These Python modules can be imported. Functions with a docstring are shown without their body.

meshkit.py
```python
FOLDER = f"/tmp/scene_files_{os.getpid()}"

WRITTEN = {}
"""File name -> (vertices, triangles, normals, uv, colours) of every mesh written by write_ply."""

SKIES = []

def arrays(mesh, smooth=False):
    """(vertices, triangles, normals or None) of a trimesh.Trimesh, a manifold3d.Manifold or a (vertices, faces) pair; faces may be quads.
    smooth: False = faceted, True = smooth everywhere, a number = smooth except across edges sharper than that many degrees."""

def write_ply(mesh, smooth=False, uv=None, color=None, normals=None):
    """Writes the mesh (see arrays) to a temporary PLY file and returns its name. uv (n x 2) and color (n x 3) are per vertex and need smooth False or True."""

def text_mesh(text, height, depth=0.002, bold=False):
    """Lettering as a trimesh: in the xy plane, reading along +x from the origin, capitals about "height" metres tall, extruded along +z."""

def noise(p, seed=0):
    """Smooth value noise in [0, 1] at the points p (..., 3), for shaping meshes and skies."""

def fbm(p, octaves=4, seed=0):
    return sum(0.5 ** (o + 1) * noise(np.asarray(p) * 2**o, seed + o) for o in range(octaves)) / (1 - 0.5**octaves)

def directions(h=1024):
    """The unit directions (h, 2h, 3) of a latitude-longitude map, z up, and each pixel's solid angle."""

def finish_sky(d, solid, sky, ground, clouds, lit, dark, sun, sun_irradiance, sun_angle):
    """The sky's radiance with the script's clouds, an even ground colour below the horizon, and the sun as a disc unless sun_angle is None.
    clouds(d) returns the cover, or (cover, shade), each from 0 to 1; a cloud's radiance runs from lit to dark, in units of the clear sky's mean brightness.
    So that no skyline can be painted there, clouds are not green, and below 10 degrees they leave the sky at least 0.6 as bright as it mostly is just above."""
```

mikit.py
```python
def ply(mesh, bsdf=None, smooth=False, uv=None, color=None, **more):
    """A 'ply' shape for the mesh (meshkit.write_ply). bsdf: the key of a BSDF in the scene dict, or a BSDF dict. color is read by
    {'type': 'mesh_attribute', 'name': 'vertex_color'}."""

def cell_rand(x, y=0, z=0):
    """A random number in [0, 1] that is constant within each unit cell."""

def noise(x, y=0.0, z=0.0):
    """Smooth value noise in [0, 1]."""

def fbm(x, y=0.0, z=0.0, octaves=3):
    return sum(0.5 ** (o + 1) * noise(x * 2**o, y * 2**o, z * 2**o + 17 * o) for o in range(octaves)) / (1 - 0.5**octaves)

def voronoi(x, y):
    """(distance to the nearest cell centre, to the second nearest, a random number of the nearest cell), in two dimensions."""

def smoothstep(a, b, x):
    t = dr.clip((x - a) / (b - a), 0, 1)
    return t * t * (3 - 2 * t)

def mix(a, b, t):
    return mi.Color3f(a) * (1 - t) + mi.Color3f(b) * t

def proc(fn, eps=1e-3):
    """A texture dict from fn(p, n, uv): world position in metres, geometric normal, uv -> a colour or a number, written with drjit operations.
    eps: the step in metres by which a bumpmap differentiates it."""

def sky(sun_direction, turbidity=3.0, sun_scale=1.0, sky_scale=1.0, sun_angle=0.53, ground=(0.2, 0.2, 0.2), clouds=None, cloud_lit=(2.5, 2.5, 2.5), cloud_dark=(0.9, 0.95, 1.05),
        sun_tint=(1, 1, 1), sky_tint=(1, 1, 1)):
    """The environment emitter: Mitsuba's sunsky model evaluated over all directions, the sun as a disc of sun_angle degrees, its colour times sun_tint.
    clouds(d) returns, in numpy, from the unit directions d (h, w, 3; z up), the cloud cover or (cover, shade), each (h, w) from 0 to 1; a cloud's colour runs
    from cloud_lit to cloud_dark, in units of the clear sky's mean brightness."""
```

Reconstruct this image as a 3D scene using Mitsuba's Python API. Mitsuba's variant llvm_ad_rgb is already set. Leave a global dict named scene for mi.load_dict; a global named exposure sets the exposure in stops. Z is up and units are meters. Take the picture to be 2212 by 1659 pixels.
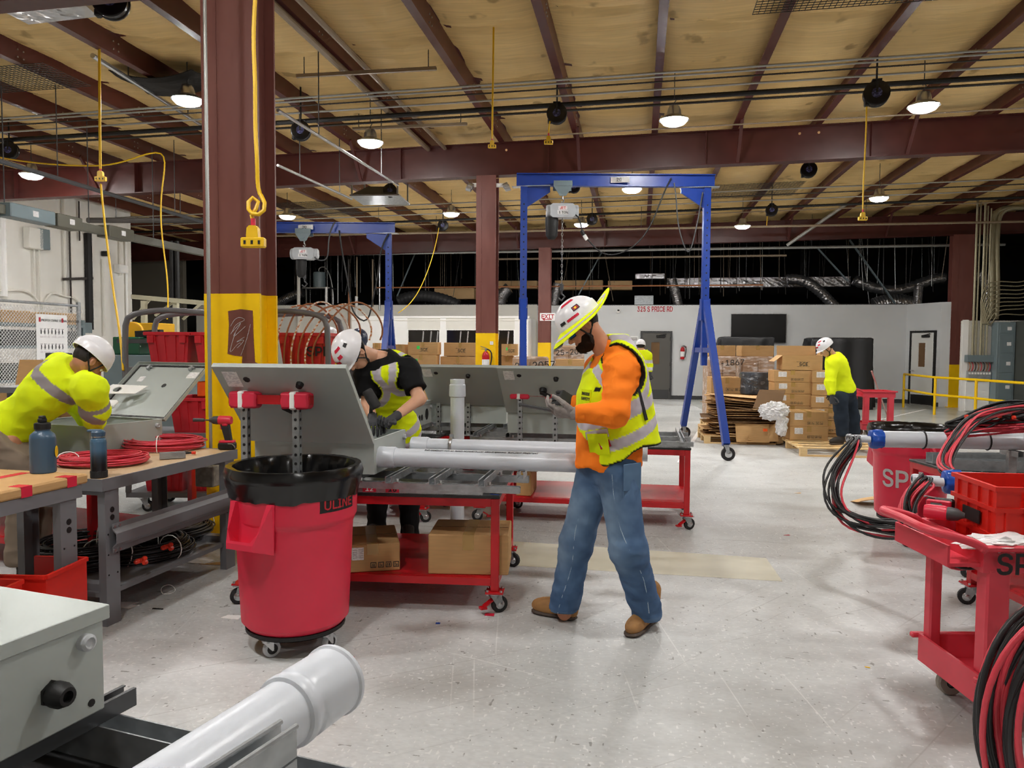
import math, random
import numpy as np, trimesh, mitsuba as mi, mikit, meshkit
from mikit import noise, fbm, mix, smoothstep, proc, cell_rand
import drjit as dr
from shapely.geometry import Polygon, Point, box as sbox
from shapely.ops import unary_union
rng = np.random.default_rng(7)
random.seed(7)
scene, labels = {}, {}
# ---------------------------------------------------------------- camera, lamps' strength and exposure
FPX, EYE = 1640.0, np.array([0.0, 0.0, 1.65])
YAW, PITCH, ROLL = math.radians(9.5), math.radians(2.88), math.radians(0.35)
FWD = np.array([-math.sin(YAW) * math.cos(PITCH), math.cos(YAW) * math.cos(PITCH), -math.sin(PITCH)])
_r = np.array([math.cos(YAW), math.sin(YAW), 0.0]); _u = np.cross(_r, FWD)
RIGHT = _r * math.cos(ROLL) + _u * math.sin(ROLL); UP = _u * math.cos(ROLL) - _r * math.sin(ROLL)
scene['camera'] = {'type': 'perspective', 'fov': math.degrees(2 * math.atan(1106 / FPX)), 'fov_axis': 'x', 'near_clip': 0.05, 'far_clip': 200.0,
                   'to_world': mi.ScalarTransform4f().look_at(origin=EYE.tolist(), target=(EYE + FWD).tolist(), up=UP.tolist())}
exposure = 1.32
LAMP = 100.0          # radiance of the high-bay lamps
LAMP_TINT = (1.0, 0.985, 0.955)

# where things measured on the photograph stand: depth along the view, on the floor (or another height), on a wall
def ray(x, y): return FWD + RIGHT * ((x - 1106) / FPX) - UP * ((y - 829.5) / FPX)
def P(x, y, d): return EYE + ray(x, y) * d
def Z(x, y, z=0.0):
    r = ray(x, y); return EYE + r * ((z - EYE[2]) / r[2])
def Y(x, y, v):
    r = ray(x, y); return EYE + r * (v / r[1])
def X(x, y, v):
    r = ray(x, y); return EYE + r * (v / r[0])
def pix(p):
    q = np.asarray(p, float) - EYE; d = q @ FWD
    return 1106 + FPX * (q @ RIGHT) / d, 829.5 - FPX * (q @ UP) / d, d
# ---------------------------------------------------------------- helpers
def lin(h):
    c = np.array([int(h[i:i + 2], 16) for i in (0, 2, 4)]) / 255 if isinstance(h, str) else np.asarray(h, float)
    return np.where(c < 0.04045, c / 12.92, ((c + 0.055) / 1.055) ** 2.4).tolist()
def mat(name, col, rough=0.5, metal=0.0, spec=0.5, bump=None, **kw):
    c = {'type': 'rgb', 'value': lin(col)} if isinstance(col, str) else col
    b = {'type': 'principled', 'base_color': c, 'roughness': rough, 'metallic': metal, 'specular': spec, **kw}
    if bump: b = {'type': 'bumpmap', 'arbitrary': bump[0], 'scale': bump[1], 'bsdf': b}
    scene[name] = {'type': 'twosided', 'bsdf': b}
    return name
def tr(x=0, y=0, z=0, rz=0, rx=0, ry=0, s=1):
    m = trimesh.transformations
    M = m.translation_matrix([x, y, z]) @ m.euler_matrix(math.radians(rx), math.radians(ry), math.radians(rz), 'sxyz')
    if s != 1: M = M @ np.diag([s, s, s, 1])
    return M
def tf(m, M):
    m = m.copy(); m.apply_transform(M); return m
def mk(v, f): return trimesh.Trimesh(np.asarray(v, float), np.asarray(f, int), process=False)
def cat(*ms):
    out = []
    for m in ms: out += list(m) if isinstance(m, (list, tuple)) else [m]
    return trimesh.util.concatenate(out)
BF = [[0, 2, 3], [0, 3, 1], [4, 5, 7], [4, 7, 6], [0, 1, 5], [0, 5, 4], [2, 6, 7], [2, 7, 3], [0, 4, 6], [0, 6, 2], [1, 3, 7], [1, 7, 5]]
def hull(pts): return trimesh.convex.convex_hull(np.asarray(pts, float))
def bb(x0, x1, y0, y1, z0, z1, b=0):
    x0, x1 = min(x0, x1), max(x0, x1); y0, y1 = min(y0, y1), max(y0, y1); z0, z1 = min(z0, z1), max(z0, z1)
    if b <= 0:
        return mk([[x, y, z] for x in (x0, x1) for y in (y0, y1) for z in (z0, z1)], BF)
    pts = []
    for sx, x in ((1, x0), (-1, x1)):
        for sy, y in ((1, y0), (-1, y1)):
            for sz, z in ((1, z0), (-1, z1)):
                pts += [[x, y + sy * b, z + sz * b], [x + sx * b, y, z + sz * b], [x + sx * b, y + sy * b, z]]
    return hull(pts)
def bx(c, s, b=0): return bb(c[0] - s[0] / 2, c[0] + s[0] / 2, c[1] - s[1] / 2, c[1] + s[1] / 2, c[2] - s[2] / 2, c[2] + s[2] / 2, b)
def basis(t):
    t = np.asarray(t, float); t = t / (np.linalg.norm(t) + 1e-12)
    a = np.cross(t, [0, 0, 1.0] if abs(t[2]) < 0.9 else [1.0, 0, 0]); a /= np.linalg.norm(a)
    return t, a, np.cross(t, a)
def ringmesh(P_, closed=False, caps=True):
    P_ = np.asarray(P_); n, k = P_.shape[:2]; f = []
    for i in range(n if closed else n - 1):
        j = (i + 1) % n
        for a in range(k):
            b = (a + 1) % k; f += [[i * k + a, i * k + b, j * k + b], [i * k + a, j * k + b, j * k + a]]
    v = P_.reshape(-1, 3)
    if caps and not closed:
        v = np.vstack([v, P_[0].mean(0), P_[-1].mean(0)])
        for a in range(k):
            b = (a + 1) % k; f += [[n * k, b, a], [n * k + 1, (n - 1) * k + a, (n - 1) * k + b]]
    return mk(v, f)
def tube(pts, r, n=8, closed=False, caps=True):
    p = np.asarray(pts, float); r = np.broadcast_to(np.asarray(r, float), (len(p),))
    if closed: t = np.roll(p, -1, 0) - np.roll(p, 1, 0)
    else: t = np.gradient(p, axis=0)
    t /= np.linalg.norm(t, axis=1, keepdims=True) + 1e-12
    _, a, _b = basis(t[0]); ang = np.arange(n) * 2 * np.pi / n; out = []
    for i in range(len(p)):
        a = a - t[i] * (a @ t[i]); a /= np.linalg.norm(a) + 1e-12; b = np.cross(t[i], a)
        out.append(p[i] + r[i] * (np.cos(ang)[:, None] * a + np.sin(ang)[:, None] * b))
    return ringmesh(out, closed, caps)
def cyl(p0, p1, r, n=16, r2=None):
    return tube([p0, p1], [r, r if r2 is None else r2], n)
def lathe(prof, n=24, caps=True):
    a = np.arange(n) * 2 * np.pi / n
    return ringmesh([np.stack([r * np.cos(a), r * np.sin(a), np.full(n, z)], 1) for r, z in prof], False, caps)
def prism(poly, h, holes=None):
    p = poly if hasattr(poly, 'exterior') else Polygon(poly)
    if holes:
        for q in holes: p = p.difference(q)
    return cat(*[trimesh.creation.extrude_polygon(g, h, engine='earcut') for g in getattr(p, 'geoms', [p])])
def sph(c, r, k=2):
    m = trimesh.creation.icosphere(subdivisions=k); m.vertices = m.vertices * np.asarray(r) + np.asarray(c); return m
def spline(pts, n=40):
    from scipy.interpolate import CubicSpline
    p = np.asarray(pts, float); s = np.r_[0, np.cumsum(np.linalg.norm(np.diff(p, axis=0), axis=1))]
    return CubicSpline(s, p)(np.linspace(0, s[-1], n))
def bar(p0, p1, w, h, up=(0, 0, 1)):
    "a rectangular bar from p0 to p1: w across, h along up"
    p0, p1 = np.asarray(p0, float), np.asarray(p1, float); t = (p1 - p0) / np.linalg.norm(p1 - p0)
    a = np.cross(t, up); a /= np.linalg.norm(a); b = np.cross(a, t)
    q = [[-w / 2, -h / 2], [w / 2, -h / 2], [w / 2, h / 2], [-w / 2, h / 2]]
    return ringmesh([[p + a * u + b * v for u, v in q] for p in (p0, p1)])
def prof(p0, p1, poly, up=(0, 0, 1)):
    "an open or closed section (list of (u, v)) swept from p0 to p1"
    p0, p1 = np.asarray(p0, float), np.asarray(p1, float); t = (p1 - p0); L = np.linalg.norm(t); t = t / L
    a = np.cross(t, up); a /= np.linalg.norm(a); b = np.cross(a, t)
    m = prism(poly, L); M = np.eye(4); M[:3, 0], M[:3, 1], M[:3, 2], M[:3, 3] = a, b, t, p0
    return tf(m, M)
def chan(w, h, t, lip=0.0):
    "C channel section opening upwards, width w, height h"
    q = [(-w / 2, 0), (w / 2, 0), (w / 2, h)] + ([(w / 2 - lip, h), (w / 2 - lip, h - t)] if lip else [(w / 2 - t, h)])
    q += [(w / 2 - t, h - t) if lip else (w / 2 - t, t)] + ([(w / 2 - t, t), (-w / 2 + t, t), (-w / 2 + t, h - t), (-w / 2 + lip, h - t), (-w / 2 + lip, h)] if lip else [(-w / 2 + t, t), (-w / 2 + t, h)])
    return q + [(-w / 2, h)]
# signed-distance modelling for bodies, cloth and bags
def cap(p, a, b, ra, rb):
    a, b = np.asarray(a, float), np.asarray(b, float); ba = b - a
    t = np.clip(((p - a) @ ba) / (ba @ ba + 1e-12), 0, 1)
    return np.linalg.norm(p - a - t[:, None] * ba, axis=1) - (ra + t * (rb - ra))
def ell(p, c, r, R=None):
    q = p - np.asarray(c, float)
    if R is not None: q = q @ R
    r = np.asarray(r, float); k0 = np.linalg.norm(q / r, axis=1); k1 = np.linalg.norm(q / r ** 2, axis=1) + 1e-9
    return k0 * (k0 - 1) / k1
def smin(k, *ds):
    d = ds[0]
    for e in ds[1:]:
        h = np.clip(0.5 + 0.5 * (e - d) / k, 0, 1); d = e * (1 - h) + d * h - k * h * (1 - h)
    return d
def nets(fn, lo, hi, h):
    "surface nets of fn < 0 on a grid of step h"
    lo, hi = np.asarray(lo, float), np.asarray(hi, float); n = np.ceil((hi - lo) / h).astype(int) + 1
    g = np.stack(np.meshgrid(*[lo[k] + h * np.arange(n[k]) for k in range(3)], indexing='ij'), -1)
    d = fn(g.reshape(-1, 3)).reshape(n); s = d < 0
    c = n - 1; cnt = np.zeros(c); acc = np.zeros((*c, 3))
    idx = np.stack(np.meshgrid(*[np.arange(k) for k in c], indexing='ij'), -1).astype(float)
    for ax in range(3):
        o = [k for k in range(3) if k != ax]
        for i in (0, 1):
            for j in (0, 1):
                s0 = [slice(0, c[k]) for k in range(3)]; s0[o[0]] = slice(i, i + c[o[0]]); s0[o[1]] = slice(j, j + c[o[1]])
                s1 = list(s0); s1[ax] = slice(1, 1 + c[ax])
                a, b = d[tuple(s0)], d[tuple(s1)]; x = (a < 0) != (b < 0)
                t = np.where(x, a / np.where(x, a - b, 1), 0); off = np.zeros((*c, 3)); off[..., ax] = t; off[..., o[0]] = i; off[..., o[1]] = j
                cnt += x; acc += off * x[..., None]
    on = cnt > 0; num = -np.ones(c, int); num[on] = np.arange(on.sum())
    v = lo + h * (idx[on] + acc[on] / cnt[on][:, None]); F = []
    for ax in range(3):
        o = [(ax + 1) % 3, (ax + 2) % 3]
        sl = [slice(1, n[k] - 1) for k in range(3)]; sl[ax] = slice(0, c[ax]); s1 = list(sl); s1[ax] = slice(1, c[ax] + 1)
        A, B = s[tuple(sl)], s[tuple(s1)]
        for flip, m in ((False, A & ~B), (True, ~A & B)):
            w = np.argwhere(m)
            if not len(w): continue
            w = w + np.array([0 if k == ax else 1 for k in range(3)])
            q = []
            for i, j in ((0, 0), (-1, 0), (-1, -1), (0, -1)):
                e = w.copy(); e[:, o[0]] += i; e[:, o[1]] += j; q.append(num[tuple(e.T)])
            q = np.stack(q, 1); q = q[:, ::-1] if flip else q
            F += [q[:, [0, 1, 2]], q[:, [0, 2, 3]]]
    return mk(v, np.vstack(F))
# ---------------------------------------------------------------- things, parts, names
_used = {}
def uniq(name, space='', reg=_used):
    k = (space, name); n = reg.get(k, 0); reg[k] = n + 1
    return name if n == 0 else f'{name}_{n:03d}'
class B:
    "the parts of one thing, in the thing's own frame; place() makes entries of the scene (again and again for copies)"
    def __init__(s): s.p, s.reg = [], {}
    def add(s, name, m, bsdf, smooth=30, label=None, kind=None, **kw):
        nm = None
        if name is not None:
            par, _, last = name.rpartition('__'); nm = uniq(last, par, s.reg); nm = par + '__' + nm if par else nm
        d = m if isinstance(m, dict) else mikit.ply(m, bsdf, smooth, **kw)
        s.p.append((nm, d, label, kind)); return nm
    def place(s, name, label=None, category=None, M=None, group=None, kind=None, to=None):
        key = uniq(name)
        for nm, d, lb, kd in s.p:
            k = key if nm is None else key + '__' + nm
            scene[k] = d if M is None else {**d, 'to_world': mi.ScalarTransform4f(np.asarray(M).tolist())}
            e = {a: b for a, b in (('label', lb), ('kind', kd)) if b}
            if nm is not None and e: labels[k] = e
        labels[key] = {a: b for a, b in (('label', label), ('category', category), ('group', group), ('kind', kind)) if b}
        return key
def one(name, m, bsdf, label=None, category=None, smooth=30, group=None, kind=None, **kw):
    b = B(); b.add(None, m, bsdf, smooth, **kw); return b.place(name, label, category, None, group, kind)
def struct(name, m, bsdf, label=None, smooth=30, **kw):
    return one(name, m, bsdf, label, None, smooth, None, 'structure', **kw)
def sub(parent, name, m, bsdf, label=None, smooth=30, kind=None, **kw):
    "a part (or a sub-part) under a key of the scene"
    k = parent + '__' + uniq(name, parent)
    scene[k] = m if isinstance(m, dict) else mikit.ply(m, bsdf, smooth, **kw)
    e = {a: b for a, b in (('label', label), ('kind', kind)) if b}
    if e: labels[k] = e
    return k
def vc(m, fn):
    "vertex colours (sRGB hex or triples from fn(points, normals)) in linear light"
    c = fn(np.asarray(m.vertices), np.asarray(m.vertex_normals)); c = np.asarray(c, float)
    return np.where(c < 0.04045, c / 12.92, ((c + 0.055) / 1.055) ** 2.4)
def hx(h): return np.array([int(h[i:i + 2], 16) for i in (0, 2, 4)]) / 255
def text(s, h, M, depth=0.001, bold=True):
    m = meshkit.text_mesh(s, h, depth, bold); return tf(m, M)
def face(p, right, up, out=0.0015):
    "matrix that puts xy lettering at p, reading along right, standing along up"
    r = np.asarray(right, float); r = r / np.linalg.norm(r); u = np.asarray(up, float); u = u - r * (u @ r); u /= np.linalg.norm(u); n = np.cross(r, u)
    M = np.eye(4); M[:3, 0], M[:3, 1], M[:3, 2], M[:3, 3] = r, u, n, np.asarray(p, float) + n * out; return M
# ---------------------------------------------------------------- materials
def tex(fn): return proc(fn)
V3 = lambda h: mi.Color3f(*lin(h))
def two(a, b, f, **k): return tex(lambda p, n, uv: mix(V3(a), V3(b), f(p)))
def f_floor(p, n, uv):
    x, y = p.x, p.y
    big = fbm(x * .55 + 3, y * .8, 0, 3); med = fbm(x * 2.7, y * 5.5, 5, 4); fine = fbm(x * 45, y * 80, 0, 2)
    c = mix(V3('a4a6a5'), V3('c3c5c5'), dr.clip(big * 1.6 - .3, 0, 1)); c = c * (0.84 + 0.2 * med + 0.14 * fine)
    for k, (a, b, s) in enumerate(((.35, .94, 7.), (-.8, .6, 6.), (.98, .2, 9.), (.6, -.8, 8.))):
        u = (x * a + y * b + .05 * noise(x * 1.3 + k, y * 1.3)) * s; w = dr.abs(u - dr.floor(u) - cell_rand(dr.floor(u), k) * .8 - .1) / s
        on = smoothstep(.6, .85, noise(x * 1.4 + 11 * k, y * 1.4, dr.floor(u) * .7)) * smoothstep(.005, .0015, w)
        c = mix(c, V3('85837f' if k % 2 else 'd9d9d7'), on * .38)
    st = smoothstep(.6, .78, fbm(x * 1.1 + 9, y * 1.6, 3, 4)); c = mix(c, V3('86827d'), st * .4)
    sp = smoothstep(.86, .9, noise(x * 70, y * 70, 2)); c = mix(c, V3('dededc'), sp * .35)
    sp = smoothstep(.93, .96, noise(x * 40, y * 40, 6)); c = mix(c, V3('5a5854'), sp * .6)
    j2 = smoothstep(.010, .004, dr.abs(y - 6.62 - .03 * noise(x * 4, 0))) * smoothstep(.2, .5, noise(x * 2, 3)); c = mix(c, V3('77746f'), j2 * .6)
    return c
def f_frough(p, n, uv): return .30 + .22 * fbm(p.x * 1.3, p.y * 1.3, 7, 3)
def f_fbump(p, n, uv): return fbm(p.x * 55, p.y * 55, 0, 2)
mat('m_floor', tex(f_floor), tex(f_frough), 0, .45, bump=(tex(f_fbump), .0012))
mat('m_patch', two('b4b09d', 'c8c4b2', lambda p: fbm(p.x * 3, p.y * 6, 0, 3)), .45)
mat('m_epoxy', two('9ea19c', 'b0b3ae', lambda p: fbm(p.x * 2, p.y * 2, 0, 2)), .25)
def f_insul(p, n, uv):
    c = mix(V3('cdac70'), V3('dfc28c'), fbm(p.x * 1.2, p.y * .9, 0, 3)); c = c * (.9 + .15 * noise(p.x * 3, p.y * 40))
    return mix(c, V3('6f5326'), smoothstep(.72, .84, fbm(p.x * 3.1 + 5, p.y * 2.2, 1, 4)) * .5)
mat('m_insul', tex(f_insul), .8, spec=.2)
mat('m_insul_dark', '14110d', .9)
mat('m_maroon', two('421a17', '51231e', lambda p: fbm(p.x * 4, p.y * 4, p.z * 4, 3)), .38)
mat('m_brown', two('6a3a34', '784b43', lambda p: fbm(p.x * 7, p.y * 7, p.z * 1.6, 3)), .42)
mat('m_yellow', two('efc000', 'f8cd0a', lambda p: fbm(p.x * 5, p.y * 5, p.z * 5, 2)), .4)
mat('m_wall', two('d5d3cc', 'e6e4de', lambda p: fbm(p.x * 2, p.y * 2, p.z * .4, 3)), .7)
mat('m_graywall', two('c6c9cb', 'd3d5d6', lambda p: fbm(p.x * 1.5, p.y, p.z * 1.5, 3)), .6)
mat('m_white', 'eeeeec', .45)
mat('m_offwhite', 'dcdad2', .5)
mat('m_black', '0c0c0d', .55)
mat('m_blackgloss', '0a0a0c', .22)
mat('m_blackwall', '0b0a0a', .9)
mat('m_rubber', '1c1c1d', .7)
mat('m_darkgray', '3a3b3d', .5)
mat('m_galv', two('8e9396', 'b9bdc0', lambda p: fbm(p.x * 30, p.y * 30, p.z * 30, 3)), .38, .75)
mat('m_conduit', 'a8a9a6', .35, .7)
mat('m_pipe_dark', '3a3633', .5, .3)
mat('m_pipe_tan', '8e7e6a', .45, .2)
mat('m_steel', 'c4c6c8', .25, .95)
mat('m_foil', 'cfcfd2', .22, .9, bump=(tex(lambda p, n, uv: fbm(p.x * 9, p.y * 9, p.z * 9, 2)), .03))
mat('m_redpaint', two('a8121b', 'bb1a22', lambda p: fbm(p.x * 6, p.y * 6, p.z * 6, 2)), .33)
mat('m_redplastic', two('c4203a', 'd5304a', lambda p: fbm(p.x * 5, p.y * 5, p.z * 3, 3)), .38, spec=.5)
mat('m_redbin', two('b51824', 'cf3440', lambda p: fbm(p.x * 11, p.y * 11, p.z * 4, 3)), .3)
mat('m_redcrate', 'cc241a', .35)
mat('m_redwire', 'cc3c4b', .38)
mat('m_blackwire', '1d1e21', .42)
mat('m_bench', '6c6d71', .38)
mat('m_enc', two('a0a7a4', 'a8afac', lambda p: fbm(p.x * 2, p.y * 2, p.z * 2, 2)), .36)
mat('m_pvc', two('bcc2ca', 'c6cbd3', lambda p: fbm(p.x * 3, p.y * 3, p.z * 3, 2)), .3)
mat('m_blue', two('183685', '1c3d92', lambda p: fbm(p.x * 4, p.y * 4, p.z * 2, 2)), .32)
mat('m_bluetape', '1b4aa6', .25)
def f_card(p, n, uv):
    c = mix(V3('b08a5c'), V3('bd986a'), fbm(p.x * 6, p.y * 6, p.z * 6, 3)); return c * (.95 + .1 * noise((p.x + p.y) * 9, p.z * 120))
mat('m_card', tex(f_card), .75, spec=.2)
mat('m_cardlight', two('cda878', 'd8b587', lambda p: fbm(p.x * 6, p.y * 6, p.z * 6, 3)), .75, spec=.2)
mat('m_carddark', '6d5236', .8)
mat('m_wood', two('caa873', 'e0c593', lambda p: fbm(p.x * 3, p.y * 25, p.z * 25, 3)), .7)
mat('m_board', two('a58967', 'b59a78', lambda p: fbm(p.x * 8, p.y * 3, 0, 3)), .6)
mat('m_tabletop', two('151516', '2b2b2c', lambda p: fbm(p.x * 14, p.y * 14, 0, 3)), .4)
mat('m_bag', '08080a', .2, spec=.6)
mat('m_drape', '1a1b1e', .4)
mat('m_paper', 'e6e5e2', .7)
mat('m_label', two('e6e6e6', 'cfd0d2', lambda p: smoothstep(.5, .55, noise(p.x * 90, p.y * 90, p.z * 160))), .6)
mat('m_ink', '17171a', .6)
mat('m_redink', 'a81c28', .55)
mat('m_whiteink', 'e8e8e8', .5)
mat('m_grayink', 'b3aeb0', .6)
mat('m_green', '1c4f38', .4)
mat('m_brightgreen', '3fd65a', .6)
mat('m_pink', 'f0407c', .6)
mat('m_orangeplastic', 'ee5d1e', .4)
mat('m_orangeconn', 'd9361f', .4)
mat('m_panelgray', '6c7b80', .4)
mat('m_paneldark', '454844', .45)
mat('m_busway', '5b5a4f', .5)
mat('m_wrap', two('a5a2a2', 'c9c7c9', lambda p: fbm(p.x * 12, p.y * 12, p.z * 5, 3)), .25, spec=.7)
mat('m_bottle', '3c556b', .35)
mat('m_grayplastic', 'a9adb1', .4)
mat('m_glass_dark', '16120f', .08, spec=.8)
mat('m_cord', 'e3b71c', .4)
scene['m_vcloth'] = {'type': 'twosided', 'bsdf': {'type': 'principled', 'base_color': {'type': 'mesh_attribute', 'name': 'vertex_color'}, 'roughness': .85, 'specular': .2, 'sheen': .2}}
scene['m_vgloss'] = {'type': 'twosided', 'bsdf': {'type': 'principled', 'base_color': {'type': 'mesh_attribute', 'name': 'vertex_color'}, 'roughness': .3, 'specular': .5}}
scene['m_pane'] = {'type': 'thindielectric', 'int_ior': 1.5, 'ext_ior': 1.0}
# ---------------------------------------------------------------- the hall: floor, walls, roof
ZR = lambda x: 5.19 + .0167 * (x + 2.7)          # underside of the purlins: the roof rises gently to the right
YG1, YG2, YW = 13.3, 23.1, 24.35
XL, XR = -13.2, 13.5
fl = struct('floor', bb(-20, 17, -9, 34, -.1, 0), 'm_floor')
pp = Z(1112, 1170), Z(1655, 1206), Z(1690, 1256), Z(1112, 1222)
def slab(pts, z0, z1):
    q = [(p[0], p[1]) for p in pts]; m = prism(q, z1 - z0); return tf(m, tr(0, 0, z0))
sub(fl, 'repair_patch', slab([pp[0] + (pp[0] - pp[1]) * .6, pp[1], pp[2], pp[3] + (pp[3] - pp[2]) * .6], .0, .002), 'm_patch', 'pale cream concrete repair strip')
sub(fl, 'coated_area', slab([(2.0, 16.5), (17, 16.5), (17, 33), (.6, 33)], .0, .002), 'm_epoxy', 'smooth light gray coated floor')
for a, b, c, d in ((.55, 11.0, 2.3, 23.5), (5.2, 18.2, 7.6, 22.0)):
    sub(fl, 'painted_line', slab([(a, b), (a + .07, b), (c + .07, d), (c, d)], .002, .004), 'm_whiteink', 'worn white line')
# roof: a sagging insulation blanket in every bay between two purlins
PX = [-16.78 + 1.31 * k for k in range(25)]
ceil_ = struct('ceiling', bb(-20, 17, -9, 34, 6.2, 6.3), 'm_insul_dark')
def blanket(x0, x1, y0, y1, seed):
    r = np.random.default_rng(seed); nu, nv = 12, int((y1 - y0) / .1)
    u, v = np.meshgrid(np.linspace(0, 1, nu + 1), np.linspace(0, 1, nv + 1), indexing='ij')
    x, y = x0 + (x1 - x0) * u, y0 + (y1 - y0) * v
    ph = r.uniform(0, 1.8); w = 1.83; s = ((y + ph + .1 * np.sin(x * 3 + seed)) % w) / w
    crease = np.exp(-((np.minimum(s, 1 - s) * w) / .05) ** 2)
    bump = .6 + .4 * meshkit.fbm(np.stack([x * .7, y * .5, 0 * x + seed], -1), 2, seed)
    z = ZR(x) + .255 - .085 * (4 * u * (1 - u)) ** .8 * bump * (.8 + .2 * np.sin(s * np.pi)) + .055 * crease * (4 * u * (1 - u)) ** .3 - .02 * meshkit.noise(np.stack([x * 5, y * 3.2, 0 * x], -1), 3)
    k = np.arange((nu + 1) * (nv + 1)).reshape(nu + 1, nv + 1)
    f = np.stack([k[:-1, :-1], k[:-1, 1:], k[1:, 1:], k[1:, :-1]], -1).reshape(-1, 4)
    return mk(np.stack([x, y, z], -1).reshape(-1, 3), np.vstack([f[:, [0, 1, 2]], f[:, [0, 2, 3]]]))
for i in range(len(PX) - 1):
    sub(ceil_, 'insulation_blanket', blanket(PX[i], PX[i + 1], -6, 24.6, i), 'm_insul', smooth=True)
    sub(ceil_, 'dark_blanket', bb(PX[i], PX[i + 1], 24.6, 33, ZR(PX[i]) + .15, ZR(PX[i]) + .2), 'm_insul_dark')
zs = [(-.1, .03), (-.1, 0), (.004, 0), (.004, .246), (.1, .246), (.1, .25), (-.004, .25), (-.004, .005), (-.095, .005), (-.095, .03)]
pur = B()
pm = prof((0, -6, 0), (0, 24.4, 0), zs)
pur.add('z_section', pm, 'm_maroon', False)
for y in (1.5, 3.7, 6.1, 8.4, 10.7, 12.4, 14.2, 16.5, 19, 21.4):
    pur.add('bolt', cat([cyl((-.012, y + dy, .1 + dz), (.012, y + dy, .1 + dz), .011, 6) for dy in (0, .09) for dz in (-.04, .05)]), 'm_conduit', kind='stuff')
for x in PX[1:-1]:
    pur.place('roof_purlin', 'dark maroon steel purlin running away from the viewer under the tan insulated roof', 'roof beam', tr(x, 0, ZR(x)), 'roof purlins')
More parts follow.
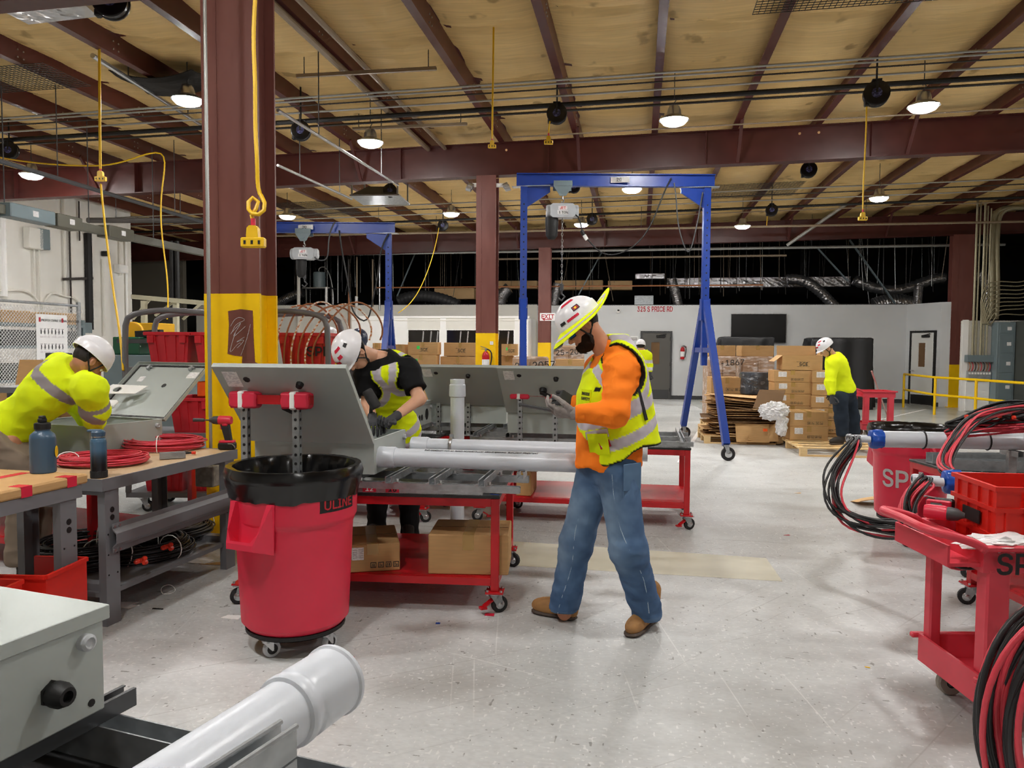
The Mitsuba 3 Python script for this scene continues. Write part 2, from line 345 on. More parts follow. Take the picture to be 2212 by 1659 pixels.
# main girders with stiffeners and slanted flange braces
def girder(Yg, x0, x1, h, label, braces, stiff, holes=()):
    zb = lambda x: ZR(x) - h
    b = B(); sl = .0167
    def sec(u0, u1, v0, v1):
        q = []
        for x in (x0, x1):
            for y in (u0, u1):
                for v in (v0, v1): q.append([x, Yg + y, zb(x) + v])
        return mk(q, BF)
    b.add('web', sec(-.006, .006, .012, h - .012), 'm_maroon', False)
    b.add('bottom_flange', sec(-.11, .11, 0, .014), 'm_maroon', False); b.add('top_flange', sec(-.11, .11, h - .014, h), 'm_maroon', False)
    for x in stiff: b.add('stiffener', bb(x - .006, x + .006, Yg - .105, Yg - .006, zb(x) + .01, zb(x) + h - .01), 'm_maroon', False)
    for x, s in braces:
        b.add('flange_brace', bar((x, Yg - .62, zb(x) + h + .04), (x + s * .03, Yg - .1, zb(x) + .03), .05, .05), 'm_maroon', False)
    for x, z in holes: b.add('bolt_hole', tf(cyl((0, 0, 0), (0, .01, 0), .022, 10), tr(x, Yg - .012, zb(x) + z)), 'm_cardlight')
    return b.place('roof_girder', label, 'girder')
gx = [-12.1, -9.5, -6.9, -4.25, -1.6, 1.05, 3.65, 6.25, 8.9, 11.5]
girder(YG1, -19, 16, .57, 'large maroon steel girder crossing the hall above the middle column and the tall blue gantry', [(PX[i], 0) for i in (3, 5, 7, 9, 12, 14, 16, 18, 20)], gx, [(-7.9, .47), (-7.55, .47), (-7.55, .4), (2.55, .46), (2.85, .46), (-2.35, .45)])
girder(YG2, -19, 16, .58, 'farther maroon steel girder above the white office wall', [(PX[i], 0) for i in (4, 6, 8, 10, 12, 14, 16, 18, 20)], [x + .6 for x in gx])
girder(5.95, -19, 16, .57, 'maroon steel girder overhead carried by the big yellow-footed column', [], gx)
# columns
def column(x0, x1, yf, dep, zt, zy, label, sub_=True):
    b = B(); w = x1 - x0; c = (x0 + x1) / 2; t = .022
    def body(z0, z1, g=0):
        return cat(bb(x0 - g, x1 + g, yf - g, yf + t, z0, z1), bb(x0 - g, x1 + g, yf + dep - t, yf + dep + g, z0, z1), bb(x1 - .1 - g, x1 - .085 + g, yf, yf + dep, z0, z1), bb(x0 + .085, x0 + .1, yf, yf + dep, z0, z1))
    b.add('shaft', body(zy, zt), 'm_brown', False)
    b.add('painted_base', body(0.02, zy, .002), 'm_yellow', False, 'yellow painted lower part')
    b.add('base_plate', bb(x0 - .05, x1 + .05, yf - .05, yf + dep + .05, 0, .02), 'm_yellow', False)
    b.add('weld_strip', bb(x0 + w * .26, x0 + w * .28, yf - .006, yf, zy, zt), 'm_brown', False)
    return b, b.place('steel_column', label, 'column')
a, c = Z(450, 1172), Z(573, 1172)
b0, col0 = column(a[0] - .005, c[0] + .02, a[1], .3, 6, 2.06, 'big brown steel column with a tall yellow foot and a bare brown patch')
x0, x1, yf = a[0], c[0], a[1] - .004
def onY(x, y, v): q = Y(x, y, v); return q[0], q[2]
ptch = [onY(px, py, yf) for px, py in [(493, 672), (520, 668), (546, 671), (548, 730), (551, 782), (570, 792), (574, 800), (522, 800), (524, 770), (506, 768), (492, 764), (495, 700)]]
M = np.array([[1, 0, 0, 0], [0, 0, -1, yf], [0, 1, 0, 0], [0, 0, 0, 1.0]])
sub(col0, 'bare_patch', tf(prism(ptch, .003), M), 'm_brown', 'unpainted brown patch with scribbles', False)
scr = B()
for line in ([(498, 705), (506, 692), (518, 686), (528, 690), (512, 700), (502, 716), (498, 722)], [(500, 718), (512, 706), (520, 698), (512, 712), (505, 724), (530, 705)], [(508, 720), (500, 745), (498, 760), (506, 752), (520, 742)], [(512, 752), (522, 735), (514, 738), (528, 728)], [(520, 768), (532, 735), (541, 700)]):
    pts = spline([[*onY(px, py, yf - .006)] for px, py in line], 24)
    sub(col0, 'chalk_line', tube([[q[0], yf - .006, q[1]] for q in pts], .0022, 5), 'm_grayink', 'chalk scribble')
a = P(1030, 720, 13.5); c = P(1073, 720, 13.5)
_, col1 = column(a[0], c[0], YG1 - .15, .3, ZR(-2.7) - .57, 1.87, 'brown steel column with a yellow foot carrying a fire extinguisher, middle of the hall')
a = Y(1164, 640, YG2); c = Y(1190, 640, YG2)
_, col2 = column(a[0], c[0], YG2 - .15, .3, ZR(-2) - .58, 1.75, 'reddish brown steel column with an EXIT sign, in front of the far office')
a = Y(2053, 600, YG2); c = Y(2098, 600, YG2)
_, col3 = column(a[0], c[0], YG2 - .15, .3, ZR(9) - .58, 1.2, 'maroon steel column behind the white partition at the far right')
# walls
def wx(px, v=YW): return Y(px, 700, v)[0]
struct('wall_left', bb(XL - .2, XL, -9, 18.15, 0, 6.2), 'm_wall')
struct('wall_recess_side', bb(-19.8, XL - .2, 18.15, 18.35, 0, 6.2), 'm_wall')
struct('wall_recess', bb(-19.8, -19.6, 18.3, 34, 0, 6.2), 'm_paneldark')
mat('m_recess', '6b675d', .8); struct('wall_recess_back', bb(-19.6, wx(598) - 3, 23.6, 23.8, 0, 6.2), 'm_recess')
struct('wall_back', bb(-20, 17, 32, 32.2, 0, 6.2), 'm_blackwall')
struct('wall_right', bb(XR + 3.3, XR + 3.5, -9, 34, 0, 6.2), 'm_wall')
struct('wall_behind', bb(-20, 17, -9.2, -9, 0, 6.2), 'm_wall')
xo = wx(1160); xe = 7.85
wf = struct('wall_office', bb(xo, xe, YW, YW + .15, 0, 2.95), 'm_graywall')
sub(wf, 'cap_strip', bb(xo, xe + .05, YW - .01, YW + 8, 2.95, 2.97), 'm_darkgray', smooth=False)
struct('baseboard_office', bb(xo, xe, YW - .012, YW, 0, .12), 'm_darkgray')
wl = struct('wall_office_left', bb(wx(598) - 3, xo, YW, YW + .15, 0, 2.98), 'm_offwhite')
sub(wl, 'cap_strip', bb(wx(598) - 3, xo, YW - .01, YW + 8, 2.98, 3.0), 'm_darkgray', smooth=False)
# angled end of the office with the narrow white door
e1, e2 = np.array([xe, YW]), np.array([8.35, 23.1])
def wall2(a, b_, z0, z1, t=.12):
    a, b_ = np.asarray(a, float), np.asarray(b_, float); d = (b_ - a) / np.linalg.norm(b_ - a); n = np.array([-d[1], d[0]]) * t
    q = Polygon([a, b_, b_ + n, a + n]); m = prism(q, z1 - z0); return tf(m, tr(0, 0, z0))
struct('wall_angled', wall2(e1, e2, 0, 2.95), 'm_graywall')
struct('baseboard_angled', wall2(e1 + [-.012, -.006], e2 + [-.012, -.006], 0, .12, .02), 'm_darkgray')
struct('wall_jog', wall2(e2, e2 + [.3, -.12], 0, 2.95), 'm_graywall')
def door2(name, o, d, w, h, leaf, frame, label):
    o = np.asarray([o[0], o[1], 0.]); d = np.asarray([d[0], d[1], 0.]); d /= np.linalg.norm(d)
    M = np.eye(4); M[:3, 0] = d; M[:3, 1] = np.cross([0, 0, 1], d); M[:3, 3] = o
    b = B()
    b.add('leaf', tf(cat(bb(0, .32 * w, -.03, .02, .01, h), bb(.62 * w, w, -.03, .02, .01, h), bb(.32 * w, .62 * w, -.03, .02, .01, h * .53), bb(.32 * w, .62 * w, -.03, .02, h * .86, h)), M), leaf, False)
    b.add('pane', tf(bb(.32 * w, .62 * w, -.012, -.006, h * .53, h * .86), M), 'm_carddark', False, 'narrow vision window with brown paper behind it')
    b.add('frame', tf(cat(bb(-.06, 0, -.05, .02, 0, h + .06), bb(w, w + .06, -.05, .02, 0, h + .06), bb(-.06, w + .06, -.05, .02, h, h + .06)), M), frame, False)
    b.add('closer', tf(cat(bb(w * .5, w * .82, -.09, -.03, h - .14, h - .07, .01), bar((w * .6, -.1, h - .08), (w * .85, -.06, h - .03), .02, .02)), M), 'm_black', False)
    b.add('handle', tf(cat(cyl((w * .07, -.03, 1), (w * .07, -.09, 1), .012), bb(w * .05, w * .2, -.1, -.085, .99, 1.01)), M), 'm_steel')
    for z in (.25, 1.05, 1.85): b.add('hinge', tf(cyl((w + .005, -.04, z), (w + .005, -.04, z + .1), .012, 8), M), 'm_black')
    b.add('kick_plate', tf(bb(.02, w - .02, -.035, -.03, .02, .3), M), frame, False)
    return b.place(name, label, None, kind='structure')
dl, dr_ = Y(1386, 850, YW)[0], Y(1446, 850, YW)[0]
mat('m_doorgray', '55534f', .5); mat('m_doorwhite', 'd8d8d4', .5)
door2('door_1', (dl, YW - .01), (1, 0), dr_ - dl, 2.08, 'm_doorgray', 'm_darkgray', 'dark gray office door with a narrow window')
dd = (e2 - e1) / np.linalg.norm(e2 - e1); o = e1 + dd * .3 + np.array([-dd[1], dd[0]]) * -.0
door2('door_2', e1 + dd * .27 , dd, .88, 2.1, 'm_doorwhite', 'm_black', 'white office door with a narrow window in the angled wall')
# white block partition at the right with its side
wp0 = Z(2043, 890)
struct('wall_partition', bb(8.35, 16.9, 21.6, 21.75, 0, 2.38), 'm_wall')
struct('trim_1', bb(8.33, 8.47, 21.56, 21.6, 0, 2.4), 'm_white')
# modular office with two windows in front of the left wall
MX0, MX1, MY = Y(760, 700, 22.6)[0], Y(1141, 700, 22.6)[0], 22.6
zt = Y(1000, 687, MY)[2]
mo = B(); wins = []
for l, r in ((880, 951), (963, 1034), (1046, 1112)): wins.append((Y(l, 700, MY)[0], Y(r, 700, MY)[0]))
zw0, zw1 = .95, Y(900, 711, MY)[2]
xs = [MX0] + [v for w in wins for v in w] + [MX1]
for i in range(0, len(xs), 2): mo.add('panel', bb(xs[i], xs[i + 1], MY, MY + .06, 0, zt), 'm_white', False)
for w in wins:
    mo.add('panel', bb(*w, MY + .005, MY + .055, 0, zw0), 'm_white', False); mo.add('panel', bb(*w, MY + .005, MY + .055, zw1, zt), 'm_offwhite', False)
    wi = mo.add('window', cat(bb(w[0], w[0] + .03, MY - .01, MY + .05, zw0, zw1), bb(w[1] - .03, w[1], MY - .01, MY + .05, zw0, zw1), bb(w[0], w[1], MY - .01, MY + .05, zw1 - .03, zw1), bb(w[0], w[1], MY - .01, MY + .05, zw0, zw0 + .03)), 'm_white', False)
    mo.add(wi + '__pane', bb(w[0] + .03, w[1] - .03, MY + .018, MY + .022, zw0 + .03, zw1 - .03), 'm_glass_dark', False)
    for k in range(3):
        u = w[0] + .35 + .22 * k + .1 * rng.random(); q = cyl((u, MY + .012, zw0 + .05), (u + .1, MY + .012, zw1 - .06), .02, 4); q.vertices[:, 1] = MY + .012 + (q.vertices[:, 1] - MY - .012) * .1
        mo.add(wi + '__crumpled_film', q, 'm_foil', False)
mo.add('top_trim', bb(MX0, MX1 + .03, MY - .03, MY + .09, zt, zt + .06), 'm_white', False)
mo.add('top_trim', bb(MX0, MX1 + .03, MY - .015, MY, zt - .09, zt - .06), 'm_offwhite', False)
mo.add('side_panel', bb(MX1 - .06, MX1, MY, YW, 0, zt), 'm_white', False)
mo.place('modular_office', 'white panelled modular office with dark windows behind the cardboard box stacks', 'office booth', kind='structure')
# ---------------------------------------------------------------- lamps (the hall's high bays, those behind the viewer too)
def lamp_builder(power):
    b = B()
    b.add('housing', lathe([(.0, .17), (.07, .17), (.09, .12), (.10, .05), (.19, .0), (.205, -.02), (.19, -.015), (.0, .0)], 20, False), 'm_steel', 40)
    lens = lathe([(.0, -.10), (.09, -.092), (.15, -.07), (.182, -.035), (.186, -.008)], 14, False)
    if (lens.face_normals[:, 2].mean()) > 0: lens.invert()
    d = mikit.ply(lens, 'm_white', True, emitter={'type': 'area', 'radiance': {'type': 'rgb', 'value': [LAMP * power * t for t in LAMP_TINT]}})
    b.add('lens', d, None, label='glowing lens')
    b.add('hook', tube([(.0, 0, .17), (0, 0, .22), (.025, 0, .25), (0, 0, .29), (-.02, 0, .26)], .006, 6), 'm_darkgray')
    return b
lb = lamp_builder(1.0)
LAMPS = []
for px, py, z in [(405, 213, 4.85), (800, 305, 4.75), (1456, 257, 4.8), (1995, 227, 4.9), (68, 376, 4.65), (975, 460, 4.8), (1365, 407, 4.75), (1256, 483, 4.8), (1604, 487, 4.75), (1899, 426, 4.8), (818, 514, 4.4)]:
    LAMPS.append((Z(px, py, z), 'bright round high-bay lamp under the roof'))
LN = ['near the torn black insulation beside the big column', 'in front of the large girder, right of the big column', 'above the tall blue gantry, in front of the large girder', 'at the upper right, beside the cord reel with the long yellow cord', 'at the far left edge above the white wall', 'left of the middle column, behind the large girder', 'just under the top beam of the tall blue gantry', 'beside the gray one-ton hoist of the tall gantry', 'right of the tall gantry above the far office wall', 'above the yellow outlet block at the right', 'just under the shorter blue gantry beam']
for (p, l), n in zip(LAMPS, LN):
    k = lb.place('high_bay_lamp', 'glowing high-bay lamp ' + n, 'lamp', tr(*p))
    zc = ZR(p[0]) + .24
    sub(k, 'hanger', cyl(p + [0, 0, .28], (p[0], p[1], max(zc, p[2] + .3)), .006, 6), 'm_darkgray')
for x, y in [(-7.6, 5.2), (-3.5, 2.4), (-1.5, .9), (1.4, 3.6), (5.2, 4.6), (3.2, -4.5), (8.6, 13), (10.5, 8), (-8.4, 17.3)]:
    p = np.array([x, y, ZR(x) - .35]); k = lb.place('high_bay_lamp', 'high-bay lamp outside the view', 'lamp', tr(*p), 'lamps outside the view')
    sub(k, 'hanger', cyl(p + [0, 0, .28], p + [0, 0, .6], .006, 6), 'm_darkgray')
# ---------------------------------------------------------------- electrical enclosures
def Mxy(o, d, z=0.0):
    "frame at o whose x axis runs along the ground direction d"
    d = np.asarray([d[0], d[1], 0.]); d /= np.linalg.norm(d); M = np.eye(4); M[:3, 0] = d; M[:3, 1] = [-d[1], d[0], 0]; M[:3, 3] = [o[0], o[1], z]; return M
EW, ED, EH = .78, .63, .21
def enclosure(label, M, hinge='front', ang=0.0, inside=False, glands=(), ports=()):
    b = B(); W, D, H = EW, ED, EH; t = .004
    opened = ang > 0
    if opened:
        b.add('body', cat(bb(0, W, 0, D, 0, t), bb(0, W, 0, t, 0, H), bb(0, W, D - t, D, 0, H), bb(0, t, 0, D, 0, H), bb(W - t, W, 0, D, 0, H),
                          bb(0, W, 0, .018, H - t, H), bb(0, W, D - .018, D, H - t, H), bb(0, .018, 0, D, H - t, H), bb(W - .018, W, 0, D, H - t, H)), 'm_enc', False)
        b.add('mounting_plate', bb(.05, W - .05, .05, D - .05, .015, .02), 'm_galv', False)
    else:
        b.add('body', bb(0, W, 0, D, 0, H - .004, .004), 'm_enc', False)
    # lid modelled shut, then turned about its hinge
    g = .008
    shell = cat(bb(-g, W + g, -g, D + g, .026, .03, .0015), bb(-g, -g + .003, -g, D + g, 0, .028), bb(W + g - .003, W + g, -g, D + g, 0, .028), bb(-g, W + g, -g, -g + .003, 0, .028), bb(-g, W + g, D + g - .003, D + g, 0, .028))
    parts = [('lid', shell, 'm_enc', False, None)]
    parts.append(('lid__gasket', cat(bb(.012, W - .012, .012, .028, .018, .026), bb(.012, W - .012, D - .028, D - .012, .018, .026), bb(.012, .028, .012, D - .012, .018, .026), bb(W - .028, W - .012, .012, D - .012, .018, .026)), 'm_black', False, None))
    fx = lambda u: u if hinge == 'front' else W - u
    fv = lambda v: v if hinge == 'front' else D - v
    parts.append(('lid__knob', cat(lathe([(0, .03), (.022, .03), (.022, .036), (.018, .055), (0, .056)], 16)), 'm_black', 40, (.62 * W, fv(D - .12))))
    parts.append(('lid__keyhole', lathe([(0, .0302), (.02, .0302), (.02, .033), (.012, .033), (.012, .031), (0, .031)], 16), 'm_black', 40, (.22 * W, fv(D - .09))))
    parts.append(('lid__handle', cat(lathe([(0, .03), (.033, .03), (.033, .05), (.026, .066), (0, .066)], 18), tf(bb(-.024, .075, -.02, .02, .06, .085, .008), tr(rz=-38 if hinge == 'front' else 40))), 'm_black', 40, (.5 * W - .03, fv(D - .28))))
    parts.append(('lid__rating_label', bb(-.045, .045, -.06, .06, .03, .0312), 'm_label', False, (.085, fv(D - .09))))
    if inside:
        parts.append(('lid__inner_label', bb(-.05, .05, -.035, .035, .0245, .0258), 'm_label', False, (W - .1, fv(D - .12))))
        parts.append(('lid__inner_label', bb(-.03, .03, -.03, .03, .0245, .0258), 'm_label', False, (.16, fv(D - .18))))
        for u in (.2, .8): parts.append(('lid__latch', cat(bb(-.03, .03, -.008, .008, .006, .026), tf(bb(-.012, .012, -.02, .03, .0, .02), tr())), 'm_galv', False, (u * W, fv(D - .045))))
        parts.append(('lid__bore', cyl((0, 0, .024), (0, 0, .0262), .022, 16), 'm_black', False, (.6 * W, fv(D - .25))))
    Rm = tr(0, -g, H, rx=ang) @ tr(0, g, 0) if hinge == 'front' else tr(0, D + g, H, rx=-ang) @ tr(0, -D - g, 0)
    Rm = Rm if opened else tr(0, 0, H - .012)
    for nm, m, mt, sm, pos in parts:
        m = tf(m, tr(*pos)) if pos else m
        b.add(nm, tf(m, Rm), mt, sm)
    hy = 0 if hinge == 'front' else D
    for u in (.12, .5, .88): b.add('hinge', cyl((u * W - .03, hy, H + .002), (u * W + .03, hy, H + .002), .006, 8), 'm_galv')
    for (face_, u, z, r) in glands:
        R = {'right': tr(W, u, z, ry=90), 'top': tr(u, z, H + .018), 'front': tr(u, 0, z, rx=90)}[face_]
        gl = b.add('cable_gland', tf(cat(lathe([(0, 0), (r * 1.05, 0), (r * 1.05, r * .25), (0, r * .25)], 6), lathe([(0, r * .25), (r * .95, r * .25), (r, r * .5), (r, r * 1.1), (r * .72, r * 1.75), (r * .45, r * 1.75), (r * .4, r * 1.2), (0, r * 1.2)], 18)), R), 'm_black', 40)
    for (u, z, r) in ports: b.add('port', tf(cyl((0, 0, 0), (0, 0, .002), r, 20), tr(W, u, z, ry=90)), 'm_black')
    b.add('corner_screw', tf(lathe([(0, 0), (.018, 0), (.018, .016), (.012, .02), (.008, .016), (0, .016)], 14), tr(W, D - .05, H - .045, ry=90)), 'm_grayplastic', 40)
    b.place('electrical_enclosure', label, 'electrical box', M)
XD = (1.0, 0.0)                     # the hall's own directions
e1p = Z(544, 944, 1.07); e1r = Z(812, 947, 1.07)
enclosure('big gray enclosure whose raised dark lid leans over the red trash can', Mxy(e1p + [.02, 0, 0], XD, .86), 'front', 133, glands=[])
E1 = e1p
e2p = Z(1097, 885, 1.07); enclosure('gray enclosure with raised lid on the farther red table, just left of the orange-sleeved man', Mxy(e2p, XD, .86), 'front', 140)
e3p = Z(932, 868, 1.07); enclosure('gray enclosure with raised lid behind the upright gray pipe', Mxy(e3p, XD, .86), 'front', 142)
e4 = Z(350, 905, 1.07); M4 = Mxy((0, 0), (math.cos(YAW - .384), math.sin(YAW - .384))); M4[:3, 3] = e4 - M4[:3, 0] * EW - M4[:3, 1] * ED; M4[2, 3] = .86
enclosure('open gray enclosure under the hands of the man bending at the left', M4, 'back', 139, inside=True)
e5 = Z(893, 878, 1.08); enclosure('shut gray enclosure with holes in its side, behind the elbow of the man in black', Mxy(e5 - [EW, 0, 0], XD, .87), 'front', 0, ports=[(.2, .08, .03), (.28, .08, .03), (.45, .1, .055)], glands=[('top', .6, .35, .022)])
ang = math.radians(-11); e6 = Z(224, 1334, 1.06)
M6 = Mxy((0, 0), (math.cos(ang), math.sin(ang))); M6[:3, 3] = e6 - M6[:3, 0] * EW - M6[:3, 1] * ED; M6[2, 3] = .86
enclosure('shut pale gray enclosure with black cable glands in the near left corner', M6, 'front', 0, glands=[('right', .505, .088, .026), ('top', EW - .17, .5, .019)], ports=[(.595, .028, .008)])
# ---------------------------------------------------------------- casters and red work tables
def caster_parts(b, name, M, r=.052, w=.034, plate=True, brake=False, h=.13):
    n = b.add(name, tf(cat(bb(-.045, .045, -.055, .055, h - .006, h), cyl((0, 0, h - .03), (0, 0, h - .006), .03, 14)), M), 'm_galv', False)
    off = .03
    b.add(n + '__fork', tf(cat(*[hull([[off - .02, s * (w / 2 + .006), r - .012], [off + .02, s * (w / 2 + .006), r - .012], [.035, s * (w / 2 + .006), h - .02], [-.035, s * (w / 2 + .006), h - .02],
                                        [off - .02, s * (w / 2 + .009), r - .012], [off + .02, s * (w / 2 + .009), r - .012], [.035, s * (w / 2 + .009), h - .02], [-.035, s * (w / 2 + .009), h - .02]]) for s in (-1, 1)]), M), 'm_galv', False)
    wh = lathe([(r * .5, -w / 2), (r - .008, -w / 2), (r, -w / 2 + .006), (r, w / 2 - .006), (r - .008, w / 2), (r * .5, w / 2)], 24)
    b.add(n + '__wheel', tf(wh, M @ tr(off, 0, r, rx=90)), 'm_rubber', 40)
    b.add(n + '__hub', tf(cat(lathe([(0, -w / 2 - .012), (.014, -w / 2 - .012), (r * .55, -w / 2), (r * .55, w / 2), (.014, w / 2 + .012), (0, w / 2 + .012)], 16)), M @ tr(off, 0, r, rx=90)), 'm_steel', 40)
    if brake: b.add(n + '__brake', tf(cat(bar((-.01, 0, h - .04), (-.075, 0, .05), .04, .008), bb(-.1, -.06, -.022, .022, .035, .048)), M), 'm_redpaint', False)
def red_table(label, M, L, W, h=.735, shelf=.22, casts=True, top='m_tabletop', spin=(200, 30, 160, -20)):
    b = B(); s = .05; hc = .13
    for i, (x, y) in enumerate(((0, 0), (L - s, 0), (0, W - s), (L - s, W - s))):
        l = b.add('leg', bb(x, x + s, y, y + s, hc + .01, h - .02, .003), 'm_redpaint', False)
        pl = b.add(l + '__foot_plate', bb(x - .03, x + s + .03, y - .03, y + s + .03, hc, hc + .01), 'm_redpaint', False)
        b.add(l + '__bolt', cat([cyl((x + s / 2 + u, y + s / 2 + v, hc - .012), (x + s / 2 + u, y + s / 2 + v, hc + .022), .008, 6) for u in (-.042, .042) for v in (-.042, .042)]), 'm_steel', False, kind='stuff')
        caster_parts(b, 'caster', tr(x + s / 2, y + s / 2, 0, rz=spin[i]), brake=True)
    b.add('apron', cat(bb(s, L - s, 0, s, h - .07, h - .02), bb(s, L - s, W - s, W, h - .07, h - .02), bb(0, s, s, W - s, h - .07, h - .02), bb(L - s, L, s, W - s, h - .07, h - .02)), 'm_redpaint', False)
    b.add('tabletop', bb(-.005, L + .005, -.005, W + .005, h - .02, h, .003), top, False, 'black worn tabletop')
    b.add('lower_rail', cat(bb(s, L - s, 0, s, shelf - .045, shelf), bb(s, L - s, W - s, W, shelf - .045, shelf), bb(0, s, s, W - s, shelf - .045, shelf), bb(L - s, L, s, W - s, shelf - .045, shelf)), 'm_redpaint', False)
    b.add('lower_shelf', bb(s * .5, L - s * .5, s * .5, W - s * .5, shelf, shelf + .004), 'm_redpaint', False)
    return b.place('red_work_table', label, 'table', M)
camd = lambda a: (math.cos(YAW + math.radians(a)), math.sin(YAW + math.radians(a)))     # a ground direction, degrees to the left of the picture's right
t1r = Z(1078, 1071, .735); dT = (math.cos(math.radians(4.5)), math.sin(math.radians(4.5)))
T1L, T1W = 1.66, 1.05
t1o = t1r[:2] - np.array(dT) * T1L; MT1 = Mxy(t1o, dT)
red_table('red work table carrying the big enclosure and two long pipes, behind the red trash can', MT1, T1L, T1W)
t2r = Z(1492, 968, .745); T2L, T2W = 1.95, .92; MT2 = Mxy(t2r[:2] - [T2L, 0], XD)
red_table('red steel work table on casters behind the legs of the orange-sleeved man', MT2, T2L, T2W, .745, .24)
red_table('red steel work table behind the upright gray pipe, under two enclosures', Mxy(e3p[:2] + [-.4, -.02], XD), 1.3, .9, .745, .24)
red_table('red steel work table behind the gray workbench at the left, under the open enclosure', M4 @ tr(-1.1, -.06, -.86), 1.96, .95, .745, .22)
MT6 = M6 @ tr(-.3, -1.3, -.86); red_table('red-framed table with black top in the near left corner, under the shut enclosure', MT6, 1.36, 2.05, .735, .22)
# support stand with two padded posts and a red bar, holding a lid up
def lid_stand(label, pL, pR, zbar, zfoot, y):
    b = B()
    for i, q in enumerate((pL, pR)):
        m = cat(bb(q - .02, q + .02, y - .02, y + .02, zfoot, zbar))
        p = b.add('post', m, 'm_galv', False)
        zz = np.arange(zfoot + .03, zbar - .02, .05)
        b.add(p + '__post_holes', cat([cyl((q, y - .0215, z), (q, y - .0195, z), .009, 8) for z in zz] + [cyl((q + .0215, y, z), (q + .0195, y, z), .009, 8) for z in zz]), 'm_black', False, kind='stuff')
        b.add(p + '__foot', bb(q - .05, q + .05, y - .05, y + .05, zfoot - .008, zfoot), 'm_galv', False)
    b.add('bar', bb(pL - .09, pR + .09, y - .025, y + .025, zbar - .05, zbar), 'm_redpaint', False)
    for q in (pL, pR):
        r_ = np.random.default_rng(int(abs(q) * 1000)); pad = bb(q - .085, q + .085, y - .045, y + .045, zbar - .075, zbar + .02, .012).subdivide().subdivide()
        v = pad.vertices.copy(); pad.vertices = v + (meshkit.noise(v * 40, 3)[:, None] - .5) * .008
        w = b.add('padding', pad, 'm_redplastic', 50, 'red tape wrapped padding')
        b.add(w + '__white_band', bb(q - .03, q + .012, y - .0485, y + .0485, zbar - .079, zbar + .024, .01), 'm_white', False, 'white tape band')
    return b.place('lid_stand', label, 'stand')
a, c = P(530, 860, 4.36), P(650, 862, 4.36)
lid_stand('padded red and galvanized stand holding the big lid behind the trash can', a[0], c[0], 1.36, .745, a[1])
a, c = P(1122, 850, 6.62), P(1200, 850, 6.62); lid_stand('padded red and galvanized stand holding the lid left of the orange-sleeved man', a[0], c[0], 1.26, .745, a[1] + .05)
a, c = P(945, 850, 7.7), P(1012, 850, 7.7); lid_stand('padded stand holding the lid behind the upright pipe', a[0], c[0], 1.215, .745, a[1] + .05)
# galvanized strut frames under the enclosures
STR = chan(.041, .041, .003, .009)
def strut_frame(label, M, L, W, h, xs, ys=(0., 1.)):
    b = B()
    for y in ys: b.add('rail', prof((0, y * (W - .05) + .025, h - .041), (L, y * (W - .05) + .025, h - .041), STR), 'm_galv', False)
    for x in xs: b.add('cross_strut', prof((x, -.04, h), (x, W + .04, h), STR), 'm_galv', False)
    for y in ys:
        for x in xs: b.add('bracket', cat(bb(x - .05, x + .05, y * (W - .05), y * (W - .05) + .05, h - .002, h + .003), cyl((x + .035, y * (W - .05) + .025, h), (x + .035, y * (W - .05) + .025, h + .02), .011, 6)), 'm_steel', False)
    return b.place('strut_grid', label, 'metal frame', M)
m = Mxy(E1[:2] + [-.02, -.02], XD, .737); strut_frame('galvanized strut frame on the nearest red table, under the two long pipes', m, 1.72, .86, .082, [.06, .7, .93, 1.2, 1.5], (0., .45, 1.))
m = Mxy(e2p[:2] + [-.35, -.02], XD, .747); strut_frame('galvanized strut frame on the farther red table beside the orange-sleeved man', m, 2.0, .8, .072, [.06, .36, 1.1, 1.9], (0., .5, 1.))
m = Mxy(e3p[:2] + [-.38, -.0], XD, .747); strut_frame('galvanized strut frame behind the upright gray pipe', m, 1.24, .8, .072, [.06, .6, 1.16], (0., .5, 1.))
m = Mxy(e5[:2] - [EW + .2, .05], XD); red_table('red steel work table behind the man in black, under the shut enclosure with round holes', m, 1.1, .78, .745, .24); strut_frame('galvanized strut frame under the shut enclosure with round holes', m @ tr(.1, .02, .746), .95, .7, .082, [.1, .85])
m = M4 @ tr(-.1, 0, -.113); strut_frame('strut frame under the open enclosure at the left', m, .95, .7, .072, [.1, .85])
fr = B(); M6f = M6 @ tr(0, 0, -.125)
for x in (.06, EW - .04): fr.add('rail', prof((x, -1.0, .125 - .041), (x, ED + .1, .125 - .041), STR), 'm_darksteel', False)
for y in (.66, -.35): fr.add('cross_strut', prof((0, y, .0), (EW + .62, y, .0), chan(.06, .08, .004)), 'm_galv', False)
mat('m_darksteel', '55585b', .35, .7); fr.place('strut_grid', 'dark rails and galvanized cross strut in the near left corner under the shut enclosure', 'metal frame', M6f)
# measuring strip with marks along the front edge of table 1
st = B(); st.add('strip', bb(.02, T1L - .1, -.002, .003, .737, .79), 'm_galv', False)
for xx, tx in ((.81, '12'), (.955, '16')):
    st.add('tape_square', bb(xx, xx + .085, -.0035, -.0022, .74, .788), 'm_redplastic', False)
    st.add('number', text(tx, .032, face((xx + .014, -.0045, .747), (1, 0, 0), (0, 0, 1), .0005)), 'm_whiteink' if tx == '12' else 'm_ink', False)
st.place('measuring_strip', 'metal strip marked 12 and 16 along the front edge of the nearest red table', 'strip', MT1)
tp = B(); tp.add(None, bb(-.03, .03, -.008, .008, 0, .001), 'm_bluetape', False)
tp.place('blue_tape', 'scrap of blue tape on the black corner of the nearest red table', 'tape', MT1 @ tr(T1L - .08, .16, .736, rz=40))
tp.place('blue_tape', 'blue tape on the very front corner of the nearest red table', 'tape', MT1 @ tr(T1L - .03, .03, .736, rz=-20))
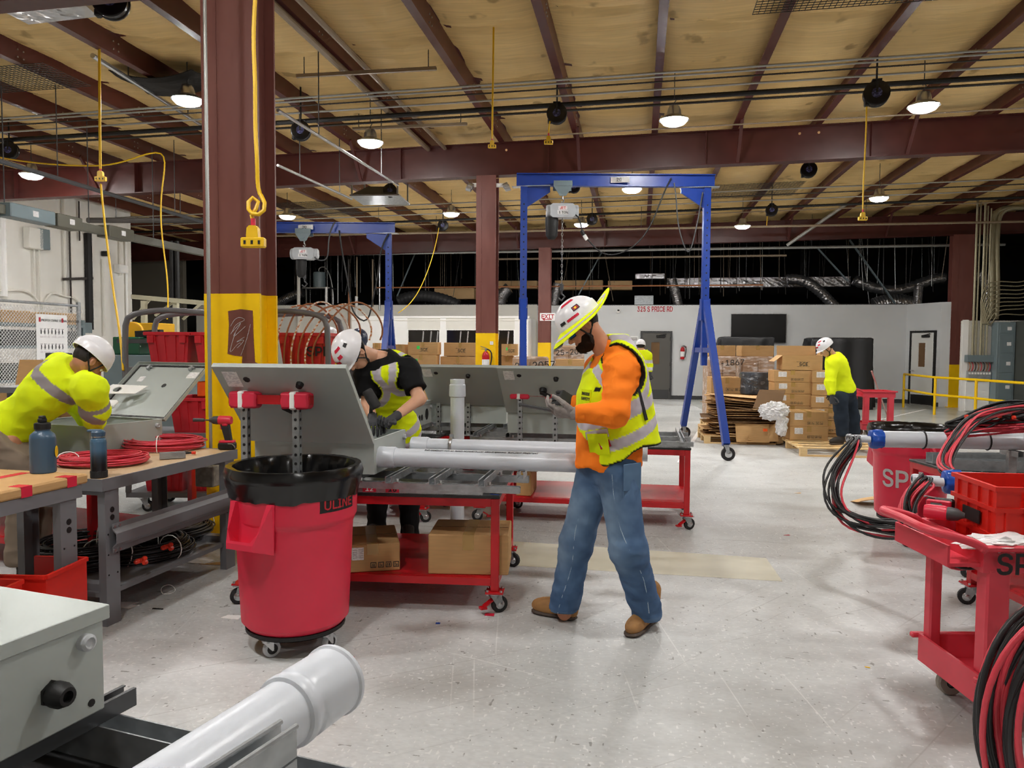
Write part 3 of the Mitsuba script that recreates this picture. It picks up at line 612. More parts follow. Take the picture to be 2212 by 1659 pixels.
# ---------------------------------------------------------------- pipes
def pipe(label, a, c, r=.057, bell=True, tape=None, coup=False, print_=False):
    a, c = np.asarray(a, float), np.asarray(c, float); t = (c - a) / np.linalg.norm(c - a); b = B()
    L = np.linalg.norm(c - a); M = np.eye(4); M[:3, 2] = t; _, M[:3, 0], M[:3, 1] = basis(t); M[:3, 3] = a
    b.add('tube', tf(lathe([(r - .006, .0), (r, 0), (r, L), (r - .006, L), (r - .006, .02)], 28, False), M), 'm_pvc', 40)
    if bell: b.add('coupling', tf(lathe([(r, -.01), (r + .006, -.01), (r + .009, .0), (r + .009, .10), (r + .006, .11), (r, .11)], 28, False), M), 'm_pvc', 40)
    if coup: b.add('coupling', tf(lathe([(r, L - .13), (r + .009, L - .125), (r + .012, L - .11), (r + .006, L - .095), (r + .008, L - .03), (r + .014, L - .012), (r + .014, L), (r - .004, L), (r - .006, L - .1)], 32, False), M), 'm_pvc', 40)
    return b, M, L
xp = e1r[0]
pa = np.array([xp + .02, E1[1] + .1, .955]); pb = np.array([xp + 1.62, E1[1] + .1, .955])
b, M, L = pipe('', pa, pb)
b.add('printing', text('PVC CONDUIT SCH 40  RIGID NONMETALLIC  ABOVE GROUND  SUNLIGHT RESISTANT', .012, face(pa + [.3, -.0285, .0494], (1, 0, 0), (0, .866, .5), .0005)), 'm_ink', False)
b.place('gray_pipe', 'front long gray pipe running from the big enclosure to the man with the orange sleeves', 'pipe')
pa2, pb2 = pa + [.06, .53, 0], pb + [.05, .53, 0]
b, M, L = pipe('', pa2, pb2)
b.add('clamp', cat(tube([pa2 + [.27, .063 * math.cos(u), .063 * math.sin(u)] for u in np.linspace(0, 2 * math.pi, 25)[:-1]], .012, 6, True), bx(pa2 + [.27, 0, .075], (.025, .02, .03))), 'm_steel', 40)
b.place('gray_pipe', 'rear long gray pipe with a metal clamp, running from the big enclosure', 'pipe')
for p0, n_ in ((pa, 'front'), (pa2, 'rear')):
    w = B(); zt_ = .955 - .057
    w.add('saddle', prof(p0 + [.9, -.07, -.098], p0 + [.9, .07, -.098], STR), 'm_galv', False); w.place('strut_saddle', f'short strut carrying the {n_} long gray pipe', 'bracket')
up = P(988, 900, 6.2); up[2] = 0
b, M, L = pipe('', up, up + [0, 0, 1.36]); b.p = [x for x in b.p if x[0] == 'tube']
b.add('coupling', tf(lathe([(.057, 1.23), (.066, 1.235), (.068, 1.25), (.066, 1.33), (.06, 1.335), (.06, 1.375), (.05, 1.376), (.05, 1.2)], 30, False), tr(*up)), 'm_pvc', 40)
b.place('gray_pipe', 'upright gray pipe with a collar on top, standing on the floor behind the boxes', 'pipe')
pe = P(722, 1468, 1.47); dr0 = np.array([math.sin(math.radians(22 - 9.5)), math.cos(math.radians(22 - 9.5)), 0.]); ps = pe - dr0 * 1.15
b, M, L = pipe('', ps, pe, .058, False)
b.add('coupling', tf(lathe([(.058, L - .15), (.064, L - .147), (.066, L - .14), (.066, L - .128), (.062, L - .122), (.062, L - .112), (.065, L - .106), (.065, L - .03), (.065, L - .012), (.069, L - .008), (.069, L), (.058, L), (.057, L - .1)], 36, False), M), 'm_pvc', 40)
b.place('gray_pipe', 'near gray pipe whose collared end points at the red trash can, bottom of the picture', 'pipe')
ch = B(); q1 = P(641, 1568, 1.2); dc = np.array([math.sin(math.radians(25 - 9.5)), math.cos(math.radians(25 - 9.5)), 0]); q0 = q1 - dc * .8; sd = np.array([-dc[1], dc[0], 0]) * .032
for a_, c_ in ((q0, q1), (q0 + sd, q1 + sd)):
    for nm_, za, zb_ in (('wall', 0, .05), ('lower_wall', .054, .1)):
        ch.add(nm_, mk([a_ - [0, 0, za], c_ - [0, 0, za], c_ - [0, 0, zb_], a_ - [0, 0, zb_], a_ + sd * .06 - [0, 0, za], c_ + sd * .06 - [0, 0, za], c_ + sd * .06 - [0, 0, zb_], a_ + sd * .06 - [0, 0, zb_]], [[0, 1, 2], [0, 2, 3], [4, 6, 5], [4, 7, 6], [0, 4, 5], [0, 5, 1], [1, 5, 6], [1, 6, 2], [0, 3, 7], [0, 7, 4]]), 'm_galv', False)
    ch.add('lip', tube([a_, c_], .0045, 8), 'm_galv', 40)
ch.add('web', mk([q0 - [0, 0, .05], q1 - [0, 0, .05], q1 + sd - [0, 0, .05], q0 + sd - [0, 0, .05]], [[0, 1, 2], [0, 2, 3]]), 'm_galv', False)
for t_ in (.1, .62): ch.add('foot', bx([*(q1 - dc * t_ + sd * .5)[:2], (q1[2] - .1 + .735) / 2], (.05, .05, q1[2] - .1 - .735)), 'm_galv', False)
ch.place('strut_channel', 'deep galvanized channel beside the near gray pipe, bottom edge of the picture', 'channel')
# ---------------------------------------------------------------- red round trash cans on dollies
def trash_can(label, M, h=.985, seed=0, ulin=None, handle=200, bagdrop=.09):
    b = B(); z0 = .135; R0, R1 = .285, .335
    prof_ = [(0, z0), (R0 - .03, z0), (R0, z0 + .035), (R0 + .035 * .75, z0 + .56), (R1 - .012, z0 + .58), (R1 - .004, z0 + .60), (R1, h - .05), (R1 + .022, h - .045), (R1 + .024, h - .01), (R1 + .01, h), (R1 - .012, h - .012), (R0 - .01, z0 + .04), (0, z0 + .03)]
    b.add('bin', lathe(prof_, 48, False), 'm_redplastic', 35)
    for a in (handle, handle + 180):
        R = tr(rz=a)
        pts = []
        hh = cat(hull([[R1 - .02, -.135, h - .14], [R1 + .0, -.135, h - .14], [R1 - .02, .135, h - .14], [R1, .135, h - .14], [R1 + .085, -.085, h - .36], [R1 + .085, .085, h - .36], [R1 - .03, -.12, h - .40], [R1 - .03, .12, h - .40], [R1 + .085, -.085, h - .33], [R1 + .085, .085, h - .33]]))
        import manifold3d as m3
        def man(t): return m3.Manifold(m3.Mesh(np.asarray(t.vertices, np.float32), np.asarray(t.faces, np.uint32)))
        cut = hull([[R1 - .03, -.1, h - .13], [R1 + .2, -.12, h - .1], [R1 - .03, .1, h - .13], [R1 + .2, .12, h - .1], [R1 + .07, -.06, h - .335], [R1 + .07, .06, h - .335], [R1 + .0, -.085, h - .345], [R1, .085, h - .345], [R1 + .07, .06, h - .2], [R1 + .07, -.06, h - .2]])
        d = man(hh) - man(cut); mm = d.to_mesh(); hh = mk(mm.vert_properties[:, :3], mm.tri_verts)
        b.add('handle', tf(hh, R), 'm_redplastic', False)
    # bag: rumpled lining inside, turned over the rim
    r = np.random.default_rng(seed); n = 120; a = np.arange(n) * 2 * np.pi / n
    rows = []
    def wob(k, s): return sum(np.sin(a * f + r.uniform(0, 6)) / f ** .5 for f in (5, 9, 13, 22, 31)) * s
    sets = [(R1 + .004, h - .05 - bagdrop, .003, .009), (R1 + .012, h - .05 - bagdrop * .6, .004, .006), (R1 + .028, h - .05, .003, 0), (R1 + .034, h - .02, .002, 0), (R1 + .02, h + .02, .002, .002), (R1 - .012, h + .018, .003, .002), (R1 - .036, h - .03, .008, .004), (R1 - .04, h - .12, .014, .006), (R1 - .06, h - .2, .02, .008), (R1 - .1, h - .3, .025, .01), (.12, h - .42, .03, .02), (.02, h - .44, .0, 0)]
    for rr, zz, s, sz in sets: rows.append(np.stack([(rr + wob(0, s)) * np.cos(a), (rr + wob(0, s)) * np.sin(a), zz + wob(1, sz)], 1))
    b.add('bag', ringmesh(rows, False, True), 'm_bag', 50, 'shiny black trash bag folded over the rim')
    b.add('dolly', cat(lathe([(0, .105), (.25, .105), (.265, .115), (.265, .135), (0, .135)], 36)), 'm_black', 35)
    for k in range(4):
        t = 55 + 90 * k + seed * 17; x, y = .215 * math.cos(math.radians(t)), .215 * math.sin(math.radians(t))
        Mx = tr(x, y, 0, rz=(ca if seed == 1 else ca2) + 60 + 25 * k); nm = b.add('caster', tf(cyl((0, 0, .085), (0, 0, .105), .025, 12), Mx), 'm_galv')
        b.add(nm + '__fork', tf(cat(*[hull([[.02, s * .02, .04], [.03, s * .02, .04], [-.03, s * .02, .098], [.03, s * .02, .098], [.02, s * .023, .04], [.03, s * .023, .04], [-.03, s * .023, .098], [.03, s * .023, .098]]) for s in (-1, 1)]), Mx), 'm_steel', False)
        b.add(nm + '__wheel', tf(lathe([(.02, -.015), (.042, -.015), (.047, -.008), (.047, .008), (.042, .015), (.02, .015)], 20), Mx @ tr(.025, 0, .047, rx=90)), 'm_grayplastic', 40)
        b.add(nm + '__hub', tf(lathe([(0, -.022), (.006, -.022), (.028, -.016), (.028, .016), (.006, .022), (0, .022)], 14), Mx @ tr(.025, 0, .047, rx=90)), 'm_black', 40)
    if ulin:
        tx, ang, zc, hh_, inkm, plate = ulin
        m = meshkit.text_mesh(tx, hh_, .0015, True); w = m.bounds[1][0]
        def wrap(mm, off):
            v = mm.vertices.copy(); th = (v[:, 0] - w / 2) / (R1 - .004) + math.radians(ang)
            rad = np.interp(v[:, 1] + zc, [.7, .95], [R1 - .006, R1 - .001]) if zc > .7 else np.interp(v[:, 1] + zc, [z0 + .035, z0 + .56], [R0, R0 + .027])
            mm.vertices = np.stack([(rad + off + v[:, 2]) * np.cos(th), (rad + off + v[:, 2]) * np.sin(th), v[:, 1] + zc], 1); return mm
        if plate:
            pl = trimesh.creation.box((w + .035, hh_ + .03, .001)); pl.vertices += [w / 2, hh_ / 2, 0]
            for _ in range(4): pl = pl.subdivide()
            b.add('brand_plate', wrap(pl, .002), 'm_black', False)
        b.add('lettering', wrap(m.subdivide(), .003), inkm, False)
    b.place('trash_can', label, 'trash can', M)
ca2 = 0
cc = Z(640, 1391); tcan = cc
ca = math.degrees(math.atan2(-cc[1], -cc[0]))      # the side that faces the viewer
trash_can('red trash can with a black bag on a dolly, in front of the big enclosure', tr(cc[0], cc[1], 0), .985, 1, ('ULINE', ca + 42, .80, .048, 'm_redink', True), ca - 40)
c2 = Z(1962, 1146); ca2 = math.degrees(math.atan2(-c2[1], -c2[0]))
trash_can('red trash can stencilled SPE with a black bag, behind the cable loops at the right', tr(c2[0], c2[1], 0), .94, 2, ('SPE', ca2 - 14, .43, .15, 'm_grayink', False), ca2 + 48, .07)
# ---------------------------------------------------------------- workbenches at the left
def workbench(label, M, L, W, h, rail=True, top='m_board', shelf=True):
    b = B(); w = .11
    for x in (.03, L - .03 - w):
        for y in (.0, W - .05):
            yo = y
            l = b.add('leg', cat(bb(x, x + w, yo, yo + .004, .0, h - .05), bb(x, x + .004, yo, yo + .05, 0, h - .05), bb(x + w - .004, x + w, yo, yo + .05, 0, h - .05)) if y == 0 else cat(bb(x, x + w, yo + .046, yo + .05, .0, h - .05), bb(x, x + .004, yo, yo + .05, 0, h - .05), bb(x + w - .004, x + w, yo, yo + .05, 0, h - .05)), 'm_bench', False)
            ys = yo - .001 if y == 0 else yo + .051
            b.add(l + '__knockout', cat(*[tf(cyl((0, -.001, 0), (0, .001, 0), .017, 10), tr(x + w * .5, ys, z)) for z in (h - .19, h - .235)]), 'm_black', False)
            b.add(l + '__bolt_hole', cat(*[tf(cyl((0, -.001, 0), (0, .001, 0), .005, 8), tr(x + u, ys, z)) for z in (.3, .42, .54) for u in (.02, .09)]), 'm_black', False, kind='stuff')
        b.add('end_rail', bb(x, x + .03, .05, W - .05, h - .1, h - .05), 'm_bench', False); b.add('end_rail', bb(x + .02, x + w - .02, .05, W - .05, .18, .24), 'm_bench', False)
    b.add('top_frame', cat(bb(0, L, -.012, 0, h - .07, h), bb(0, L, W, W + .012, h - .07, h), bb(0, .012, 0, W, h - .07, h), bb(L - .012, L, 0, W, h - .07, h)), 'm_bench', False)
    b.add('top_board', bb(.012, L - .012, 0, W, h - .03, h - .002), top, False, 'worn wooden top')
    if rail:
        q = [(0, .0), (.02, .02), (.02, .1), (0, .12), (-.003, .118), (.017, .098), (.017, .022), (-.003, .002)]
        b.add('stringer', cat(prof((.06, -.02, .46), (L - .03, -.02, .46), [(u, v) for u, v in [(0, -.03), (.004, -.03), (.004, 0), (.03, .025), (.03, .085), (.004, .11), (.004, .14), (0, .14), (0, .105), (.026, .08), (.026, .03), (0, .005)]])), 'm_bench', False)
        b.add('stringer__bolt', cat(*[cyl((x, -.032, z), (x, -.018, z), .008, 6) for x in (.07, .11, L - .1, L - .06) for z in (.445, .585)]), 'm_steel', False, kind='stuff')
    if shelf: b.add('lower_shelf', bb(.03, L - .03, .02, W - .02, .17, .20), 'm_bench', False)
    b.place('workbench', label, 'workbench', M)
BN, BFp = Z(217, 1040, .86), Z(510, 973, .86); bd = (BFp - BN)[:2]; BL = float(np.linalg.norm(bd)); MB1 = Mxy(BN[:2], bd)
workbench('gray steel workbench with a wooden top holding two coils of red cable', MB1, BL, .62, .87)
CN = Z(185, 1032, .9); MB2 = Mxy(CN[:2] - np.array(bd) / BL * 1.32 , bd)
workbench('gray steel workbench at the left edge covered with a cardboard sheet', MB2, 1.28, .64, .87, False)
cs = bb(-.35, 1.32, -.02, .75, .872, .925, .01); one('cardboard_sheet', tf(cs, MB2), 'm_card', 'thick cardboard with red tape bands lying on the workbench at the left edge', 'cardboard', False)
t3 = B()
for i, x in enumerate((1.17, .88)): t3.add('band', cat(bb(x, x + .065, -.0215, -.019, .871, .9265), bb(x, x + .065, -.0215, .06, .9255, .9265)), 'm_redplastic', False)
t3.add('band', bb(.2, 1.25, .3, .36, .9255, .9265), 'm_redplastic', False)
t3.place('red_tape', 'red tape bands on the cardboard sheet at the left edge', 'tape', MB2)
# bottles
def bottle1():
    b = B()
    b.add('flask', lathe([(0, 0), (.062, 0), (.066, .006), (.066, .19), (.062, .212), (.045, .228), (.037, .234), (.037, .245), (0, .245)], 36), 'm_bottle', 40)
    b.add('cap', lathe([(0, .243), (.041, .243), (.042, .272), (.039, .277), (.022, .282), (0, .282)], 24), 'm_black', 35)
    b.add('spout', tf(cat(bb(-.022, .022, -.016, .016, .28, .305, .006), bb(-.016, .016, -.014, .014, .30, .318, .005)), tr(rz=20)), 'm_black', False)
    b.add('sticker', tf(lathe([(0, 0), (.033, 0), (.033, .001), (0, .001)], 24), tr(.052, -.041, .115, ry=90, rz=-38)), 'm_yellow', 40)
    return b
bp = Z(94, 1020, .9265); bottle1().place('water_bottle', 'wide dark blue flask with a black spout cap standing on the cardboard sheet', 'bottle', tr(*bp, rz=66))
b2 = B(); bm_ = lathe([(0, 0), (.042, 0), (.045, .004), (.045, .03), (.0435, .032), (.0435, .205), (.04, .222), (.034, .228), (.034, .238), (0, .238)], 36)
for _ in range(2): bm_ = bm_.subdivide()
b2.add('flask', bm_, 'm_vgloss', True, color=vc(bm_, lambda p, n: hx('15171b') + (hx('44657f') - hx('15171b')) * np.clip((p[:, 2:3] - .1) / .05, 0, 1)))
b2.add('boot', lathe([(0, -.0005), (.046, -.0005), (.0465, .036), (.045, .037), (.044, .02), (0, .02)], 30, False), 'm_rubber', 35)
b2.add('lid', cat(lathe([(0, .24), (.037, .24), (.039, .262), (.03, .272), (0, .272)], 24), tf(bb(-.06, .02, -.02, .02, .262, .278, .006), tr(rz=190 - 180))), 'm_bottle', 35)
b2.add('lid_band', lathe([(.034, .232), (.0385, .233), (.0385, .239), (.034, .24)], 24, False), 'm_steel', 35)
bp = Z(214, 1030, .872); b2.place('water_bottle', 'narrow flask fading from blue to black on the corner of the gray workbench', 'bottle', tr(*bp))
# coils of cable
def coil(center, r0, r1, n, h, wr, mat_, label, seed, M=None, name='cable_coil', squash=1.0, cat_='cable', seg=44, ties=2, grp=None):
    r = np.random.default_rng(seed); b = B(); ms = []
    for k in range(n):
        rr = r.uniform(r0, r1); zz = wr + r.random() * h * (1 - abs((rr - (r0 + r1) / 2) / (r1 - r0)) * .9); e = r.normal(0, .012, 2); ph = r.uniform(0, 6.28); tl = r.uniform(0, .012)
        a = np.linspace(0, 2 * np.pi, seg, endpoint=False)
        w = rr * (1 + .02 * np.sin(2 * a + ph) + .012 * np.sin(3 * a + 2 * ph))
        ms.append(tube(np.stack([e[0] + w * np.cos(a), e[1] + squash * w * np.sin(a), zz + tl * np.sin(a + ph) + tl], 1), wr, 6, True))
    b.add('loops', cat(*ms), mat_, True, kind='stuff')
    for k in range(ties):
        t = 1.2 + 1.9 * k + seed; c = np.array([(r0 + r1) / 2 * math.cos(t), squash * (r0 + r1) / 2 * math.sin(t), wr + h * .6]); d = np.array([math.cos(t), math.sin(t), 0])
        b.add('tie', tube([c + d * (r1 - r0) * .8 * math.cos(u) + np.array([0, 0, 1]) * (h * .75 + wr * 2) * math.sin(u) for u in np.linspace(0, 2 * np.pi, 15)[:-1]], .0035, 5, True), 'm_white', True)
    return b.place(name, label, cat_, tr(*center) if M is None else M, grp)
a = Z(226, 1000, .872); coil(a, .19, .275, 30, .055, .0055, 'm_redwire', 'coil of red cable on the workbench behind the narrow flask', 1, squash=.86)
a = Z(355, 968, .872); coil(a, .22, .29, 30, .075, .0055, 'm_redwire', 'coil of red cable on the workbench in front of the cordless driver', 2, squash=.9)
a = Z(300, 1195, .2); coil(a, .22, .34, 44, .1, .006, 'm_blackwire', 'nearer coil of black cable on the lower shelf of the gray workbench', 3)
a = Z(355, 1160, .2); coil(a, .22, .33, 44, .11, .006, 'm_blackwire', 'farther coil of black cable on the lower shelf of the gray workbench', 4)
a = Z(185, 1215, .2); coil(a, .2, .33, 40, .16, .006, 'm_blackwire', 'coil of black cable behind the left leg of the gray workbench', 5)
cn = B(); cn.add('body', cat(cyl((0, 0, .012), (.05, 0, .012), .009, 10), cyl((.05, 0, .012), (.075, 0, .012), .007, 10)), 'm_black'); cn.add('ring', cyl((.07, 0, .012), (.095, 0, .012), .010, 10), 'm_orangeconn')
a = Z(392, 982, .872); cn.place('cable_connector', 'black cable plug with an orange ring lying in front of the red cable coil', 'connector', tr(a[0], a[1], .872, rz=15))
cn2 = B(); cn2.add(None, cat(*[tf(lathe([(0, 0), (.016, 0), (.016, .02), (.011, .03), (0, .03)], 8), tr(u, v, w, rx=40 * k, ry=70)) for k, (u, v, w) in enumerate(((0, 0, 0), (.03, .01, .015), (.055, -.01, .0), (.02, -.025, .01)))]), 'm_orangeconn')
for px, py, n_ in ((300, 1212, 'left'), (357, 1182, 'right')):
    a = Z(px, py, .30); cn2.place('orange_connectors', f'orange plug caps on the black cable coil under the workbench, the {n_} bunch', 'connector', tr(a[0], a[1], .30))
br = B(); br.add(None, cat(prof((0, 0, 0), (.16, .0, 0), STR), bb(.02, .11, .01, .05, .0, .006)), 'm_galv', False)
a = Z(345, 992, .872); br.place('strut_offcut', 'short galvanized strut offcut beside the red coils on the workbench', 'bracket', tr(a[0], a[1], .873, rz=38))
# cordless impact driver
def driver(label, M, bit=True):
    b = B()
    b.add('motor_housing', cat(tf(lathe([(0, -.075), (.028, -.075), (.033, -.06), (.034, .01), (.03, .02), (0, .02)], 22), tr(rz=0, ry=90)), bx((-.03, 0, -.03), (.05, .05, .03), .01)), 'm_redplastic', 35)
    b.add('nose', tf(lathe([(.03, .0), (.031, .02), (.028, .045), (.018, .06), (.012, .075), (0, .075)], 22), tr(.015, 0, 0, ry=90)), 'm_darkgray', 35)
    b.add('grip', hull([[-.055, y, -.02] for y in (-.018, .018)] + [[.005, y, -.02] for y in (-.018, .018)] + [[-.075, y, -.15] for y in (-.017, .017)] + [[-.03, y, -.15] for y in (-.017, .017)]), 'm_rubber', 50)
    b.add('trigger', bx((.0, 0, -.05), (.02, .018, .04), .006), 'm_redplastic')
    b.add('battery', cat(bb(-.10, .02, -.034, .034, -.215, -.165, .008)), 'm_black', False); b.add('battery_top', bb(-.095, .012, -.03, .03, -.168, -.148, .006), 'm_redplastic', False)
    b.add('battery_lettering', cat(bb(-.07, -.01, -.0355, -.0345, -.2, -.18)), 'm_redink', False)
    b.add('belt_hook', tube([(-.06, .036, -.17), (-.09, .04, -.17), (-.11, .036, -.19), (-.11, .03, -.2)], .003, 6), 'm_steel')
    if bit: b.add('bit', cat(cyl((.088, 0, 0), (.2, 0, 0), .005, 8), cyl((.13, 0, 0), (.21, 0, 0), .012, 12, .014)), 'm_darkgray')
    b.place('impact_driver', label, 'power tool', M)
a = Z(474, 970, .872); driver('cordless driver with a long socket bit standing on the end of the workbench', tr(a[0] + .02, a[1], .872 + .215, rz=188) @ tr(rx=0))
# ---------------------------------------------------------------- people
def unit(v): v = np.asarray(v, float); return v / np.linalg.norm(v)
SKIN = {'light': 'c99a7f', 'tan': 'bd8466', 'mid': 'b27c60'}
for k_, v_ in SKIN.items(): mat('m_skin_' + k_, v_, .5, spec=.35)
mat('m_hair', '1b130f', .7); mat('m_beard', '22150f', .85, spec=.15)
mat('m_glove_gray', two('77716f', '98918d', lambda p: fbm(p.x * 60, p.y * 60, p.z * 60, 2)), .85)
mat('m_glove_dark', '35363a', .8); mat('m_helmet', 'e4e4e8', .22); mat('m_strap', '141415', .7); mat('m_boot', two('85603a', 'a77d4c', lambda p: fbm(p.x * 25, p.y * 25, p.z * 25, 3)), .75)
mat('m_sole', '4c423b', .8); mat('m_bootdark', '2a2522', .75)
mat('m_lens', tex(lambda p, n, uv: mix(V3('2f6fd0'), mix(V3('3fc07a'), V3('e0b020'), smoothstep(.5, 1., noise(p.z * 60, p.x * 20))), smoothstep(1.70, 1.675, p.z))), .12, .6)
def hframe(f, u):
    f = unit(f); u = np.asarray(u, float); u = unit(u - f * (u @ f)); return np.stack([f, np.cross(u, f), u], 1)      # columns: forward, left, up
class Head:
    def __init__(s, c, f, u): s.c, s.R = np.asarray(c, float), hframe(f, u)
    def w(s, *p): return s.c + s.R @ np.asarray(p, float)
    def M(s):
        M = np.eye(4); M[:3, :3] = s.R; M[:3, 3] = s.c; return M
def head_mesh(H, neck, h=.0055):
    nl = H.R.T @ (np.asarray(neck) - H.c)
    def fn(p):
        d = ell(p, (-.008, 0, .035), (.098, .077, .103))
        d = smin(.03, d, ell(p, (.032, 0, -.035), (.066, .06, .085)), ell(p, (.04, 0, -.09), (.045, .044, .03)))
        d = smin(.012, d, ell(p, (.083, 0, .012), (.02, .05, .013)), cap(p, (.095, 0, .0), (.117, 0, -.038), .007, .013), ell(p, (.1, 0, -.04), (.016, .018, .01)))
        d = np.maximum(d, -ell(p, (.108, .033, -.008), (.02, .021, .013))); d = np.maximum(d, -ell(p, (.108, -.033, -.008), (.02, .021, .013)))
        d = smin(.008, d, ell(p, (.093, 0, -.068), (.012, .024, .006)), ell(p, (.09, 0, -.08), (.012, .021, .007)))
        for k in (1, -1):
            e = np.maximum(ell(p, (-.005, .08 * k, -.012), (.02, .012, .033)), -ell(p, (.0, .092 * k, -.012), (.011, .009, .02))); d = smin(.006, d, e)
        return smin(.025, d, cap(p, (-.02, 0, -.04), nl, .058, .062))
    lo = np.minimum([-.13, -.11, -.17], nl - .09); hi = np.maximum([.15, .11, .16], nl + .09)
    return tf(nets(fn, lo, hi, h), H.M())
def eyes(b, H):
    for k in (1, -1): b.add('eye', cat(sph(H.w(.088, .032 * k, -.008), .012, 2)), 'm_white', True); b.add('eye__iris', sph(H.w(.0975, .032 * k, -.011), .0055, 1), 'm_hair', True)
def hand_mesh(w, d, n, curl, thumb=.6, side=1, s=1.0, h=.004, spread=.1):
    """fingers from wrist w along d; n is the back-of-hand normal; side +1/-1 picks where the thumb leaves; curl per finger (index..little)"""
    d = unit(d); n = unit(np.asarray(n, float) - d * (d @ np.asarray(n, float))); l = np.cross(n, d) * side
    seg = []
    pc = lambda a, b_, c: np.asarray(w) + s * (d * a + l * b_ + n * c)
    L = ((.042, .026, .021), (.047, .030, .023), (.043, .028, .022), (.033, .021, .019))
    for i in range(4):
        yk = .034 - .0225 * i; base = pc(.088 - .004 * abs(i - 1), yk, 0); a = 0; q = base; dirl = unit(d + l * spread * (1.2 - i * .8) * .5)
        c = curl[i] if hasattr(curl, '__len__') else curl
        for j, ln in enumerate(L[i]):
            a += c * (.75, 1.0, .7)[j]; v = dirl * math.cos(a) - n * math.sin(a); r = q + v * ln * s; seg.append((q, r, (.0102, .0093, .0085)[j] * s, (.0093, .0085, .0075)[j] * s)); q = r
    t0, t1 = pc(.025, .030, -.008), pc(.055, .055, -.018 - .01 * thumb); v1 = unit(d * .8 + l * (.45 - .5 * thumb) - n * (.3 + .4 * thumb)); t2 = t1 + v1 * .034 * s; t3 = t2 + unit(v1 + d * .1 - l * .3 * thumb) * .028 * s
    th = [(t0, t1, .017 * s, .0125 * s), (t1, t2, .0122 * s, .0108 * s), (t2, t3, .0105 * s, .0085 * s)]
    pal = [(pc(.005, 0, 0), pc(.085, .032, 0), .021 * s, .0135 * s), (pc(.005, 0, 0), pc(.085, .01, 0), .022 * s, .014 * s), (pc(.005, -.005, 0), pc(.083, -.012, 0), .022 * s, .014 * s), (pc(.005, -.008, 0), pc(.078, -.033, 0), .02 * s, .013 * s)]
    def fn(p):
        dd = smin(.012 * s, *[cap(p, *q) for q in pal]); dd = smin(.004 * s, dd, cap(p, pc(-.05, 0, 0), pc(.01, 0, 0), .031 * s, .026 * s))
        for q in seg: dd = smin(.003 * s, dd, cap(p, *q))
        for q in th: dd = smin(.006 * s, dd, cap(p, *q))
        return dd
    pts = np.array([x for q in seg + th + pal for x in q[:2]] + [pc(-.05, 0, 0)]); return nets(fn, pts.min(0) - .035, pts.max(0) + .035, h)
def chain(p, pts, rs, k=.03):
    return smin(k, *[cap(p, pts[i], pts[i + 1], rs[i], rs[i + 1]) for i in range(len(pts) - 1)])
def wrinkle(p, amp, f=9., seed=0, st=(1, 1, 2.2)):
    q = p * f * np.asarray(st); a = meshkit.noise(q, seed); return amp * (np.abs(a - .5) * 2 - .5)
def bounds(*pts, m=.2):
    a = np.vstack([np.atleast_2d(x) for x in pts]); return a.min(0) - m, a.max(0) + m
def helmet(b, H, mat_='m_helmet', brim=True, stickers=True, tilt=0, col='m_redplastic'):
    Mh = H.M() @ tr(-.004, 0, .048) @ tr(ry=tilt)
    th = np.linspace(0, np.pi / 2 * 1.16, 15); a = np.arange(40) * 2 * np.pi / 40; rows = []
    for t in th:
        s_, c_ = math.sin(min(t, np.pi / 2)), math.cos(t); rr = s_ if t < np.pi / 2 else 1.0
        ridge = 1 + .018 * np.cos(2 * a) * s_ + .012 * np.maximum(0, np.cos(6 * a)) * s_ * c_
        rows.append(np.stack([.138 * rr * np.cos(a) * ridge, .112 * rr * np.sin(a) * ridge, .122 * c_ * (1.0 + 0 * a) - (.012 * np.cos(a) if t > 1.3 else 0)], 1))
    rows = rows[::-1]; rows.insert(0, rows[0] * [.955, .95, 1]); rows.insert(0, rows[0] * [.97, .97, 1] + [0, 0, .05])
    b.add('helmet', tf(ringmesh(rows, False, True), Mh), mat_, 35)
    if brim:
        q = [(.128 + .0 * k, u) for k, u in ()]; u = np.linspace(-1.0, 1.0, 15)
        top = np.stack([.135 * np.cos(u) * 1.0, .112 * np.sin(u), 0 * u - .022], 1); out = np.stack([(.135 + .045 * np.cos(u * 1.5)) * np.cos(u), .114 * np.sin(u), 0 * u - .034], 1)
        v = np.vstack([top, out, top - [0, 0, .006], out - [0, 0, .004]]); n = len(u); f = []
        for i in range(n - 1):
            for A, B_ in ((0, n), (3 * n, 2 * n), (n, 3 * n)): f += [[A + i, B_ + i, B_ + i + 1], [A + i, B_ + i + 1, A + i + 1]]
        b.add('helmet__peak', tf(mk(v, f), Mh), mat_, 40)
    def patch(t0, t1, a0, a1, o=.0015, n=7):
        T, A = np.meshgrid(np.linspace(t0, t1, n), np.linspace(a0, a1, n), indexing='ij'); s_, c_ = np.sin(T), np.cos(T); k = 1 + o / .12
        rg = (1 + .018 * np.cos(2 * A) * s_ + .012 * np.maximum(0, np.cos(6 * A)) * s_ * c_) * k
        v = np.stack([.138 * s_ * np.cos(A) * rg, .112 * s_ * np.sin(A) * rg, .122 * c_ * k], -1).reshape(-1, 3)
        i = np.arange(n * n).reshape(n, n); f = np.stack([i[:-1, :-1], i[1:, :-1], i[1:, 1:], i[:-1, 1:]], -1).reshape(-1, 4); return tf(mk(v, np.vstack([f[:, :3], f[:, [0, 2, 3]]])), Mh)
    if stickers:
        for st in stickers: b.add('helmet__sticker', patch(*st[:4]), st[4], True, n_ if (n_ := st[5] if len(st) > 5 else None) else None)
    return Mh, patch
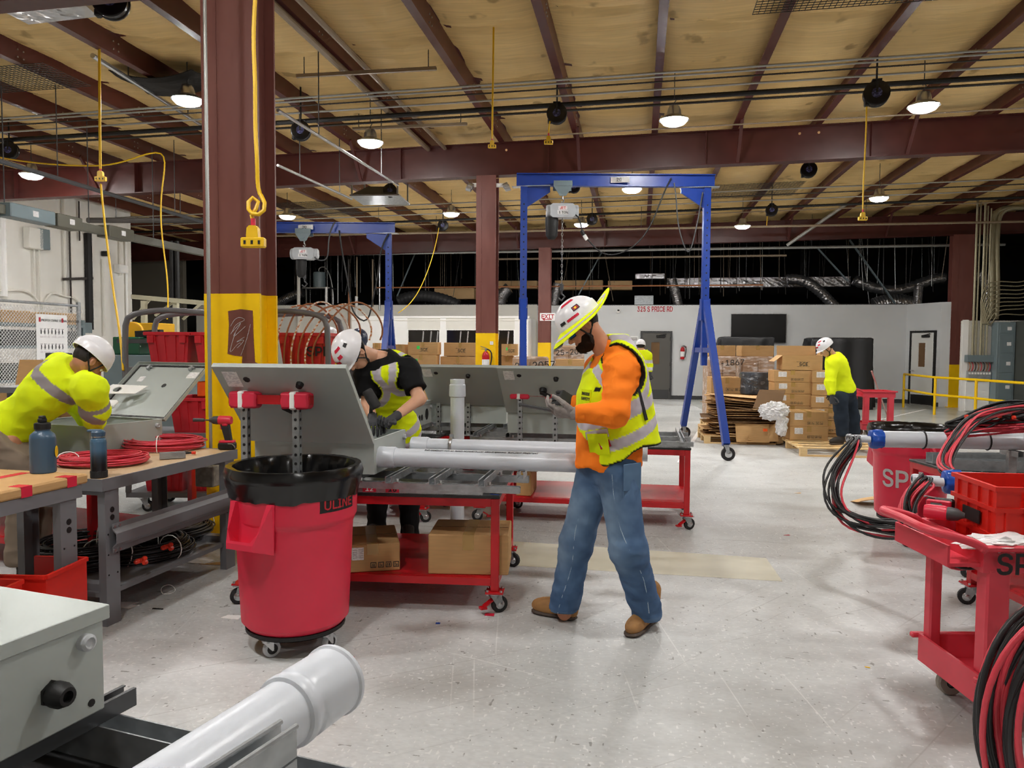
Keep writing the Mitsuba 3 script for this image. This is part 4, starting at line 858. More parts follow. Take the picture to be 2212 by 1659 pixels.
def straps(b, H, r=.0055, buckle=True):
    for k in (1, -1):
        for x in (.055, -.075):
            pts = spline([H.w(x, .088 * k, .04), H.w(x * .6 + .008, .083 * k, -.02), H.w(.02, .072 * k, -.075), H.w(.03, .05 * k, -.118)], 12); b.add('chin_strap', tube(pts, r, 6), 'm_strap', True)
    b.add('chin_strap', tube(spline([H.w(.03, .05, -.118), H.w(.036, 0, -.13), H.w(.03, -.05, -.118)], 8), r, 6), 'm_strap', True)
def boot_mesh(heel, toe, h=.012, sole=False, up=None):
    f = unit((np.asarray(toe) - heel) * [1, 1, 0]); L = np.linalg.norm((np.asarray(toe) - heel)[:2]); l = np.array([-f[1], f[0], 0]); c = np.asarray(heel, float) * [1, 1, 0]
    R = np.stack([f, l, [0, 0, 1.]], 1)
    def fn(p):
        q = (p - c) @ R
        if sole:
            d = smin(.02, cap(q * [1, 1, 3], (.045, 0, .045), (L - .05, 0, .045), .042, .05), ell(q * [1, 1, 3], (L * .68, 0, .045), (L * .33, .052, .045))); return np.maximum(d, q[:, 2] - .026)
        d = smin(.03, ell(q, (L - .085, 0, .05), (.088, .048, .05)), ell(q, (L * .5, 0, .06), (L * .32, .043, .055)), ell(q, (.055, 0, .06), (.055, .04, .065)), cap(q, (.06, 0, .08), (.055, 0, .2), .05, .056)); return np.maximum(d, .02 - q[:, 2])
    return nets(fn, np.minimum(heel, toe)[:3] * [1, 1, 0] - [.12, .12, .03], np.maximum(heel, toe) * [1, 1, 0] + [.12, .12, .28], .011)
HV = '#d9f100'
def stripe_color(base, bands):
    "bands: list of (mask function, hex)"
    def fn(p, n):
        c = np.tile(hx(base), (len(p), 1))
        for m, h in bands: c[m(p)] = hx(h)
        return c
    return fn
def surf(sdf, px, py, d0, d1):
    "where the view ray through a pixel meets a modelled surface, and the normal there"
    t = np.linspace(d0, d1, 400); p = np.array([P(px, py, v) for v in t]); s = sdf(p); i = int(np.argmax(s < 0)) if (s < 0).any() else len(t) // 2; q = p[i]
    e = 1e-3; g = np.array([sdf(q[None] + np.eye(3)[k] * e)[0] - sdf(q[None] - np.eye(3)[k] * e)[0] for k in range(3)]); return q, unit(g)
CAMR, CAMF = np.array([math.cos(YAW), math.sin(YAW), 0]), np.array([-math.sin(YAW), math.cos(YAW), 0])
def fdir(x, d, z): return unit(CAMR * x + CAMF * d + np.array([0, 0, z]))
# ---- the man in front: orange sleeves, yellow vest, jeans, wide-brimmed white helmet, reading a phone
def man_front():
    b = B(); H = Head(P(1258, 702, 4.38), fdir(-.78, -.16, -.6), fdir(-.6, 0, .8))
    neck = P(1312, 765, 4.4)
    fb = fdir(-.9, -.43, 0); lb_ = np.cross([0, 0, 1.], fb)
    sL, eL, wL = P(1338, 800, 4.22), P(1328, 893, 4.1), P(1243, 893, 4.12)
    sR, eR, wR = P(1292, 795, 4.58), P(1285, 885, 4.66), P(1242, 870, 4.56)
    body = [head_mesh(H, neck)]
    tor = lambda p: smin(.05, chain(p, [P(1330, 800, 4.4), P(1320, 900, 4.4), P(1313, 985, 4.4)], [.12, .12, .13]), chain(p, [sL, eL, wL], [.055, .042, .03]), chain(p, [sR, eR, wR], [.055, .042, .03]), chain(p, [neck, P(1328, 790, 4.4)], [.06, .09]),
                         chain(p, [P(1330, 1010, 4.32), P(1356, 1185, 4.3), P(1396, 1325, 4.42)], [.085, .06, .045]), chain(p, [P(1290, 1010, 4.48), P(1246, 1172, 4.5), P(1219, 1325, 4.56)], [.085, .06, .045]))
    lo, hi = bounds(sL, sR, eL, wL, wR, P(1396, 1325, 4.42), P(1219, 1325, 4.56), neck, m=.14); body.append(nets(tor, lo, hi, .02))
    b.add('body', cat(*body), 'm_skin_tan', True)
    # trousers
    hipL, knL, anL = P(1333, 1015, 4.31), P(1357, 1187, 4.28), P(1398, 1322, 4.44); hipR, knR, anR = P(1288, 1015, 4.47), P(1245, 1172, 4.5), P(1217, 1318, 4.57)
    def jeans(p):
        d = smin(.06, chain(p, [hipL, knL, anL], [.118, .098, .086], .05), chain(p, [hipR, knR, anR], [.112, .092, .086], .05), ell(p, P(1314, 990, 4.4), (.165, .165, .14)))
        z = p[:, 2]; fold = wrinkle(p, .012, 7, 3, (1, 1, 2.4)) * np.clip(.25 + np.exp(-((z - .14) / .14) ** 2) + .8 * np.exp(-((z - .47) / .12) ** 2), 0, 1.3) + wrinkle(p, .004, 16, 9)
        return np.maximum(np.maximum(d + fold, .065 - z + .03 * ((p - anL) @ CAMF)), z - 1.07)
    m = nets(jeans, *bounds(hipL, hipR, knL, knR, anL * [1, 1, 0] + [0, 0, .1], anR, m=.22), .0125)
    def jc(p, n):
        t = meshkit.fbm(p * 14, 3, 5)[:, None]; c = hx('395274') + (hx('567294') - hx('395274')) * np.clip(t * 1.5 - .35, 0, 1)
        fade = np.zeros(len(p))
        for a, e in ((hipL, knL), (hipR, knR)):
            for q, w in ((a * .45 + e * .55, .13), (e, .09)): fade = np.maximum(fade, np.exp(-(np.linalg.norm((p - q - fb * .09) * [1, 1, .55], axis=1) / w) ** 2))
        c = c + (hx('93a6b4') - c) * (.55 * fade * (.6 + .6 * t[:, 0]))[:, None]
        lo_ = p[:, 2] < .085 + .03 * ((anL - p) @ CAMF); c[lo_] = c[lo_] * .8 + hx('8a9cb0') * .2
        return c
    b.add('jeans', m, 'm_vcloth', True, color=vc(m, jc))
    for ln in ([(1322, 1025), (1330, 1100), (1343, 1150), (1366, 1200), (1388, 1245), (1398, 1290), (1402, 1325)], [(1250, 1120), (1240, 1170), (1236, 1215), (1226, 1255), (1214, 1290), (1205, 1325)]):
        pts = [(lambda h: h[0] - h[1] * .001)(surf(jeans, x_, y_, 3.9, 4.9)) for x_, y_ in spline(ln, 14)]; b.add('jeans__seam', tube(pts, .0028, 5), 'm_seam', True)
    q, n_ = surf(jeans, 1366, 1030, 3.9, 4.8); b.add('jeans__back_pocket', tf(bb(-.07, .07, -.075, .075, -.004, .004, .003), face(q, np.cross(n_, [0, 0, -1.]), (0, 0, 1), .0)), 'm_denim', False)
    # shirt
    sec = [(735, 1302, 1352, .06), (760, 1290, 1366, .15), (785, 1275, 1378, .2), (820, 1262, 1386, .215), (870, 1252, 1388, .21), (930, 1247, 1386, .2), (1000, 1243, 1386, .195), (1030, 1245, 1386, .19)]
    def loft(p, sec, grow=0.0):
        zz = np.array([P(1313, s[0], 4.4)[2] for s in sec])[::-1]; c = np.array([P((s[1] + s[2]) / 2, s[0], 4.4) for s in sec])[::-1]; hw = np.array([(s[2] - s[1]) / 2 * 4.4 / FPX for s in sec])[::-1] + grow; rl = np.array([s[3] for s in sec])[::-1] + grow
        z = p[:, 2]; cx = np.stack([np.interp(z, zz, c[:, k]) for k in (0, 1)], 1); L_ = np.interp(z, zz, rl); W_ = np.interp(z, zz, hw); rs = np.sqrt(np.maximum(W_ ** 2 - (L_ * .43) ** 2, .03 ** 2)) / .9
        q = p[:, :2] - cx; s_, l_ = q @ fb[:2], q @ lb_[:2]; d = (np.sqrt((s_ / rs) ** 2 + (l_ / L_) ** 2) - 1) * np.minimum(rs, L_) * .9
        return np.maximum(d, np.maximum(z - zz[-1], zz[0] - z)), s_, l_
    def shirt(p):
        d, s_, l_ = loft(p, sec); z = p[:, 2]
        arm = np.minimum(chain(p, [sL, eL, wL], [.082, .07, .045], .03), chain(p, [sR, eR, wR], [.08, .066, .045], .03))
        aw = chain(p, [sL, eL, wL], [0, 0, 0], .01); d = smin(.05, d, arm) + wrinkle(p, .02, 9, 4, (1.2, 1.2, 2.2)) * np.clip(1.2 - 5 * np.abs(aw - .05), .3, 1)
        d = np.maximum(d, .955 - z + .01 * np.sin(p[:, 0] * 40)); d = np.maximum(d, -cap(p, P(1262, 772, 4.38), P(1240, 892, 4.1), -9, -9))
        return np.maximum(d, (p - wL) @ unit(wL - eL) * (np.linalg.norm(p - wL, axis=1) < .14) - .0 * 1 + np.where(np.linalg.norm(p - wL, axis=1) < .14, 0, -1))
    m = nets(shirt, *bounds(sL, sR, eL, eR, wL, wR, P(1313, 1010, 4.4), P(1330, 735, 4.4), m=.2), .0125)
    b.add('shirt', m, 'm_orangecloth', True)
    b.add('shirt__collar', tube([neck + [0, 0, -.01] + .075 * (math.cos(t) * fb * 1.0 + math.sin(t) * lb_) + np.array([0, 0, -.045 * math.cos(t)]) for t in np.linspace(0, 2 * np.pi, 25)[:-1]], .012, 8, True), 'm_orangecloth', True)
    b.add('shirt__cuff', cyl(wL + unit(eL - wL) * .05, wL + unit(eL - wL) * .0, .05, 20, .043), 'm_orangecloth', 40)
    # vest
    vsec = [(722, 1312, 1352, .075), (745, 1298, 1368, .14), (770, 1282, 1380, .2), (800, 1266, 1392, .228), (850, 1249, 1404, .232), (900, 1248, 1413, .225), (950, 1254, 1424, .22), (1010, 1262, 1428, .215)]
    hem = lambda s_: np.interp(s_, [-.24, -.0, .06, .12, .2], [1.095, 1.09, 1.065, 1.015, .98])
    axL = lambda p: cap(p, sL + lb_ * .25 - [0, 0, .1], P(1336, 778, 4.3), .112, .088)
    axR = lambda p: cap(p, sR - lb_ * .25 - [0, 0, .1], P(1300, 778, 4.5), .112, .088)
    def vest(p):
        d, s_, l_ = loft(p, vsec, .004); z = p[:, 2]; d = d + wrinkle(p, .008, 8, 12, (1, 1, 1.3))
        d = np.maximum(d, hem(s_) - z); d = np.maximum(d, -axL(p)); d = np.maximum(d, -axR(p))
        d = np.maximum(d, -cap(p, neck + [0, 0, .02], neck + fb * .06 - [0, 0, .06], .078, .05)); return d
    m = nets(vest, *bounds(P(1245, 1010, 4.4), P(1430, 720, 4.4), m=.3), .0085)
    def vcol(p, n):
        c = np.tile(hx('dcee12'), (len(p), 1)) * (.93 + .1 * meshkit.fbm(p * 9, 2, 3)[:, None]); d, s_, l_ = loft(p, vsec); z = p[:, 2]; zt = z + .42 * s_; aL, aR = axL(p), axR(p)
        silver = ((zt > 1.275) & (zt < 1.335)) | ((zt > 1.14) & (zt < 1.20)); silver |= (aL > .028) & (aL < .072) & (z > 1.25) & (l_ > 0) | (aR > .028) & (aR < .072) & (z > 1.25) & (l_ < 0)
        c[silver] = hx('b9b4bd') * (.9 + .15 * meshkit.noise(p[silver] * 30, 2)[:, None])
        blk = ((z - hem(s_)) < .013) | (aL < .012) | (aR < .012) | ((np.abs(l_ - .05 - (1.3 - z) * .05) < .008) & (s_ < 0) & (zt > 1.02) & (zt < 1.30)); blk |= (s_ > .08) & (np.abs(l_ - .1) < .02) & (np.abs(z - 1.41) < .012); c[blk] = hx('1a1a16'); return c
    b.add('vest', m, 'm_vcloth', True, color=vc(m, vcol))
    def on(nm, px, py, w_, h_, mt, rot=0, th=.003, lab=None, sdf=vest):
        q, n_ = surf(sdf, px, py, 3.9, 4.8); r = unit(np.cross([0, 0, 1.], n_)); r = r if r @ CAMR > 0 else -r; u = np.cross(n_, r) ; u = u if u[2] > 0 else -u
        c, s_ = math.cos(math.radians(rot)), math.sin(math.radians(rot)); Mx = face(q, r * c + u * s_, u * c - r * s_, .002); b.add(nm, tf(bb(-w_ / 2, w_ / 2, -h_ / 2, h_ / 2, -.006, th), Mx), mt, False, lab); return Mx
    Mx = on('vest__patch', 1307, 960, .062, .04, 'm_redink', 20, lab='dark red patch with a white mark'); b.add('vest__patch_mark', tf(cat(bar((-.022, -.008, .004), (.012, .012, .004), .005, .002), bar((-.005, -.012, .004), (.022, .004, .004), .004, .002)), Mx), 'm_whiteink', False)
    Mx = on('vest__pocket', 1293, 960, .13, .12, 'm_vestpocket', 5); on('vest__pocket_band', 1290, 938, .14, .045, 'm_silver', 12, .004)
    on('vest__zip', 1388, 876, .018, .17, 'm_ink', 14)
    Mx = on('vest__chest_pocket', 1265, 862, .09, .11, 'm_vestpocket', -2, .002)
    for i, (tx, hh) in enumerate((('INSIDE', .016), ('SAFETY', .016), ('----', .006))): b.add('vest__lettering', text(tx, hh, Mx @ tr(-.036, .022 - .028 * i, .004)), 'm_ink', False)
    # gloves and phone
    ph = P(1156, 880, 4.08); pdir = unit(P(1186, 888, 4.06) - P(1124, 876, 4.1)); pn = unit(np.cross(pdir, fdir(0, 1, -.15)));
    g = hand_mesh(wL + unit(wL - eL) * .005, fdir(-.93, .1, .05), fdir(.1, -.55, -.83), [.62, .7, .75, .8], .5, -1, 1.12)
    b.add('glove', g, 'm_glove_gray', True, 'gray knit glove holding the phone'); b.add('glove__cuff', cyl(wL, wL + unit(wL - eL) * .028, .036, 16, .034), 'm_glove_gray', 40)
    g = hand_mesh(wR, fdir(-.8, -.2, .3), fdir(.2, -.9, .4), [1.0, 1.1, 1.2, 1.2], .8, 1, 1.12); b.add('glove', g, 'm_glove_dark', True, 'brown glove of the far hand')
    # boots
    hl, tl = Z(1415, 1338), Z(1357, 1379); b.add('boot', boot_mesh(hl, tl), 'm_boot', True, 'tan work boot'); b.add('boot__sole', boot_mesh(hl, tl, sole=True), 'm_sole', True)
    hl, tl = Z(1248, 1341), Z(1150, 1321); b.add('boot', boot_mesh(hl, tl), 'm_boot', True, 'tan work boot'); b.add('boot__sole', boot_mesh(hl, tl, sole=True), 'm_sole', True)
    # head: hair, beard, glasses, helmet with a wide yellow shade brim
    def hair(p):
        d = ell(p, (-.012, 0, .03), (.1, .08, .103)); return np.maximum(np.maximum(d, -p[:, 2] - .055 + np.where(p[:, 0] > -.03, .065, 0)), np.maximum(p[:, 0] - .06, -ell(p, (-.005, .08, -.012), (.02, .02, .03))))
    b.add('hair', tf(nets(hair, [-.14, -.11, -.1], [.12, .11, .16], .007), H.M()), 'm_hair', True)
    def beard(p):
        d = smin(.02, ell(p, (.042, 0, -.098), (.06, .056, .052)), ell(p, (.032, .048, -.07), (.036, .017, .04)), ell(p, (.032, -.048, -.07), (.036, .017, .04)), ell(p, (.085, 0, -.1), (.03, .035, .035))); d = d + .004 * (meshkit.noise(p * 120, 1) - .5)
        return np.maximum(d, -smin(.01, ell(p, (.11, 0, -.068), (.03, .03, .012)), ell(p, (.1, .02, -.03), (.05, .03, .022)), ell(p, (.1, -.02, -.03), (.05, .03, .022))))
    b.add('beard', tf(nets(beard, [-.06, -.1, -.18], [.15, .1, .02], .005), H.M()), 'm_beard', True)
    for k in (1, -1):
        pts = [H.w(.085 - .028 * abs(t) ** 1.5, k * (.012 + .052 * t), -.008) for t in np.linspace(0, 1, 7)]
        u_ = H.R[:, 2]; f_ = H.R[:, 0]; v = np.array([[q + f_ * .024 + u_ * .019, q + f_ * .026 - u_ * .017] for q in pts]).reshape(-1, 3); f = []
        for i in range(6): f += [[2 * i, 2 * i + 1, 2 * i + 3], [2 * i, 2 * i + 3, 2 * i + 2]]
        nm = b.add('glasses_lens', mk(v, f), 'm_lens', True, 'mirrored blue-green lens'); b.add('glasses_frame', cat(tube(v[0::2], .0025, 5), tube(v[1::2], .0022, 5), tube([v[-2], v[-1]], .0022, 5), tube([v[-2], H.w(.0, .083 * k, .008), H.w(-.03, .082 * k, -.005)], .003, 5)), 'm_black', True)
    Mh, patch = helmet(b, H, brim=False, stickers=[(.45, .62, .75, 1.9, 'm_redplastic', 'red sticker stripe'), (.95, 1.2, 1.38, 1.75, 'm_ink', 'square sticker'), (.99, 1.16, 1.42, 1.71, 'm_redink'), (1.02, 1.12, 1.5, 1.62, 'm_yellow'), (1.34, 1.46, .9, 1.5, 'm_redplastic', 'red sticker stripe'), (1.3, 1.44, .5, .8, 'm_ink')])
    a = np.linspace(0, 2 * np.pi, 49)[:-1]; bw = lambda x: .055 + .055 * np.clip(-np.cos(x), 0, 1) ** 1.5 + .028 * np.clip(np.cos(x), 0, 1) ** 2
    ins = np.stack([.139 * np.cos(a), .113 * np.sin(a), -.012 - 0 * a], 1); dz = -.03 + .075 * np.clip(-np.cos(a), 0, 1) ** 2 - .015 * np.clip(np.cos(a), 0, 1)
    out = np.stack([(.139 + bw(a)) * np.cos(a), (.113 + bw(a) * .9) * np.sin(a), -.012 + dz], 1); mid = ins * .55 + out * .45
    br_ = ringmesh([ins, mid, out, out - [0, 0, .004], mid - [0, 0, .004], ins - [0, 0, .004]], False, False); cm = lambda p, n: np.where((np.linalg.norm((p - Mh[:3, 3]), axis=1) < 0)[:, None], hx('8d8f80'), hx('e3f21c'))
    m = tf(br_, Mh); b.add('helmet__shade_brim', m, 'm_vcloth', True, 'wide yellow sun brim', color=vc(m, cm))
    b.add('helmet__brim_stripe', tf(ringmesh([mid * [1, 1, 1] + [0, 0, .0015], (mid * .6 + out * .4) + [0, 0, .0015]], False, False), Mh), 'm_silver', True)
    vz = np.linspace(-.75, .75, 13); v = np.vstack([np.stack([.15 * np.cos(vz), .118 * np.sin(vz), 0 * vz - .018], 1), np.stack([.235 * np.cos(vz * .8), .13 * np.sin(vz), 0 * vz - .072], 1)]); f = []
    for i in range(12): f += [[i, i + 13, i + 14], [i, i + 14, i + 1]]
    b.add('helmet__front_visor', tf(mk(v, f), Mh), 'm_smoke', True, 'smoky front visor'); straps(b, H)
    b.place('person', 'man in jeans, orange sleeves, yellow vest and wide-brimmed white helmet reading a phone', 'person')
    p_ = B(); Mx = np.eye(4); Mx[:3, 0] = pdir; Mx[:3, 2] = pn if pn[2] > 0 else -pn; Mx[:3, 1] = np.cross(Mx[:3, 2], pdir); Mx[:3, 3] = ph
    p_.add('case', bb(-.085, .085, -.04, .04, -.007, .006, .004), 'm_darkgray', False); p_.add('screen', bb(-.08, .08, -.036, .036, .006, .0068), 'm_blackgloss', False); p_.place('phone', 'dark phone held flat in the gray gloved hand of the man with orange sleeves', 'phone', Mx)
mat('m_seam', '8fa2b4', .9); mat('m_denim', two('44607f', '55728f', lambda p: fbm(p.x * 20, p.y * 20, p.z * 20, 2)), .85); mat('m_orangecloth', two('ee7417', 'f6852a', lambda p: fbm(p.x * 9, p.y * 9, p.z * 9, 2)), .85, spec=.2)
mat('m_vestpocket', 'd3e60f', .85, spec=.2); mat('m_silver', 'b9b4bd', .5); mat('m_smoke', '55534f', .2)
man_front()
# ---- the other workers
def worker(label, head, f, u, neck, chest, pelv, arms, legs, shirt, pants, r=(.17, .16, .165), sleeve='long', glove='m_glove_dark', skin='m_skin_light', helm='m_helmet', stick=True, feet=None, boots='m_bootdark', fac=None, h=.014, tuck=.03, rs=(.07, .058, .042), hair=True, brim=True, rl=(.095, .075, .07), curl=.9):
    b = B(); H = Head(P(*head), fdir(*f), fdir(*u)); neck, chest, pelv = P(*neck), P(*chest), P(*pelv); ax = unit(neck - pelv)
    A = [[P(*q) for q in a] for a in arms]; L = [[P(*q) for q in l] for l in legs]
    sd = unit(A[0][0] - A[1][0])
    R = np.stack([np.cross(sd - ax * (sd @ ax), ax), unit(sd - ax * (sd @ ax)), ax], 1)
    core = lambda p, g=0.: smin(.06, ell(p, chest, np.array([r[0] * .78, r[0] * 1.12, .26]) + g, R), ell(p, pelv, np.array([r[2] * .85, r[2] * 1.05, .18]) + g, R), cap(p, chest, pelv, r[1] * .8 + g, r[1] * .82 + g), cap(p, A[0][0], A[1][0], rs[0] + .01 + g, rs[0] + .01 + g))
    skin_ = lambda p: smin(.03, core(p, -.03), cap(p, neck, chest, .055, .07), *[chain(p, a, [.055, .046, .03]) for a in A], *[chain(p, l, [.075, .055, .04]) for l in L])
    pts = [neck, chest, pelv, *[q for a in A for q in a], *[q for l in L for q in l]]
    b.add('body', cat(head_mesh(H, neck, .006), nets(skin_, *bounds(*pts, m=.2), .018)), skin, True); eyes(b, H)
    hem = pelv - ax * tuck
    def sh(p):
        ar = [chain(p, a if sleeve == 'long' else [a[0], a[0] * .35 + a[1] * .65], rs if sleeve == 'long' else [rs[0], rs[1] + .012], .03) for a in A]
        d = smin(.045, core(p), *ar) + wrinkle(p, .014, 8, len(label), (1.2, 1.2, 1.8)); d = np.maximum(d, (hem - p) @ ax); d = np.maximum(d, np.where(np.linalg.norm(p - neck, axis=1) < .13, (p - neck) @ ax - .01, -1))
        if sleeve != 'long':
            for a in A: v = unit(a[1] - a[0]); e = a[0] * .3 + a[1] * .7; nr = cap(p, e, a[1], .12, .14); d = np.where(nr < .02, np.maximum(d, (p - e) @ v), d)
        else:
            for a in A: v = unit(a[2] - a[1]); nr = np.linalg.norm(p - a[2], axis=1) < .13; d = np.where(nr, np.maximum(d, (p - a[2]) @ v + .02), d)
        return np.maximum(d, -cap(p, neck + ax * .03, neck, .062, .058))
    m = nets(sh, *bounds(neck, chest, pelv, *[q for a in A for q in a], m=.26), h)
    env = dict(neck=neck, chest=chest, pelv=pelv, ax=ax, R=R, A=A, H=H, hem=hem, core=core)
    if callable(shirt): b.add('shirt', m, 'm_vcloth', True, color=vc(m, shirt(env)))
    else: b.add('shirt', m, shirt, True)
    def pn(p):
        d = smin(.05, ell(p, pelv - ax * .04, np.array([r[2] * .86, r[2] * 1.03, .17]), R), *[chain(p, l, rl, .04) for l in L]) + wrinkle(p, .012, 7, 5, (1, 1, 2.3))
        d = np.maximum(d, (p - pelv) @ ax - .06); lowz = min(l[2][2] for l in L); return np.maximum(d, lowz - .03 - p[:, 2])
    b.add('trousers', nets(pn, *bounds(pelv, *[q for l in L for q in l], m=.24), h), pants, True)
    for i, a in enumerate(A):
        d_ = unit(a[2] - a[1]); b.add('glove', hand_mesh(a[2], d_, np.cross(d_, CAMR * (1 if i else -1)) + [0, 0, .4], [curl] * 4, .7, 1 if i else -1, 1.1, .006), glove, True)
    for i, (hl, tl) in enumerate(feet or []):
        z = hl[2]; bm = boot_mesh(hl, tl); bm.apply_translation([0, 0, z]); b.add('boot', bm, boots, True); sm = boot_mesh(hl, tl, sole=True); sm.apply_translation([0, 0, z]); b.add('boot__sole', sm, 'm_sole', True)
    if hair:
        hr = lambda p: np.maximum(np.maximum(ell(p, (-.012, 0, .02), (.1, .08, .1)), -p[:, 2] - .045 + np.where(p[:, 0] > -.03, .06, 0)), p[:, 0] - .06); b.add('hair', tf(nets(hr, [-.14, -.11, -.1], [.12, .11, .16], .009), H.M()), 'm_hair', True)
    st = [(.5, .68, .3, 1.1, 'm_redplastic', 'red sticker stripe'), (.9, 1.1, .35, .75, 'm_redplastic', 'red sticker stripe'), (1.15, 1.32, -.35, .35, 'm_redink', 'dark red name sticker'), (.75, .95, 1.3, 1.6, 'm_ink', 'square sticker')] if stick else None
    helmet(b, H, helm, brim, st); straps(b, H)
    if fac: fac(b, env)
    return b.place('person', label, 'person'), env
def man_black():
    def fac(b, E):
        neck, chest, pelv, ax, R, A, H = (E[k] for k in ('neck', 'chest', 'pelv', 'ax', 'R', 'A', 'H')); fw = R[:, 0] if R[:, 0] @ CAMF < 0 else -R[:, 0]
        def v(p):
            d = E['core'](p, .022) + wrinkle(p, .01, 8, 4); q = p - pelv; d = np.maximum(d, -(q @ ax) - .16); d = np.maximum(d, (p - neck) @ ax + .015)
            for a in A: d = np.maximum(d, -cap(p, a[0] + (a[0] - chest) * .3, a[0] * .55 + a[1] * .45, .118, .11))
            return np.maximum(d, -cap(p, neck + fw * .05 + ax * .05, chest + fw * .16 + ax * .03, .09, .02))
        m = nets(v, *bounds(neck, chest, pelv, m=.34), .011)
        def col(p, n):
            c = np.tile(hx('dcee12'), (len(p), 1)); q = p - pelv; t = q @ ax; l = q @ R[:, 1]; ds = np.min([cap(p, a[0] + (a[0] - chest) * .3, a[0] * .55 + a[1] * .45, .118, .11) for a in A], 0)
            c[((ds > .02) & (ds < .07) & (t > .16)) | ((t > .02) & (t < .08)) | ((t < -.03) & (t > -.09))] = hx('b9b4bd'); c[(ds < .01) | (t < -.148) | ((np.abs(np.abs(l) - .1) < .035) & (np.abs(t - .27) < .018) & (n @ fw > .2))] = hx('16170f'); return c
        b.add('vest', m, 'm_vcloth', True, 'yellow safety vest with silver bands', color=vc(m, col))
        hL = A[1][2]; 
        b.add('glasses', tube([H.w(.0, .083, .0), H.w(.07, .07, -.006), H.w(.1, .0, -.01), H.w(.07, -.07, -.006), H.w(0, -.083, 0)], .006, 6), 'm_black', True)
    k, E = worker('man in a black short-sleeved shirt, black trousers and yellow vest bending over the big enclosure', (764, 760, 5.45), (-.25, -.3, -.9), (-.66, -.6, .45), (806, 772, 5.62), (832, 815, 5.72), (856, 930, 6.0),
        [[(880, 800, 5.6), (906, 862, 5.5), (848, 905, 5.25)], [(792, 810, 5.62), (795, 875, 5.6), (806, 905, 5.3)]],
        [[(878, 985, 6.08), (884, 1080, 6.1), (886, 1176, 6.13)], [(832, 985, 6.05), (815, 1080, 6.07), (812, 1176, 6.07)]], 'm_blackcloth', 'm_blackcloth', sleeve='short', glove='m_glove_dark', feet=[(P(888, 1193, 6.15) * [1, 1, 0], P(868, 1205, 5.9) * [1, 1, 0]), (P(815, 1193, 6.1) * [1, 1, 0], P(795, 1205, 5.88) * [1, 1, 0])], fac=fac, h=.012, rs=(.08, .07, .045), rl=(.1, .078, .07))
    mb = B(); a, c = P(788, 842, 5.2), P(818, 893, 5.2); t = unit(c - a)
    M = np.eye(4); M[:3, 2] = t; _, M[:3, 0], M[:3, 1] = basis(t); M[:3, 3] = P(803, 862, 5.2) - t * .07
    mb.add('head', tf(lathe([(0, 0), (.03, 0), (.036, .01), (.038, .07), (.036, .13), (.03, .14), (0, .14)], 24), M), 'm_rubber', 40); mb.add('handle', cyl(P(803, 866, 5.2), P(800, 905, 5.42), .013, 10), 'm_darkgray')
    mb.place('mallet', 'black rubber mallet held by the man in the black shirt', 'mallet')
mat('m_blackcloth', '121315', .85, spec=.2); mat('m_hvshirt', two('dcee14', 'e8fa20', lambda p: fbm(p.x * 6, p.y * 6, p.z * 6, 2)), .8, spec=.2); mat('m_tan', two('7a6c5f', '8c7d6e', lambda p: fbm(p.x * 12, p.y * 12, p.z * 12, 2)), .85, spec=.2); mat('m_darkjeans', two('1d2530', '2b3542', lambda p: fbm(p.x * 10, p.y * 10, p.z * 10, 2)), .85, spec=.2)
man_black()
def left_shirt(E):
    neck, pelv, ax, R, A, chest = (E[k] for k in ('neck', 'pelv', 'ax', 'R', 'A', 'chest'))
    def col(p, n):
        c = np.tile(hx('dff51a'), (len(p), 1)) * (.93 + .1 * meshkit.fbm(p * 7, 2, 3)[:, None]); q = p - pelv; t = q @ ax; l = q @ R[:, 1]
        v = (np.abs(t - (.47 + .3 * np.abs(l))) < .035); band = np.abs(t - .1) < .03
        c[v | (t < -.0) & (t > -.0)] = hx('8d8789')
        for a in A:
            e = unit(a[1] - a[0]); L_ = np.linalg.norm(a[1] - a[0]); s = (p - a[0]) @ e / L_; nr = np.linalg.norm(p - a[0] - e * ((p - a[0]) @ e)[:, None], axis=1) < .12; c[nr & (s > .66) & (s < .86)] = hx('8d8789')
        return c
    return col
worker('man in a yellow reflective shirt and tan trousers bending over the open enclosure', (192, 778, 5.041), (.4, .6, -.6), (.3, .3, .9), (168, 797, 5.069), (118, 836, 5.088), (18, 925, 5.134),
       [[(196, 842, 4.921), (205, 885, 5.014), (204, 928, 5.504)], [(128, 795, 5.319), (170, 870, 5.504), (190, 915, 5.643)]],
       [[(20, 955, 5.041), (50, 1080, 5.088), (42, 1205, 5.088)], [(8, 955, 5.226), (82, 1085, 5.291), (78, 1190, 5.319)]], left_shirt, 'm_tan', sleeve='long', skin='m_skin_mid', feet=[(P(38, 1225, 5.106) * [1, 1, 0], P(95, 1228, 5.088) * [1, 1, 0]), (P(72, 1215, 5.319) * [1, 1, 0], P(125, 1215, 5.365) * [1, 1, 0])], r=(.175, .165, .165), tuck=.06, stick=False, brim=False, rs=(.09, .085, .055), h=.012, rl=(.125, .095, .085))
pz = Z(1740, 950, .145)
